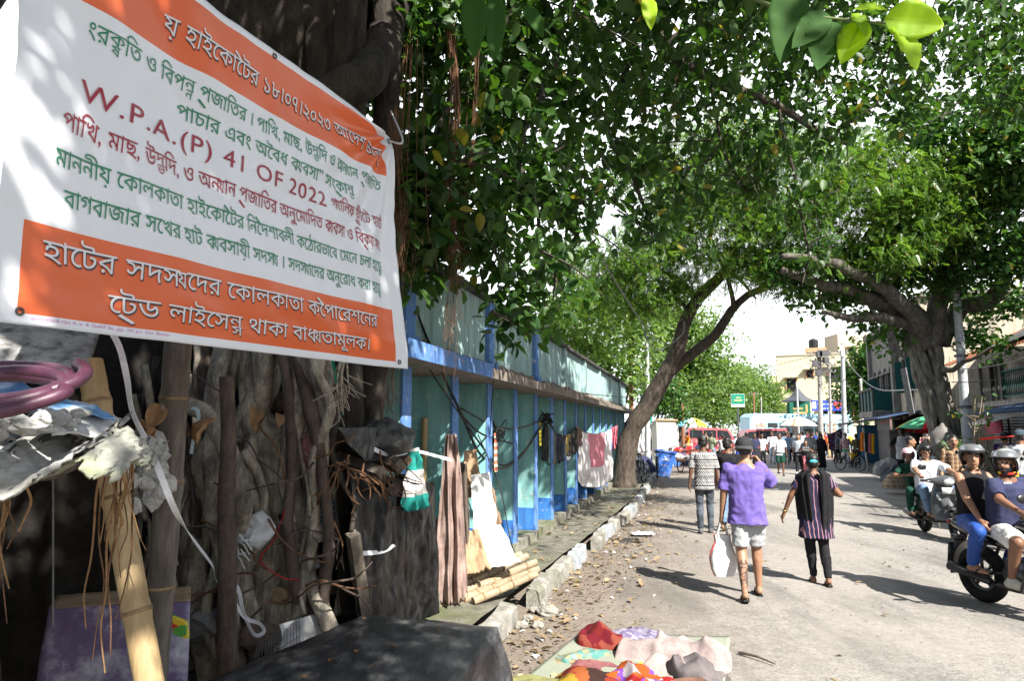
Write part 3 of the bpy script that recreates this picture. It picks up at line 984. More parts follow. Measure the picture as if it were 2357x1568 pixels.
# the part of the crown over and behind the photographer, which throws the shade here
oc = []
for x, y, z, r, n in ((1.0,-.9,6.0,1.4,2600),(2.4,-1.6,6.3,1.0,420),(.3,.3,6.1,1.2,1900),(0,3.0,6.4,1.3,3800),(-.9,2.2,6.6,1.3,2600),(1.0,1.0,6.3,1.0,1100),(3,3.5,9.2,1.6,700),(4.4,5,9.6,1.7,700),(2,5.5,9.4,1.6,800),(5.4,7.4,9.8,1.5,450),(-1.6,1.2,6.2,1.4,1100),(-1.2,-1.6,6.6,1.5,1000),(-3.2,3,6.6,1.6,1200),
                     (3.0,4.6,7.0,1.0,600),(2.1,6.6,7.0,1.1,750),(1.2,3.2,6.6,1.1,800),(4.2,7.4,7.4,1.0,480),(3.4,-3.2,6.8,1.3,600),(-3.5,0,6.6,1.6,1000),(4.5,10,7.8,.9,380),(.6,1.2,5.6,.8,500)):
    oc.append(((x, y, z), (r, r, r*.55), n))
crown(fig, 'crown', L_FIG, oc, .15, LEAF6, .4, 6, .13)
# the low twig hanging into the top of the picture, its lime leaves coloured as if the sun shone through
tw = MB()
q, r = limb([W(1480, -160, 2.4), W(1700, -20, 2.15), W(1850, 30, 2.0), W(1960, 45, 1.95), W(2040, 52, 1.9)], .007, .003, 16, .004)
tw.tube(q, r, 6)
tw.build('twig', mat('green_twig', (.12, .16, .05), .6, .2, 30, .2), fig, smooth=True)
def big_leaf(a, b, width, facing, mtl, curl=.02):
    a = Vector(a); b = Vector(b); ax = b - a; ln = ax.length; ax.normalize()
    f = Vector(facing); f = (f - ax*f.dot(ax)).normalized(); sd = ax.cross(f)
    def fn(u, v):
        y = v; wv = math.sin(math.pi*min(1, y**.82))**.75 * (1-.15*y)
        if y > .9: wv *= 1 - ((y-.9)/.1)**2*.55
        s = (u-.5)*2
        return a + ax*(ln*y) + sd*(s*width*.5*wv) + f*(abs(s)*width*.10*wv - curl*y*y + .004*math.sin(y*28)*abs(s)*wv)
    m = MB(); m.grid(fn, 8, 14, .0006)
    m.tube([a + ax*(ln*k/8) + f*(-curl*(k/8)**2 - .001) for k in range(9)], [.0022*(1-k/9.5) for k in range(9)], 5)
    return m.build('leaf', mtl, fig, smooth=True)
cv = Vector((0, -1, .15))
big_leaf(W(2035, 42, 1.9), W(2180, 52, 1.86), .115, cv + Vector((0, 0, -.4)), L_LIME)
big_leaf(W(2058, 58, 1.9), W(2122, 150, 1.84), .105, cv + Vector((.4, 0, 0)), L_LIME)
big_leaf(W(1985, 48, 1.95), W(1938, 134, 1.9), .09, cv + Vector((-.3, 0, .2)), L_LIME)
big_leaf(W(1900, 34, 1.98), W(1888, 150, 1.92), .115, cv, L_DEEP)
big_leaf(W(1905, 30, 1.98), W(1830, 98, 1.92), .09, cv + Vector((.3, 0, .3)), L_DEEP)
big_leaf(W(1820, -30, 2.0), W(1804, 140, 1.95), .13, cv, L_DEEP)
big_leaf(W(1965, 30, 1.95), W(2000, 66, 1.9), .05, cv + Vector((0, 0, .5)), L_LIME)
big_leaf(W(2040, 20, 1.9), W(1975, 4, 1.86), .05, cv + Vector((0, 0, .5)), L_LIME)
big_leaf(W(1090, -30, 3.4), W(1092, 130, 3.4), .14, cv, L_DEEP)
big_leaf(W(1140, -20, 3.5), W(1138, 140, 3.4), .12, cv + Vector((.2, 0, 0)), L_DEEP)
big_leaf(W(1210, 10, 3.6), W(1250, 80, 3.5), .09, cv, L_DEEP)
big_leaf(W(1490, -10, 3.2), W(1500, 60, 3.1), .08, cv, L_LIME)

# hanging aerial roots of the fig: one bunch reaching down past the canopy edge, thinner strings behind the banner edge
def hanging(ctrl, n, spread, r, tail=0.3, name='aerial_root', mtl=None):
    m = MB(); base = [Vector(p) for p in ctrl]
    for k in range(n):
        off = Vector((random.gauss(0, spread), random.gauss(0, spread), 0))
        pts = []
        for i, p in enumerate(base):
            f = i/(len(base)-1)
            pts.append(p + off*(.4+.8*f) + Vector((random.gauss(0,.012), random.gauss(0,.012), random.gauss(0,.02))))
        fl = random.uniform(.6, 1.08)
        q = curve_pts(pts, 18)[:max(4, int(19*fl))]
        m.tube(q, [r*random.uniform(.5,1)*(1-.65*i/len(q)) for i in range(len(q))], 4, cap=False)
        for s in range(random.randint(1, 4)):
            i = random.randint(len(q)//2, len(q)-2); p = q[i]
            e = p + Vector((random.gauss(0,.06), random.gauss(0,.06), -random.uniform(.05, tail)))
            m.tube(curve_pts([p, p.lerp(e,.5)+Vector((random.gauss(0,.015),0,0)), e], 5), r*.35, 4, cap=False)
    return m.build(name, mtl or M_RED, fig)
random.seed(3)
hanging([W(1035, 60, 5.9), W(1050, 250, 5.9), W(1030, 420, 5.9), W(1045, 600, 5.8), W(1035, 760, 5.8), W(1025, 880, 5.8)], 30, .035, .004, .25)
hanging([W(1100, 30, 6.1), W(1090, 300, 6.1), W(1070, 500, 6.0), W(1060, 700, 5.9)], 8, .03, .0035, .2)
hanging([W(905, 250, 5.4), W(915, 450, 5.4), W(925, 560, 5.4), W(915, 640, 5.4)], 14, .06, .0035, .35)
hanging([W(950, 100, 5.6), W(940, 400, 5.5), W(935, 560, 5.5), W(930, 660, 5.5)], 10, .08, .004, .3)
hanging([W(900, 840, 4.4), W(898, 900, 4.4), W(900, 950, 4.4)], 8, .015, .004, .12)
hanging([W(790, 820, 3.9), W(782, 880, 3.9), W(790, 960, 3.9)], 12, .02, .01, .1, mtl=M_ROOT)
hanging([W(1480, 80, 9), W(1485, 130, 9), W(1478, 160, 9), W(1480, 280, 9), W(1478, 380, 9)], 10, .05, .008, .3)
hanging([W(1560, 160, 9), W(1550, 300, 9), W(1545, 420, 9)], 4, .04, .005, .3)

# --- neem leaning out of the left pavement
nb = G(1432, 1122, .15)
neem = thing('neem_tree', nb, 'leaning neem tree with two dark stems on the left pavement', 'tree')
ND = nb.y * math.cos(PITCH) + (-1.7) * math.sin(PITCH)
t = MB()
q, r = limb([nb + Vector((.02,0,-.1)), W(1440, 1060, ND), W(1455, 990, ND), W(1510, 900, ND-.2), W(1560, 800, ND-.4), W(1590, 710, ND-.5), W(1660, 630, ND-.6), W(1700, 555, ND-.6), W(1760, 470, ND-.6)], .36, .07, 30, .05, knot=.15)
r[0] *= 1.35; r[1] *= 1.15
t.tube(q, r, 14); t.build('trunk', M_BARKN, neem, smooth=True)
for ctrl, r0, r1 in (
    ([W(1452, 985, ND), W(1500, 905, ND), W(1560, 840, ND), W(1640, 775, ND-.2), W(1690, 708, ND-.4), W(1760, 660, ND-.8), W(1850, 640, ND-1)], .23, .07),
    ([W(1600, 690, ND-.4), W(1560, 640, ND), W(1450, 600, ND+.5)], .1, .03),
    ([W(1690, 708, ND-.4), W(1680, 650, ND-.8), W(1640, 560, ND-1), W(1600, 400, ND-1)], .08, .03),
    ([W(1700, 555, ND-.6), W(1800, 500, ND-.6), W(1950, 470, ND-1), W(2080, 440, ND-1.2)], .07, .02),
    ([W(1665, 625, ND-.5), W(1700, 640, ND-.5), W(1740, 690, ND-.5)], .08, .03),
    ([W(1560, 800, ND-.4), W(1578, 760, ND-.5), W(1570, 700, ND-.5), W(1500, 660, ND-.4), W(1380, 640, ND-.4)], .1, .03)):
    q, r = limb(ctrl, r0, r1, 20, .06); m = MB(); m.tube(q, r, 8); m.build('limb', M_BARKN, neem, smooth=True)
NC = [(1340,690,20,1.3),(1300,600,20,1.0),(1440,620,20,1.5),(1540,560,19.5,1.7),(1600,450,19,1.6),(1700,460,19,1.6),(1690,590,19.5,1.3),(1800,520,18.6,1.6),(1900,440,18,1.5),
      (1990,370,18,1.4),(2050,470,17.6,1.3),(1920,590,18.5,1.3),(2120,420,17.5,1.2),(2160,520,17.5,1.0),(1800,340,18.5,1.5),(1650,330,19,1.5),(1360,790,20.5,.8),(1500,380,19.5,1.4),(1250,760,21,.9),(1480,700,20,1.0),(2060,580,17.5,.8),(1780,620,18.8,1.0),(1560,660,20,1.0)]
cl = [(W(px, py, d), (r, r, r*.62), int(800*r*r)+60) for px, py, d, r in NC]
crown(neem, 'crown', L_NEEM, cl, .25, FROND, .75, 5, .2, .6)

# --- the second banyan, standing on the right pavement
BD = 19.0
bb = W(2200, 1000, BD); bb.z = .16
ban = thing('banyan_tree', bb, 'banyan with braided grey trunk on the right pavement', 'tree')
t = MB()
random.seed(21)
for k in range(30):
    a = 2*math.pi*k/30 + random.uniform(-.2,.2); rr_ = random.uniform(.22, .42)
    p0 = bb + Vector((math.cos(a)*rr_*1.15, math.sin(a)*rr_, -.1))
    sw = random.uniform(-1.9, 1.9)
    pts = [p0]
    for i in range(1, 7):
        f = i/6; a2 = a + sw*f*(1 if k % 3 else -1.5)
        rr2 = rr_*(1-.35*f) + .06*math.sin(i*2+k) + (.25*(f-.6) if f > .6 else 0)
        pts.append(bb + Vector((-.85*f + math.cos(a2)*rr2, math.sin(a2)*rr2, 4.6*f)))
    q, r = limb(pts, random.uniform(.05,.13), random.uniform(.05,.13), 26, .05)
    t.tube(q, r, 8)
q, r = limb([bb + Vector((.1,.1,-.1)), bb + Vector((-.3,.1,2)), bb + Vector((-.8,.1,4.4))], .2, .3, 10, .05); t.tube(q, r, 12)
t.build('trunk', M_BARK, ban, smooth=True)
for ctrl, r0, r1 in (
    ([W(2140, 800, BD), W(2110, 735, BD), W(2040, 700, BD-.3), W(1960, 670, BD-.6), W(1880, 655, BD-1), W(1800, 620, BD-1.4)], .33, .09),
    ([W(2140, 780, BD), W(2080, 700, BD-.6), W(1990, 640, BD-1), W(1900, 600, BD-1.6), W(1800, 590, BD-2)], .24, .07),
    ([W(2130, 760, BD), W(2050, 735, BD-.4), W(1960, 730, BD-.8), W(1890, 715, BD-1)], .2, .05),
    ([W(2150, 790, BD), W(2160, 690, BD-.2), W(2185, 610, BD-.4), W(2240, 520, BD-.8), W(2310, 440, BD-1.2), W(2357, 370, BD-1.6), W(2450, 280, BD-2)], .27, .1),
    ([W(2160, 790, BD), W(2210, 710, BD), W(2280, 690, BD-.5), W(2330, 600, BD-1), W(2380, 500, BD-1.4)], .26, .12),
    ([W(2060, 690, BD-.4), W(2030, 640, BD-.4), W(2020, 580, BD-.6), W(2060, 500, BD-.8)], .13, .05),
    ([W(2165, 850, BD-.4), W(2195, 852, BD-.8), W(2215, 832, BD-.9), W(2245, 822, BD-1.2), W(2290, 795, BD-1.5)], .085, .025)):
    q, r = limb(ctrl, r0, r1, 24, .08, knot=.2); m = MB(); m.tube(q, r, 10); m.build('limb', M_BARKM, ban, smooth=True)
BC = [(1840,660,18.5,.7),(1800,620,18,.7),(1920,690,18.8,.7),(1960,620,18.6,1.0),(2030,560,18.5,1.2),(2100,620,19,1.1),(2180,560,18.5,1.3),(2250,480,18,1.5),(2330,420,17.5,1.5),
      (2200,400,18,1.4),(2300,300,17,1.5),(2357,560,17,1.3),(2290,610,18,1.1),(2200,650,18.5,.9),(2040,680,19,.8),(2050,770,19.5,.55),(1990,740,19.2,.5),(2260,700,19.5,.7),(2330,690,19,.7),(2120,300,18,1.3),(2357,200,17,1.4),
      (2265,785,18.4,.4),(2300,800,18.2,.25),(2225,770,18.6,.35),(2100,470,18.6,1.1),(2400,350,16.5,1.5)]
cl = [(W(px, py, d), (r, r, r*.7), int(800*r*r)+40) for px, py, d, r in BC]
crown(ban, 'crown', L_BAN2, cl, .19, LEAF6, .45, 6, .16)

# --- trees farther off, each its own
def far_tree(base, label, clumps, lsize, dens, mtl, trunk_r=.2, group='trees along the street beyond', name='street_tree', tmpl=LEAF6):
    o = thing(name, base, label, 'tree', group=group)
    top = Vector(clumps[0][0])
    m = MB(); q, r = limb([base - Vector((0,0,.2)), base.lerp(top, .5) + Vector((.1,0,0)), top], trunk_r, trunk_r*.5, 10, .05); m.tube(q, r, 8)
    for c, rr_, in [(Vector(c[0]), c[1]) for c in clumps[1:5]]:
        q, r = limb([base.lerp(top, .55), base.lerp(c, .7), c], trunk_r*.5, trunk_r*.15, 8, .08); m.tube(q, r, 6)
    m.build('trunk', M_BARKN, o, smooth=True)
    crown(o, 'crown', mtl, [(c, (r, r, r*.85), int(dens*r*r)+30) for c, r in clumps], lsize, tmpl, .4, 6, lsize*.9)
    return o
def fb(px, d):
    p = W(px, 1000, d); p.z = 0.05; return p
far_tree(L(-3.6, 30, .1), 'pale leafy tree rising behind the end of the turquoise building', [(W(1400,820,29),1.7),(W(1330,770,29),1.6),(W(1460,760,30),1.6),(W(1400,700,30),1.8),(W(1450,870,29),1.1),(W(1290,720,30),1.4)], .26, 420, L_LIGHT)
far_tree(fb(1560, 44), 'round pale tree behind the white wall past the leaning neem', [(W(1560,820,44),2.6),(W(1610,770,44),2.4),(W(1530,740,44),2.4),(W(1640,840,44),1.8),(W(1520,860,43),2.0),(W(1590,890,43),1.8)], .26, 520, L_LIGHT)
far_tree(fb(1640, 75), 'tall light green tree behind the first red van', [(W(1640,900,75),3.0),(W(1600,920,75),2.6),(W(1680,890,76),3.0),(W(1560,930,74),2.2),(W(1640,950,74),2.4)], .32, 470, L_LIGHT)
far_tree(fb(1740, 82), 'light green tree left of the yellow apartment building', [(W(1740,900,82),3.2),(W(1710,870,84),2.6),(W(1770,920,82),2.4),(W(1730,940,80),2.8),(W(1690,945,80),2.4)], .32, 470, L_LIGHT)
far_tree(fb(1985, 52), 'dark green tree between the yellow building and the old house', [(W(1985,850,52),2.0),(W(1960,900,52),1.6),(W(2010,880,51),1.8),(W(2000,820,52),1.5),(W(1990,940,51),1.6),(W(2030,810,50),1.2)], .32, 420, L_BAN2)
far_tree(W(2310, 800, 30).xy.to_3d() + Vector((1, 0, .1)), 'bushy tree above the tiled roof on the right', [(W(2300,740,30),1.6),(W(2350,700,30),1.6),(W(2240,720,31),1.2)], .26, 380, L_LIGHT)
far_tree(fb(1480, 36), 'small tree beside the light pole past the leaning neem', [(W(1520,930,36),1.0),(W(1490,900,36),1.0),(W(1545,905,36),.9),(W(1560,955,36),.6)], .24, 420, L_BAN2, .12)
# ---------------------------------------------------------------- the near left: posts, roots, scrap and cloths
random.seed(5)
M_BAM = mat('dry_bamboo', (.36, .25, .12), .55, .28, 7, .4, col2=(.5, .37, .2), stretch=(1,1,.15), stain=(.2,.13,.06), stain_amt=.6, stain_scale=4, spec=.4)
M_BAMG = mat('weathered_grey_bamboo', (.075, .062, .052), .75, .35, 9, .5, col2=(.17, .145, .12), stretch=(1,1,.12), stain=(.3,.28,.25), stain_amt=.35, stain_scale=6)
M_BAMP = mat('pale_old_bamboo', (.3, .22, .13), .7, .3, 9, .4, col2=(.45, .36, .25), stretch=(.3,.3,1), stain=(.1,.08,.06), stain_amt=.7, stain_scale=5)
M_NODE = mat('bamboo_node', (.16, .1, .05), .7, .3, 20, .4, col2=(.3, .21, .11))
M_STICK = mat('brown_bark_stick', (.07, .05, .042), .9, .3, 14, .7, col2=(.14, .105, .085), stretch=(1,1,.4))
M_TARP = mat('black_tarpaulin', (.0035, .004, .005), .45, .4, 9, .3, col2=(.013, .0135, .015), stain=(.05,.05,.052), stain_amt=.35, stain_scale=9, spec=.1)
M_TARPD = mat('dusty_black_tarpaulin', (.017, .018, .02), .6, .4, 9, .3, col2=(.05, .052, .055), stain=(.2,.2,.195), stain_amt=.6, stain_scale=7, spec=.3, stretch=(1,1,1))
M_WOODG = mat('grey_timber', (.09, .075, .06), .85, .35, 6, .5, col2=(.19, .16, .13), stretch=(4,4,.4))
M_WOODB = mat('brown_timber', (.12, .075, .045), .85, .3, 6, .5, col2=(.22, .15, .1), stretch=(4,4,.4))
M_WIRE = mat('black_cable', (.012, .012, .013), .5, .2, 10, 0)
M_WIREG = mat('grey_cable', (.2, .2, .2), .5, .2, 10, 0)
M_STRAP = mat('white_plastic_strap', (.66, .68, .72), .4, .12, 20, .1)
M_PLAST = mat('white_plastic_sheet', (.55, .56, .57), .5, .2, 6, .3, stain=(.3,.28,.25), stain_amt=.6, stain_scale=4)
M_CARD = mat('cardboard', (.3, .19, .11), .9, .2, 5, .2, col2=(.42, .29, .18), stain=(.2,.13,.08), stain_amt=.6)
M_ASB = mat('mossy_asbestos_sheet', (.26, .26, .23), .9, .3, 6, .6, col2=(.45, .45, .41), stain=(.17,.2,.07), stain_amt=.7, stain_scale=3.5)
M_RUB = mat('plaster_rubble', (.33, .33, .32), .95, .3, 10, .8, col2=(.58, .58, .56), stain=(.12,.11,.1), stain_amt=.6, stain_scale=6)
M_DRY = leafmat('dry_leaf', (.2, .11, .05), (.34, .2, .1), .15)
plain_ = lambda n, c: mat(n, c, .8, .25, 9, .3)
M_HOLLOW = mat('dark_hollow', (.014, .012, .011), .95, .4, 5, .5, col2=(.03, .026, .022))  # near-black, the shade of the hollow put into the colour

def bamboo(a, b, r0, r1, nodes, mtl, name, label, cat, parent=None, broken=False, group=None):
    a = Vector(a); b = Vector(b); pts = []; rr = []
    n = 60
    for i in range(n+1):
        k = i/n; p = a.lerp(b, k) + mnoise.noise_vector(a.lerp(b,k)*1.1)*.012
        r = r0*(1-k)+r1*k
        for q in nodes:
            dd = abs(k-q)
            if dd < .012: r *= 1.1 - dd*4
            elif dd < .03: r *= .97
        pts.append(p); rr.append(r*(1+.03*mnoise.noise(p*6)))
    m = MB(); m.tube(pts, rr, 14, cap=True)
    o = m.build(name, mtl, parent, smooth=True)
    if label: tag(o, label, cat, group)
    d = (b-a).normalized()
    for q in nodes:
        m2 = MB(); c = pts[min(n, int(round(q*n)))]; r = (r0*(1-q)+r1*q)
        m2.tube([c - d*.008, c - d*.003, c + d*.004, c + d*.009], [r*1.04, r*1.13, r*1.1, r*1.02], 14)
        m2.build('node', M_NODE, o, smooth=True)
    return autosmooth(o, 50)

def down(p, q, z=0.0):
    """extend the line p->q until height z"""
    p = Vector(p); q = Vector(q); d = q - p
    return p + d * ((z - p.z)/d.z)

top = W(207, 832, 2.35); bot = W(345, 1568, 2.15)
bamboo(down(top, bot), top, .044, .042, (.12,.3,.45,.62,.78,.93), M_BAM, 'bamboo_pole', 'split yellow bamboo pole leaning in front of the fig roots', 'pole')
top = W(418, 760, 2.85); bot = W(358, 1560, 2.75)
bamboo(down(top, bot), W(425, 640, 2.87), .056, .054, (.14,.32,.5,.66,.8,.93), M_BAMG, 'bamboo_post', 'weathered grey bamboo post standing beside the yellow pole', 'post')
for a, b, r, lab in (((524, 868, 3.6), (531, 1010, 3.6), .034, None), ((519, 1050, 3.9), (522, 1300, 3.8), .048, 'cut brown branch standing upright among the fig roots')):
    pass
q, r = limb([W(523, 866, 3.7), W(528, 1000, 3.72), W(520, 1150, 3.75), W(524, 1300, 3.75), down(W(523, 866, 3.7), W(521, 1300, 3.72), .1)], .036, .055, 20, .012)
m = MB(); m.tube(q, r, 10); tag(m.build('branch', M_STICK, smooth=True), 'cut brown branch standing upright among the fig roots', 'branch')

# --- the roots themselves: parts of the fig
def root(ctrl, r0, r1, mtl=M_ROOT, n=26, wob=.02, sides=10, knot=.25):
    q, r = limb(ctrl, r0, r1, n, wob, knot=knot)
    q2 = [p + mnoise.noise_vector(p*9)*.006 for p in q]
    m = MB(); m.tube(q2, r, sides); return m.build('aerial_root', mtl, fig, smooth=True)
RD = 4.55
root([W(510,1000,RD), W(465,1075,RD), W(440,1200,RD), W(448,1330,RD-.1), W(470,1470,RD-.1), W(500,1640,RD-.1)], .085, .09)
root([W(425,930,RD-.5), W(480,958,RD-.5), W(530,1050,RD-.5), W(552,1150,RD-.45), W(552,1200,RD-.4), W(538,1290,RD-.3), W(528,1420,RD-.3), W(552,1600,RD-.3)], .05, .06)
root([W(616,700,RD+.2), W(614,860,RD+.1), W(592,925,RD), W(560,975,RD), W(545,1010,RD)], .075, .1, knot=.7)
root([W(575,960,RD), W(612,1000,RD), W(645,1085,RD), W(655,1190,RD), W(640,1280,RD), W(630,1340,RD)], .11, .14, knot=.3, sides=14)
for k in range(9):
    x0 = 600 + k*10; x1 = 540 + k*24 + random.uniform(-15, 15)
    root([W(x0, 1240, RD-.02*k), W(x0+random.uniform(-12,12), 1330, RD-.1), W((x0+x1)/2, 1420, RD-.15), W(x1, 1540, RD-.2), W(x1+random.uniform(-20,20), 1640, RD-.2)], .05, .026, n=20, wob=.03)
root([W(725,760,RD+.3), W(716,880,RD+.2), W(702,980,RD+.15), W(690,1080,RD+.1), W(684,1180,RD), W(692,1290,RD)], .085, .06, knot=.4)
root([W(748,800,RD+.3), W(752,880,RD+.25), W(742,960,RD+.2), W(735,985,RD+.2)], .05, .025, knot=.3)
root([W(735,930,RD+.2), W(726,1040,RD+.15), W(706,1130,RD), W(690,1200,RD)], .035, .03)
root([W(688,1250,RD-.1), W(715,1330,RD-.2), W(745,1410,RD-.25), W(790,1520,RD-.3)], .05, .045)
root([W(680,1200,RD), W(715,1225,RD-.1), W(740,1225,RD-.2)], .05, .055)
root([W(560,1040,RD-.2), W(590,1085,RD-.2), W(605,1150,RD-.2), W(590,1230,RD-.2), W(560,1300,RD-.2)], .035, .03)
for k in range(20):
    x = 420 + k*17 + random.uniform(-14, 14); y0 = 700; d = RD - random.uniform(-.1, .15); a_ = random.choice((-1, 1))
    pts = [W(x, y0, d + .3)]
    for i in range(7):
        x += a_*random.uniform(5, 38); y0 += random.uniform(105, 145); a_ = -a_ if random.random() < .6 else a_
        pts.append(W(x, y0, d - .02*i + random.uniform(-.06, .06)))
    root(pts, random.uniform(.025, .055), random.uniform(.022, .045), M_ROOT if k % 4 else M_STICK, 30, .04, 9, .6)
for k in range(34):
    x = random.uniform(300, 790); y0 = random.uniform(820, 1250); d = RD + random.uniform(-.1, .5)
    pts = [W(x, y0, d)]
    for i in range(4):
        x += random.uniform(-38, 34); y0 += random.uniform(60, 110)
        pts.append(W(x, y0, d - .08*i))
    root(pts, random.uniform(.012, .035), random.uniform(.01, .02), M_ROOT if k % 3 else M_BARKD, 16, .03, 7)
for k in range(26):     # tangle of thin dry roots
    x = random.uniform(430, 760); y0 = random.uniform(900, 1400); d = RD - random.uniform(.1, .5)
    pts = [W(x, y0, d)]
    a = random.uniform(0, 6.28)
    for i in range(4):
        a += random.uniform(-.8, .8); x += 45*math.cos(a); y0 += 45*math.sin(a)*.8 + 12
        pts.append(W(x, y0, d + random.uniform(-.08, .08)))
    q = curve_pts(pts, 14); m = MB(); m.tube(q, [.008*(1-.5*i/14) for i in range(15)], 5); m.build('rootlet', M_RED if k % 2 else M_STICK, fig)

# --- added dark panels standing in for the deep shade between the roots
shade_hut = thing('shade_lean_to', W(150, 1500, 3.9).xy.to_3d() + Vector((0, 0, .05)), 'added lean-to of dark panels for the deep shade between the fig roots', 'shade panels')
def sheet(name, corners, mtl, amp=.03, nu=20, nv=20, thick=.004, parent=None, freq=2.5, seed=0.0, fold=0.0, sag=0.0):
    a, b, c, d = [Vector(q) for q in corners]    # a b along the top, d c along the bottom
    n = (b-a).cross(d-a).normalized()
    def fn(u, v):
        p = (a.lerp(b, u)).lerp(d.lerp(c, u), v)
        q = p*freq + Vector((seed, seed*2, 0))
        k = mnoise.noise(q)*.6 + mnoise.noise(q*2.3)*.35 + mnoise.noise(q*5.1)*.15
        k += fold*math.sin(u*19 + 3*mnoise.noise(Vector((u*3, v*1.5, seed))))*(.4+.6*v)
        k2 = mnoise.noise(q*1.7 + Vector((5, 1, 2)))
        return p + n*amp*k + (b-a).normalized()*amp*.35*k2 - Vector((0,0,sag*math.sin(math.pi*u)))
    m = MB(); m.grid(fn, nu, nv, thick)
    return m.build(name, mtl, parent, smooth=True)
sheet('back_panel', (W(-420,560,4.9), W(620,560,4.9), W(620,1700,4.9), W(-420,1700,4.9)), M_HOLLOW, .1, parent=shade_hut)
sheet('side_panel', (W(-220,500,2.2), W(-500,500,4.9), W(-500,1800,4.9), W(-260,1800,2.0)), M_HOLLOW, .06, parent=shade_hut)
sheet('dark_curtain', (W(-150,1010,3.6), W(300,1040,3.8), W(320,1640,3.8), W(-150,1640,3.6)), M_HOLLOW, .08, parent=shade_hut, fold=.5)
m = MB(); m.tube([W(-120,1120,2.3), W(120,1095,2.5), W(330,1000,2.8)], .018, 8); m.build('rafter', M_WOODG, shade_hut)
m = MB(); m.tube([W(122,1100,3.0), W(122,1440,3.0)], .004, 6); m.build('wire', M_WIREG, shade_hut)

# corrugated roof fragments, plaster, blue sheet, board
def corrugated(name, label, o, ax, ay, mtl, waves=1.5, amp=.03, seed=0):
    amp *= .8
    o = Vector(o); ax = Vector(ax); ay = Vector(ay); n = ax.cross(ay).normalized()
    if n.z < 0: n = -n
    def fn(u, v):
        e = .1*mnoise.noise(Vector((u*3+seed, 0, 1)))
        p = o + ax*(u + .05*mnoise.noise(Vector((v*5, seed, 3)))) + ay*(v + (e if v > .5 else -e))
        return p + n*(amp*math.cos(2*math.pi*waves*u) + .004*mnoise.noise(p*9) + (v-.5)*.02*mnoise.noise(Vector((u*2,seed,0))))
    m = MB(); m.grid(fn, 26, 12, .008)
    return tag(m.build(name, mtl, smooth=True), label, 'roof sheet', 'broken corrugated sheets')
def frag(label, c, right, back, w, l, waves, seed, mtl):
    c = Vector(c); r_ = Vector(right).normalized(); b_ = Vector(back); b_ = (b_ - r_*b_.dot(r_)).normalized(); n = r_.cross(b_)
    rr_ = random.Random(seed); jag = [rr_.uniform(-.03,.03) for _ in range(40)]; jag2 = [rr_.uniform(-.04,.04) for _ in range(40)]
    def fn(u, v):
        k = int(u*11)
        y = (v-.5)*l + (jag[k]*(1-v) + jag2[k]*v)
        x = (u-.5)*w + .02*((v*6) % 1)*(1 if seed % 2 else -1)
        return c + r_*x + b_*y + n*(.024*math.cos(2*math.pi*waves*u + seed) + .0015*mnoise.noise(Vector((x*40,y*40,seed))))
    m = MB(); m.grid(fn, 44, 14, .009)
    return tag(m.build('corrugated_sheet', mtl, smooth=True), label, 'roof sheet', 'broken corrugated sheets')
M_ASB2 = mat('pale_asbestos_sheet', (.3, .3, .29), .9, .3, 9, .7, col2=(.5, .5, .48), stain=(.2,.2,.15), stain_amt=.6, stain_scale=5)
frag('mossy piece of corrugated sheet under the purple hose', W(195,1035,1.85), (1,.1,-.12), (-.15,1,.5), .23, .2, 1.3, 1, M_ASB)
frag('grey broken corrugated sheet at the left edge over the dark hollow', W(40,1065,1.7), (1,.05,-.1), (-.1,1,.42), .26, .24, 1.7, 2, M_ASB2)
frag('small mossy corrugated scrap beside the yellow bamboo pole', W(305,1040,1.98), (1,.3,-.3), (-.3,1,.6), .12, .12, .8, 3, M_ASB)
frag('upper corrugated piece with chalky white edges beneath the rubble', W(150,985,1.95), (1,.1,.05), (-.1,1,.55), .3, .16, 2.1, 4, M_ASB2)
m = sheet('asbestos_board', (W(-60,690,2.6), W(232,760,2.6), W(205,842,2.3), W(-60,905,2.0)), mat('speckled_board', (.36,.36,.35), .9, .25, 5, .4, col2=(.5,.5,.49), stain=(.06,.06,.06), stain_amt=.9, stain_scale=14), .006, thick=.012)
tag(m, 'speckled grey-white board lying behind the purple hose', 'board')
m = sheet('tarpaulin', (W(-60,868,1.95), W(175,915,2.1), W(262,968,1.95), W(-60,945,1.7)), mat('blue_tarpaulin', (.05,.17,.42), .45, .3, 8, .3, col2=(.16,.32,.55), stain=(.45,.48,.5), stain_amt=.6, stain_scale=6), .05, 30, 20, freq=6)
tag(m, 'torn blue tarpaulin bunched under the purple hose', 'tarpaulin')
m = sheet('plastic_sheet', (W(80,935,1.85), W(255,960,2.0), W(290,1010,1.95), W(120,1000,1.7)), M_PLAST, .04, 22, 14, freq=7, seed=3)
tag(m, 'crumpled white plastic sheet between the blue tarpaulin and the corrugated pieces', 'plastic sheet')
def rock(c, r, mtl, name, label, cat, group=None, seed=0.0, par=None):
    m = MB(); m.ball(c, r, 14, 10)
    m.v = [tuple(Vector(c) + (Vector(q)-Vector(c))*(1+.35*mnoise.cell(Vector(q)*9/max(r)*.07+Vector((seed,0,0)))-.18+.3*mnoise.noise((Vector(q)-Vector(c))*2.2/max(r)+Vector((seed,3,1))))) for q in m.v]
    o = m.build(name, mtl, par); 
    if label: tag(o, label, cat, group)
    return o
for i, (px, py, d, s) in enumerate(((20,965,1.7,.045),(60,985,1.68,.05),(110,965,1.75,.04),(150,975,1.8,.035),(165,955,1.85,.035),(-20,1000,1.6,.05),(205,1075,1.85,.02))):
    rock(W(px,py,d), (s*1.2,s,s*.7), M_RUB, 'rubble_lump', 'broken lump of white plaster on the corrugated pieces', 'rubble', 'plaster lumps', i*3.1)
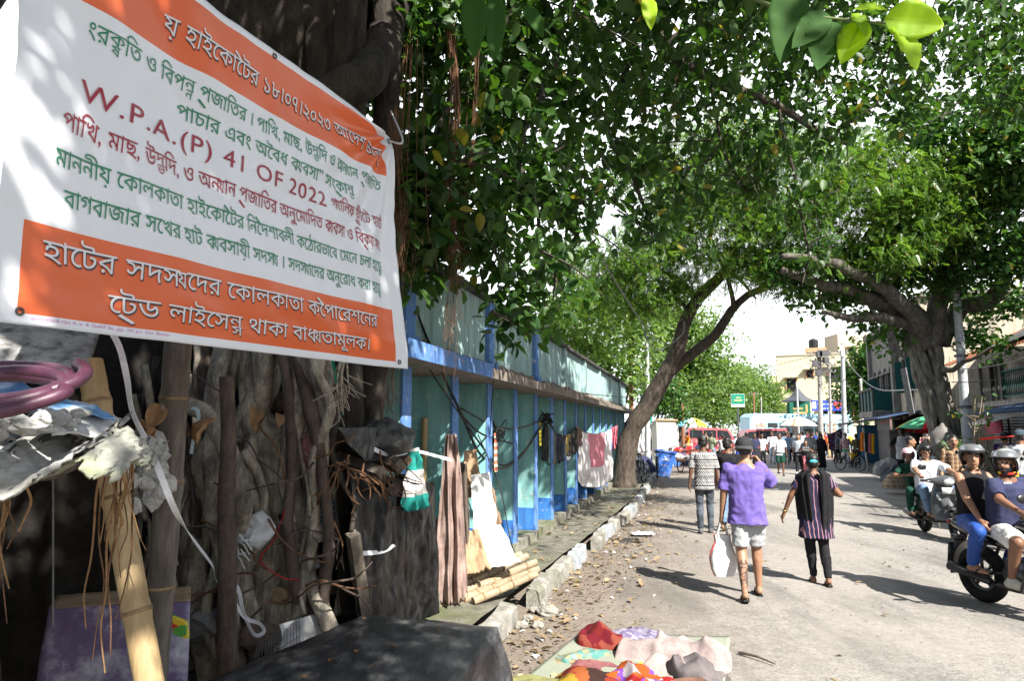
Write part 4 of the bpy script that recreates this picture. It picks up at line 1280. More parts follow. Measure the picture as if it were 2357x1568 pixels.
for i, (px, py, d, s) in enumerate(((345,1035,2.7,.06),(360,1075,2.7,.06),(335,1100,2.68,.05),(372,1120,2.7,.045),(350,1150,2.7,.05),(290,1075,2.4,.035),(300,1110,2.4,.03),(310,1165,2.45,.03))):
    rock(W(px,py,d), (s,s,s*1.1), M_RUB, 'mortar_lump', 'clod of grey mortar caught between the bamboo pole and the post', 'rubble', 'mortar clods', i*2.3+40)
# the purple hose: one long coil
m = MB(); pts = []
for i in range(150):
    a = i/150*2*math.pi*3.05 + .6; k = i/150
    c = W(-45, 890, 1.6)
    rr_ = .185 + .012*math.sin(i*.31) - .02*(int(a/(2*math.pi)) == 1)
    pts.append(c + Vector((math.cos(a)*rr_, math.sin(a)*rr_*.55 + .06*k, -math.sin(a)*.055*-1 + .055*k - .03 + .006*math.sin(i*.17))))
m.tube(pts, .0165, 10)
tag(m.build('hose', mat('purple_rubber_hose', (.055,.014,.033), .45, .2, 12, .15, col2=(.09,.027,.055), spec=.5), smooth=True), 'thick purple rubber hose coiled on the broken roof sheets', 'hose')
def ribbon(ctrl, w, mtl, name, n=60, parent=None, face=Vector((0,-1,.2)), tw=0.0):
    q = curve_pts(ctrl, n); m = MB(); vs = []
    for i, p in enumerate(q):
        d = (q[min(i+1,n)]-q[max(i-1,0)]).normalized(); f = face
        s = d.cross(f).normalized(); a = tw*math.sin(i*.23); s = s*math.cos(a) + f.normalized()*math.sin(a)
        nn = s.cross(d).normalized()*.0012
        vs += [p - s*w/2 + nn, p + s*w/2 + nn, p + s*w/2 - nn, p - s*w/2 - nn]
    fs = []
    for i in range(n):
        for k in range(4): fs.append((i*4+k, i*4+(k+1)%4, i*4+4+(k+1)%4, i*4+4+k))
    m.add(vs, fs); return m.build(name, mtl, parent, smooth=False)
o = ribbon([W(248,750,2.4), W(275,800,2.42), W(292,870,2.42), W(305,950,2.42), W(345,1030,2.4), W(372,1100,2.35), W(410,1190,2.4), W(450,1250,2.7), W(490,1305,3.4), W(500,1340,3.9), W(545,1352,3.9), W(560,1410,3.9), W(585,1462,3.9), W(608,1455,3.9), W(596,1436,3.9), W(562,1420,3.9), W(520,1355,3.9), W(505,1340,3.9)], .021, M_STRAP, 'plastic_strap', 110, tw=.5)
tag(o, 'long white plastic strap running from the banner down to the roots', 'strap')
# knot of strap round the root, cord ties
for px, py, d, r in ((545,1245,RD-.45,.06),(540,1275,RD-.4,.06)):
    m = MB(); m.torus(W(px,py,d), (0,.1,1), r, .008, 20, 6)
    for k in range(9):
        a = random.uniform(0,6.28); p = W(px,py,d-.08)
        m.tube([p, p+Vector((math.cos(a)*.06,-.02,math.sin(a)*.04)), p+Vector((math.cos(a)*.1,-.02,math.sin(a)*.05-.05))], .005, 5)
    tag(m.build('cord_tie', M_PLAST), 'frayed white cord tied round the braided root', 'cord', 'white cord ties')
o = ribbon([W(440,940,3.9), W(455,945,3.85), W(456,975,3.85), W(446,1010,3.9), W(440,1045,3.9)], .02, mat('pale_blue_tape',(.5,.65,.68),.5,.15,10,0), 'tape', 30)
tag(o, 'pale blue tape tied round the bent root', 'tape')
m = MB()
for k in range(40):
    p = W(712+random.uniform(-10,8), 1005, RD-.05)
    m.tube(curve_pts([p, p+Vector((random.gauss(0,.02),-.03,-.05)), p+Vector((random.gauss(.0,.03),-.03,-.12-random.random()*.09))],6), .003, 4)
m.torus(W(705,1003,RD), (0,.2,1), .075, .008, 18, 6)
tag(m.build('tassel', mat('red_white_cord',(.4,.05,.06),.9,.2,60,.2,col2=(.55,.4,.4))), 'red and white cord tassel tied round a fig root', 'tassel')
o = ribbon([W(668,1080,RD-.2), W(660,1160,RD-.25), W(632,1240,RD-.25), W(600,1290,RD-.3), W(650,1330,RD-.3), W(690,1335,RD-.3)], .008, mat('red_string',(.4,.02,.03),.7,.2,10,0), 'string', 40)
tag(o, 'thin red string trailing down the thick root', 'string')
# dry leaves caught there
def curled_leaf(c, ln, wd, rot, mtl, name='dry_leaf', curl=.5):
    M = Euler(rot).to_matrix(); c = Vector(c)
    def fn(u, v):
        s = (u-.5)*2; wv = math.sin(math.pi*min(1, v**.8))**.8
        return c + M @ Vector((s*wd*.5*wv, (v-.5)*ln, abs(s)*wd*curl*wv - .25*ln*curl*(v-.5)**2*4 + .004*math.sin(v*20+s)))
    m = MB(); m.grid(fn, 6, 9, .0008); return m.build(name, mtl, smooth=True)
for i, (px, py, d, ln, rz) in enumerate(((358,955,2.6,.13,(1.0,.4,.5)),(365,1035,2.6,.14,(.6,.1,.1)),(340,1000,2.55,.1,(1.2,.5,2)),(470,990,2.9,.14,(1.1,.3,-.8)),(585,955,3.8,.14,(.9,.4,.6)),(600,975,3.8,.12,(1.2,.2,-.4)),(640,965,3.9,.1,(1,.1,.8)),(330,985,2.5,.09,(.7,.5,1.4)))):
    tag(curled_leaf(W(px,py,d), ln, ln*.55, rz, M_DRY), 'curled brown dry leaf caught between the bamboo poles and roots', 'leaf', 'dry leaves caught in the roots')
# carton and packet in the hollow
ct = thing('carton', W(260,1500,3.1), 'worn carton with violet and white print in the dark hollow', 'carton', rz=R(8))
m = sheet('front_panel', (W(112,1402,3.1), W(440,1385,3.2), W(432,1575,3.1), W(80,1610,3.0)), mat('violet_print',(.13,.09,.19),.6,.2,5,.3,col2=(.2,.16,.28),stain=(.5,.5,.55),stain_amt=.9,stain_scale=5), .02, parent=ct)
m = sheet('top_panel', (W(130,1375,3.45), W(440,1350,3.5), W(440,1385,3.2), W(112,1402,3.1)), M_CARD, .015, parent=ct)
m = MB(); m.prism([W(392,1420,3.05), W(425,1435,3.05), W(430,1472,3.05), W(400,1462,3.05)], (0,.03,0)); tag(m.build('packet', cloth('packet_print','blotch',[(.6,.05,.04),(.1,.35,.06),(.7,.5,.05)],.05,.35)), 'small red and green snack packet beside the grey post', 'packet')
# orange rootlets hanging off the roof edge
random.seed(9)
for (x0, x1, n, ln) in ((10, 60, 6, 260), (225, 325, 9, 380), (240, 300, 5, 480), (-10, 15, 4, 380)):
    for k in range(n):
        x = random.uniform(x0, x1); d = 1.9 + random.uniform(-.05, .15) + (x > 150)*.15
        l_ = ln*random.uniform(.4, 1.05)
        pts = [W(x, 1045 + random.uniform(-10, 30), d)]
        for i in range(5):
            x += random.uniform(-20, 15)
            pts.append(W(x, 1060 + l_*(i+1)/5 + random.uniform(-8,8), d + random.uniform(-.02,.02)))
        q = curve_pts(pts, 20); r0 = random.uniform(.002, .0055)
        m = MB(); m.tube(q, [r0*(1-.5*i/20) for i in range(21)], 5); m.build('rootlet', M_RED if k % 2 else mat('tan_rootlet', (.26,.15,.07), .8, .3, 20, .3), fig)

for i, (px, py, d, sx_, sz_) in enumerate(((590,1225,4.2,.1,.12),(660,1190,4.5,.08,.06),(560,1060,4.4,.1,.07),(480,1240,4.6,.1,.09),(470,1440,4.3,.12,.1),(600,1465,4.2,.13,.08),(700,1285,4.6,.09,.1),(820,1000,5.2,.14,.06),(640,925,4.7,.12,.07),(700,1140,4.7,.07,.08))):
    m = MB(); c = W(px,py,d); m.ball(c, (sx_,sx_*.7,sz_), 18, 12); m.v = [tuple(Vector(q)+mnoise.noise_vector(Vector(q)*7+Vector((i*3,0,0)))*.05+mnoise.noise_vector(Vector(q)*17)*.02) for q in m.v]
    tag(m.build('plastic_bag', (M_PLAST, plain_('grey_bag_plastic',(.2,.2,.2)), plain_('brown_rag',(.12,.09,.07)))[i % 3], smooth=False), ('crumpled white plastic bag','crumpled grey plastic bag','bundled brown rag')[i % 3] + ' stuffed among the fig roots', 'bag' if i % 3 < 2 else 'rag', 'bags and rags stuffed among the roots')
# --- rails, bags and shelter on the pavement to the right of the roots
SD = 6.3
for a, b, r, lab in ((W(705,1232,4.5), W(885,1215,5.1), .05, 'upper bamboo rail lashed between the roots and the black shelter'), (W(640,1370,4.3), W(790,1352,4.9), .045, 'lower bamboo rail near the wire cage')):
    bamboo(a, b, r, r, (.2,.5,.8), M_BAMP, 'bamboo_rail', lab, 'rail')
bamboo(W(668,1600,4.4), W(672,1370,4.4), .04, .04, (.5,), M_BAMP, 'bamboo_stake', 'short bamboo stake under the lower rail', 'stake')
m = sheet('plastic_sheet', (W(735,1235,5.2), W(800,1228,5.2), W(822,1335,5.1), W(745,1322,5.1)), M_PLAST, .09, 24, 24, freq=5, seed=1, fold=.4); tag(m, 'crumpled white plastic hanging under the upper bamboo rail', 'plastic sheet')
m = sheet('sack', (W(756,1345,5.2), W(806,1340,5.2), W(808,1450,5.1), W(768,1450,5.1)), M_PLAST, .06, 20, 20, freq=5, seed=8, fold=.4); tag(m, 'flat white sack standing left of the black tarpaulin', 'sack')
rk_ = rock(W(745,1180,4.75), (.13,.1,.11), cloth('blue_white_packet','hstripe',[(.08,.3,.42),(.5,.6,.62)],.03,.4), 'wrapped_packet', 'packet wrapped in blue patterned plastic on the bamboo rail', 'packet', seed=7)
m = sheet('sack', (W(640,1440,4.1), W(745,1408,4.4), W(748,1530,4.3), W(640,1540,4.0)), M_PLAST, .06, 20, 16, freq=5, seed=12); tag(m, 'flattened white sack leaning beside the wire cage', 'sack')
cg = MB()
A = W(588,1512,3.9); B = W(690,1450,4.0)
for k in range(15):
    p = A.lerp(B, k/14); cg.tube([p, p - Vector((0,0,.3))], .002, 4); cg.tube([p, p + Vector((-.1,.3,.0))], .002, 4)
for k in range(8):
    o_ = Vector((0,0,-.04*k)); cg.tube([A+o_, B+o_], .002, 4)
    o_ = Vector((-.013*k,.042*k,0)); cg.tube([A+o_, B+o_], .002, 4)
tag(cg.build('wire_cage', M_WIREG), 'low wire mesh cage behind the covered table', 'cage')

def sd(px): return 4.5 + (px-810)/190*1.3
def SW(px, py, off=0.0): return W(px, py, sd(px) + off)
sh = thing('shelter', SW(900,1412).xy.to_3d() + Vector((0,0,.15)), 'low pavement shelter of black tarpaulin sheets and planks', 'shelter')
sheet('tarp_wall', (SW(805,1075,-0.14), SW(925,1105,-0.05), SW(940,1462,-0.09), SW(828,1462,-0.23)), M_TARP, .045, 40, 40, parent=sh, freq=3.2)
sheet('tarp_wall', (SW(908,1085,0.00), SW(1000,1120,0.16), SW(1010,1412,0.18), SW(928,1450,-0.02)), M_TARP, .05, 40, 40, parent=sh, freq=3.0, seed=4)
sheet('tarp_wall', (SW(770,1100,0.23), SW(1000,1110,0.36), SW(1000,1400,0.36), SW(770,1420,0.18)), M_HOLLOW, .05, parent=sh)
m = MB(); m.ball(SW(872,1010,0.00), (.25,.2,.135), 30, 18)
m.v = [tuple(Vector(q) + mnoise.noise_vector(Vector(q)*5)*.05 + mnoise.noise_vector(Vector(q)*12)*.02) for q in m.v]
m.build('tarp_roof', M_TARPD, sh, smooth=True)
sheet('tarp_roof', (SW(770,985,-0.09), SW(945,985,0.05), SW(960,1060,-0.05), SW(830,1062,-0.18)), M_TARPD, .07, 24, 18, parent=sh, freq=3, seed=2)
ribbon([SW(850,1030,-0.19), SW(900,1048,-0.18), SW(958,1040,-0.09), SW(1010,1052,0.09), SW(1040,1060,0.14)], .03, M_STRAP, 'rope', 30, sh)
ribbon([SW(822,1276,-0.26), SW(880,1270,-0.18), SW(908,1255,-0.14)], .03, M_STRAP, 'rope', 20, sh)
for a, b, c_, w in (((700,1030,5.3),(880,1090,sd(880)-.4),M_WOODG,.05),((760,1000,5.6),(920,1075,sd(920)-.5),M_WOODG,.06),((820,1095,5.9),(905,1128,sd(905)-.5),M_STICK,.05),((700,1060,5.2),(830,1130,5.8),M_STICK,.04),((690,1100,5.2),(850,1135,5.9),M_WOODG,.04),((800,1072,5.6),(940,1060,sd(940)-.3),M_WOODB,.04)):
    m = MB(); q = [W(*a), W(*b)]; m.tube(q, w, 4); m.build('plank', c_, sh)
m = MB(); m.tube([SW(812,1230,-0.27), SW(842,1440,-0.23)], .05, 4); m.build('post', M_WOODG, sh)
m = sheet('paper', (W(755,1020,5.2), W(780,1015,5.2), W(778,1052,5.1), W(752,1040,5.1)), M_PLAST, .02, parent=sh)
random.seed(14)
for k in range(26):
    x = random.uniform(770, 905); y0 = random.uniform(1030, 1100); d = sd(x) - .35
    pts = [W(x, y0, d)]; a = random.uniform(.2, 2.6)
    for i in range(4):
        a += random.uniform(-.9, .9); x += 22*math.cos(a); y0 += 26*abs(math.sin(a)); pts.append(W(x, y0, d + random.uniform(-.05,.05)))
    q = curve_pts(pts, 12); m = MB(); m.tube(q, [.007*(1-.6*i/12) for i in range(13)], 4); m.build('rootlet', M_RED, fig)
o = ribbon([W(765,830,4.6), W(790,960,5.0), W(800,1030,5.3), W(850,1080,5.4), W(862,1130,5.4), W(868,1180,5.4), W(888,1198,5.4)], .02, mat('green_ribbon',(.02,.35,.22),.5,.2,8,0), 'ribbon', 50, tw=.8)
tag(o, 'green plastic ribbon dangling over the shelter planks', 'ribbon')

def drape(name, label, cat, mtl, TL, TR, BL, BR, folds=4, amp=.02, sag=.0, nu=30, nv=26, seed=0.0, group=None, thick=.003, ragged=0.0, pinch=0.0, parent=None):
    TL, TR, BL, BR = map(Vector, (TL, TR, BL, BR))
    n = (TR-TL).cross(BL-TL).normalized()
    def fn(u, v):
        uu = .5 + (u-.5)*(1 - pinch*(1-v)**2)
        p = TL.lerp(TR, uu).lerp(BL.lerp(BR, uu), v*(1 + ragged*mnoise.noise(Vector((u*7+seed, 0, 3)))))
        ph = folds*2*math.pi*u + 3.2*mnoise.noise(Vector((u*2+seed, v*2.2, 1)))
        a = amp*(math.sin(ph) + .4*math.sin(2.3*ph+1))*(.45+.75*v) + amp*.8*mnoise.noise(Vector((u*5, v*7, seed)))
        return p + n*a - Vector((0,0,sag*math.sin(math.pi*u)))
    m = MB(); m.grid(fn, nu, nv, thick)
    o = m.build(name, mtl, parent, smooth=True)
    return tag(o, label, cat, group) if label else o

stc = cloth('teal_grey_stripes', 'hstripe', [(.45,.43,.42),(.02,.24,.21)], .34, .9, .42)
drape('hanging_cloth', 'small cloth with black, teal and grey stripes on the shelter corner', 'cloth', stc, SW(938,1035,-.2), SW(968,1030,-.15), SW(928,1178,-.2), SW(986,1168,-.15), 2.5, .03, ragged=.06, seed=2, pinch=.3)
drape('hanging_cloth', 'long faded pinkish brown cloth knotted and hanging beside the shelter', 'cloth', mat('faded_pink_cloth', (.22,.15,.13), .95, .25, 6, .5, col2=(.34,.25,.22), stain=(.16,.09,.08), stain_amt=.5, stain_scale=4), W(1008,1000,6.9), W(1070,1000,6.95), W(1000,1392,6.65), W(1078,1380,6.75), 2.2, .05, nu=70, nv=80, ragged=.1, seed=5, pinch=.6)
drape('hanging_cloth', 'dark brown cloth hanging behind the long faded cloth', 'cloth', mat('dark_brown_cloth', (.08,.06,.05), .95, .3, 6, .5, col2=(.15,.12,.1)), W(1050,1060,7.1), W(1075,1070,7.15), W(1050,1330,7.1), W(1085,1320,7.15), 2.5, .03, seed=8)
drape('hanging_cloth', 'orange spotted brown cloth low beside the black tarpaulin', 'cloth', cloth('spotted_brown', 'dots', [(.17,.085,.04),(.4,.25,.12)], .07, .9, .35), W(985,1205,6.9), W(1012,1190,6.95), W(980,1300,6.8), W(1015,1320,6.8), 1.5, .02, seed=9)
bamboo(W(972,1240,7.3), W(978,962,7.3), .035, .035, (.3,.7), M_BAM, 'bamboo_post', 'yellow bamboo post behind the shelter roof', 'post')
m = MB(); pp = [W(984,966,7.4), W(1009,975,7.4), W(1004,1215,7.4), W(990,1215,7.4)]; m.prism(pp, (.02,.05,0)); o = m.build('plank', M_WOODB); roughen(o, .008, 6, 2, 3); tag(o, 'weathered brown plank standing behind the faded cloth', 'plank')
drape('cardboard_sheet', 'tan cardboard sheet leaning on a pillar behind the white board', 'cardboard', M_CARD, W(1068,1038,7.8), W(1096,1035,7.9), W(1068,1150,7.7), W(1110,1140,7.8), .6, .01)
M_WBOARD = mat('white_laminate', (.66,.66,.64), .6, .1, 6, .2, stain=(.4,.3,.2), stain_amt=.5, stain_scale=3)
o = drape('laminate_board', 'white curved board leaning against the pillars', 'board', M_WBOARD, W(1084,1094,7.6), W(1128,1088,7.75), W(1090,1225,7.35), W(1145,1216,7.5), .45, .02, ragged=.1)
o = drape('laminate_board', 'brown backed torn board curling beside the white one', 'board', M_WOODB, W(1126,1110,7.75), W(1140,1130,7.8), W(1140,1220,7.55), W(1152,1222,7.6), .5, .02, ragged=.1)
o = drape('paper_sheet', 'big white sheet of card lying against the foot of the pillars', 'card', M_WBOARD, W(1090,1212,7.35), W(1152,1212,7.5), W(1092,1305,6.95), W(1195,1300,7.05), .8, .03, ragged=.05, seed=3)
o = drape('cardboard_sheet', 'torn brown cardboard under the white sheet of card', 'cardboard', M_CARD, W(1072,1225,7.2), W(1100,1218,7.25), W(1070,1322,6.85), W(1130,1312,6.9), .8, .02, ragged=.1, seed=6)
# bamboo poles stacked on the pavement
random.seed(4)
for i, (x0, y0, x1, y1, d0, d1, zz) in enumerate(((1012,1398,1150,1345,6.75,7.15,0),(1045,1392,1190,1330,6.85,7.2,0),(1072,1375,1240,1312,6.95,7.3,0),(1062,1350,1215,1282,7.05,7.5,.05),(1072,1362,1235,1296,7.0,7.4,.05),(1090,1385,1235,1322,6.8,7.2,0),(1060,1330,1200,1278,7.1,7.5,.08))):
    bamboo(W(x0,y0,d0), W(x1,y1,d1), .042, .038, (.15,.38,.6,.85), M_BAMP, 'bamboo_pole', 'cut bamboo pole in the stack on the pavement edge', 'pole', group='bamboo poles stacked by the kerb')

# --- table under a black tarpaulin, nearest the camera
tb_ = [G(830,1412,.8), G(1131,1438,.8), G(1000,1580,.8), G(430,1592,.8)]
tb_[2] = tb_[1] + (tb_[2]-tb_[1])*1.7; tb_[3] = tb_[0] + (tb_[3]-tb_[0])*1.6
cx = sum(tb_, Vector())/4
def tarp_pt(ring, k):
    """ring 0..1 round the table, k 0..1 from the middle of the top (0) over the edge (.55) to the ground (1)"""
    a = (ring % 1.0)*4; i = int(a); f = a - i
    e = tb_[i].lerp(tb_[(i+1) % 4], f)
    if k <= .55:
        q = cx.lerp(e, (k/.55)**.9); rr_ = (k/.55)
        q.z = .8 - .02*rr_**6 + .012*mnoise.noise(q*3.0) + .008*mnoise.noise(q*8) 
        return q
    dpt = (k-.55)/.45
    out = Vector((e.x-cx.x, e.y-cx.y, 0)).normalized()
    cr = (1-min(1, min(f, 1-f)*5))
    fl = .04 + .3*dpt + (.12*dpt*math.sin(ring*70+mnoise.noise(Vector((ring*20,dpt*2,0)))*2)) + cr*.12*dpt
    q = e + out*fl*(1 if dpt > 0 else 0)
    q.z = .78*(1-dpt) + .02
    return q + mnoise.noise_vector(q*4)*.02
m = MB(); m.grid(lambda u, v: tarp_pt(u, v), 140, 60)
o = m.build('covered_table', mat('foreground_tarpaulin', (.012,.013,.015), .5, .4, 7, .35, col2=(.04,.042,.046), stain=(.16,.16,.165), stain_amt=.6, stain_scale=9, stretch=(1,.45,1), spec=.45), smooth=True)
tag(o, 'low table hidden under a dusty black tarpaulin in front of the roots', 'covered table')
for i, (px, py) in enumerate(((820,1500),(905,1488),(860,1535),(760,1520),(1010,1450),(700,1560),(840,1425))):
    p = G(px, py, .815); tag(curled_leaf(p, .035, .022, (0, .1, i), M_DRY, curl=.25), 'tiny dry leaf lying on the black tarpaulin of the table', 'leaf', 'dry leaves on the tarpaulin')

# --- bedding spread on a mat in the street
mp_ = [G(1335,1462), G(1682,1472), G(1660,1640), G(1120,1640)]
m = MB(); m.grid(lambda u, v: mp_[0].lerp(mp_[1],u).lerp(mp_[3].lerp(mp_[2],u),v) + Vector((0,0,.012+.008*mnoise.noise(Vector((u*6,v*6,0))))), 40, 30, .008)
tag(m.build('mat', cloth('woven_mat','vstripe',[(.3,.3,.27),(.2,.24,.16)],.035,.8), smooth=True), 'woven striped mat spread on the road under the bedding', 'mat')
def heap(name, label, cat, mtl, c, rx, ry, h, seed, rot=0.0, nfold=1.0, nu=90, nv=34):
    """a cloth thrown down in a heap: rumpled dome with creases"""
    c = Vector(c)
    def fn(u, v):
        a = 2*math.pi*u; rr_ = math.sin(v*math.pi/2)
        b = 1 + .22*mnoise.noise(Vector((math.cos(a)*1.3+seed, math.sin(a)*1.3, seed)))
        x = math.cos(a)*rr_*rx*b; y = math.sin(a)*rr_*ry*b
        z = h*(math.cos(v*math.pi/2)**.8)
        q = Vector((x*3.2+seed, y*3.2, z*2+seed*.7))
        ridge = .5 + .9*mnoise.noise(q*.9) + (math.sqrt(.02+(mnoise.noise(q*1.5)*1.6)**2))*-.75 + .12*mnoise.noise(q*4)
        z = z + (ridge-.3)*.13*nfold*(.3+.7*(1-v**3))*min(1, h/.12)
        k = mnoise.noise_vector(q*1.3)*.06*nfold
        X = x + k.x; Y = y + k.y
        return c + Vector((X*math.cos(rot)-Y*math.sin(rot), X*math.sin(rot)+Y*math.cos(rot), max(.015, z + .012)))
    m = MB(); m.grid(fn, nu, nv)
    return tag(m.build(name, mtl, smooth=True), label, cat)
def bedc(px, py): return G(px, py, .0)
heap('blanket','rolled red blanket at the back left of the bedding','blanket', cloth('red_print','blotch',[(0.149,0.014,0.014),(0.186,0.043,0.028),(0.112,0.009,0.015)],.12), bedc(1382,1482), .22,.26,.17, 1, .4, .7)
heap('quilt','lilac lace quilt folded in the middle of the bedding','quilt', cloth('lilac_lace','blotch',[(0.124,0.105,0.186),(0.155,0.136,0.223),(0.248,0.229,0.291)],.035), bedc(1465,1478), .3,.2,.11, 2, .1, .5)
heap('quilt','thick pinkish grey quilt heaped at the right of the bedding','quilt', mat('pink_grey_quilt', (0.260,0.205,0.198), .95, .2, 9, .4, col2=(0.347,0.285,0.273)), bedc(1560,1530), .47,.36,.15, 3, -.2, 1.3, 110, 40)
heap('quilt','dark grey end of a quilt at the right edge of the mat','quilt', mat('grey_quilt', (0.099,0.087,0.090), .95, .2, 9, .4, col2=(0.149,0.130,0.130)), bedc(1612,1560), .22,.17,.12, 4, .2, 1.0)
heap('bedsheet','pale teal flowered sheet at the left of the bedding','bedsheet', cloth('teal_flowers','blotch',[(0.081,0.205,0.186),(0.174,0.260,0.236),(0.223,0.223,0.136)],.06), bedc(1335,1520), .26,.13,.07, 5, .3, 1.0)
heap('bedsheet','crumpled maroon sheet between the teal and the orange cloths','bedsheet', mat('maroon_sheet', (0.155,0.043,0.050), .95, .25, 8, .3, col2=(0.248,0.112,0.112)), bedc(1400,1545), .3,.13,.07, 6, .1, 1.0)
heap('bedsheet','red and orange sheet with yellow patches near the camera','bedsheet', cloth('orange_patches','blotch',[(0.205,0.028,0.019),(0.223,0.062,0.019),(0.260,0.167,0.019),(0.031,0.015,0.012)],.16), bedc(1330,1590), .42,.2,.1, 7, .1, 1.0)
heap('bedsheet','red sheet with white and violet scrolls at the bottom of the frame','bedsheet', cloth('scroll_print','blotch',[(0.211,0.012,0.012),(0.260,0.236,0.248),(0.124,0.043,0.248),(0.298,0.062,0.012)],.075), bedc(1465,1590), .36,.2,.12, 8, -.1, 1.0)
heap('bedsheet','olive green cloth spread at the left corner of the mat','bedsheet', mat('olive_cloth', (0.186,0.186,0.062), .95, .2, 9, .3, col2=(0.260,0.260,0.105)), bedc(1235,1590), .3,.22,.05, 9, 0, .5)
heap('bedsheet','brown cloth at the right front of the bedding','bedsheet', mat('rust_cloth', (0.155,0.081,0.056), .95, .25, 9, .3), bedc(1580,1600), .3,.14,.06, 10, 0, 1)

# --- cables along the building, clothes line, washing
def cable(name, label, ctrl, r=.008, mtl=None, n=40, group='black cables along the building', cat='cable', extra=()):
    m = MB(); m.tube(curve_pts(ctrl, n), r, 5)
    for e in extra: m.tube(curve_pts(e, n), r*.8, 5)
    return tag(m.build(name, mtl or M_WIRE, smooth=True), label, cat, group)
cable('cable','bundle of black cables sagging down past the banner edge to the pillars', [W(870,380,6),W(930,640,6.4),W(1010,840,6.9),W(1075,985,7.4)], .012, extra=([W(915,500,6),W(955,700,6.4),W(1020,860,7),W(1078,985,7.4)],[W(880,600,6),W(960,800,6.4),W(1075,980,7.4)]), group=None)
cable('cable','thick loop of black cables slung across the turquoise pillars', [W(1075,985,7.9),W(1105,1045,8.4),W(1150,1078,9.0),W(1200,1050,10.2),W(1255,968,11.6)], .016, extra=([W(1078,985,7.9),W(1150,1070,9.1),W(1205,1040,10.3),W(1255,966,11.6)],[W(1060,940,7.9),W(1140,982,9),W(1200,985,10.2),W(1256,962,11.6)],[W(1060,955,7.9),W(1110,1000,8.4),W(1180,1022,9.6)]), group=None)
cable('cable','single black wire hanging down from the cable loop to the pavement', [W(1100,1000,8.2),W(1150,1120,8.0),W(1172,1230,7.8),W(1192,1300,7.4)], .007, group=None)
cable('cable','thin black wire dropping from the leaves in front of the canopy', [W(1146,420,8),W(1147,640,8),W(1146,800,8),W(1135,880,8.1),W(1128,1000,8.3)], .006, group=None)
cable('cable','thin wire running along the parapet above the canopy', [W(1040,780,8),W(1170,880,10),W(1330,905,14),W(1440,915,19)], .01, group=None)
cable('cable','pair of grey wires slanting down through the leaves above the street', [W(1200,300,9),W(1290,420,10),W(1400,620,12),W(1475,740,14)], .014, M_WIREG, extra=([W(1180,260,9),W(1300,460,10),W(1478,745,14)],), group=None)
cable('cable','tangle of pale wires drooping from the end of the slanting pair', [W(1475,740,14),W(1500,800,14),W(1530,800,14.2),W(1570,770,14.5),W(1575,740,14.5)], .01, M_WIREG, extra=([W(1475,740,14),W(1490,790,14)],[W(1478,745,14),W(1520,790,14.2),W(1550,780,14.4)]), group=None)
m = MB()
for k in range(12):
    p = W(1256,964,11.55); a = random.uniform(0,6.28)
    m.tube(curve_pts([p + Vector((random.gauss(0,.06),random.gauss(0,.04),random.gauss(0,.06))) for _ in range(5)], 14), .01, 4)
tag(m.build('cable_knot', M_WIRE), 'knotted bundle of cables on the pillar above the washing', 'cable')
m = MB()
for k in range(10):
    m.tube(curve_pts([W(1140,1000,8.9) + Vector((random.gauss(0,.06),random.gauss(0,.03),random.gauss(0,.09))) for _ in range(5)], 14), .007, 4)
tag(m.build('cable_knot', M_WIRE), 'small tangle of wires hanging under the cable loop', 'cable')
LN = [W(1256,966,11.6), W(1290,1003,13.2), W(1320,985,14.6), W(1332,990,15.0), W(1370,1000,16.6), W(1405,985,18.2), W(1440,965,19.6)]
cable('clothes_line','clothes line tied from the pillar to the leaning neem', LN, .008, group=None, cat='rope')
def washing(label, mtl, x0, x1, y0, y1, yb, d0, d1, cat='washing', folds=2.5, amp=.03, rg=.08, seed=0.0, name='hanging_clothes'):
    return drape(name, label, cat, mtl, W(x0,y0,d0), W(x1,y1,d1), W(x0,yb,d0), W(x1,yb-4,d1), folds, amp, ragged=rg, seed=seed, nu=24, nv=20)
K = lambda n, c, c2=None: mat(n, c, .92, .25, 8, .3, col2=c2)
washing('black trousers hung first on the clothes line', K('black_wash',(.02,.02,.022),(.05,.05,.05)), 1251,1262,968,984,1062,11.9,12.2, seed=1)
washing('dark grey trousers hung beside the black ones', K('grey_wash',(.1,.1,.095),(.17,.17,.165)), 1262,1279,980,994,1072,12.2,12.7, seed=2)
washing('navy cloth with a pale corner on the clothes line', K('navy_wash',(.02,.025,.04),(.05,.06,.08)), 1280,1298,995,1003,1066,12.8,13.4, seed=3, rg=.2)
washing('pair of khaki and white striped trousers on the clothes line', cloth('khaki_stripe','vstripe',[(.4,.3,.12),(.05,.05,.06)],.16), 1298,1314,1002,1000,1052,13.4,14.0, seed=4)
washing('white shirt tail showing under the khaki trousers', K('white_wash',(.62,.63,.66)), 1299,1312,1020,1020,1062,13.6,14.1, seed=5, rg=.25)
washing('black garment with white lining before the brown shirt', K('black_wash',(.02,.02,.022)), 1314,1328,998,986,1046,14.0,14.7, seed=6, rg=.2)
washing('brown shirt bunched beside the chequered cloth', K('brown_wash',(.16,.11,.09),(.24,.17,.14)), 1326,1340,980,990,1030,14.7,15.2, seed=7, rg=.2)
tw_ = drape('hanging_towel', 'large white cloth with a pink chequered middle on the clothes line', 'cloth', mat('white_cotton',(.74,.72,.72),.95,.05,9,.2), W(1330,988,15.2), W(1407,990,17.6), W(1334,1118,15.2), W(1409,1108,17.6), 1.5, .035, sag=.1, nu=40, nv=40, seed=3)
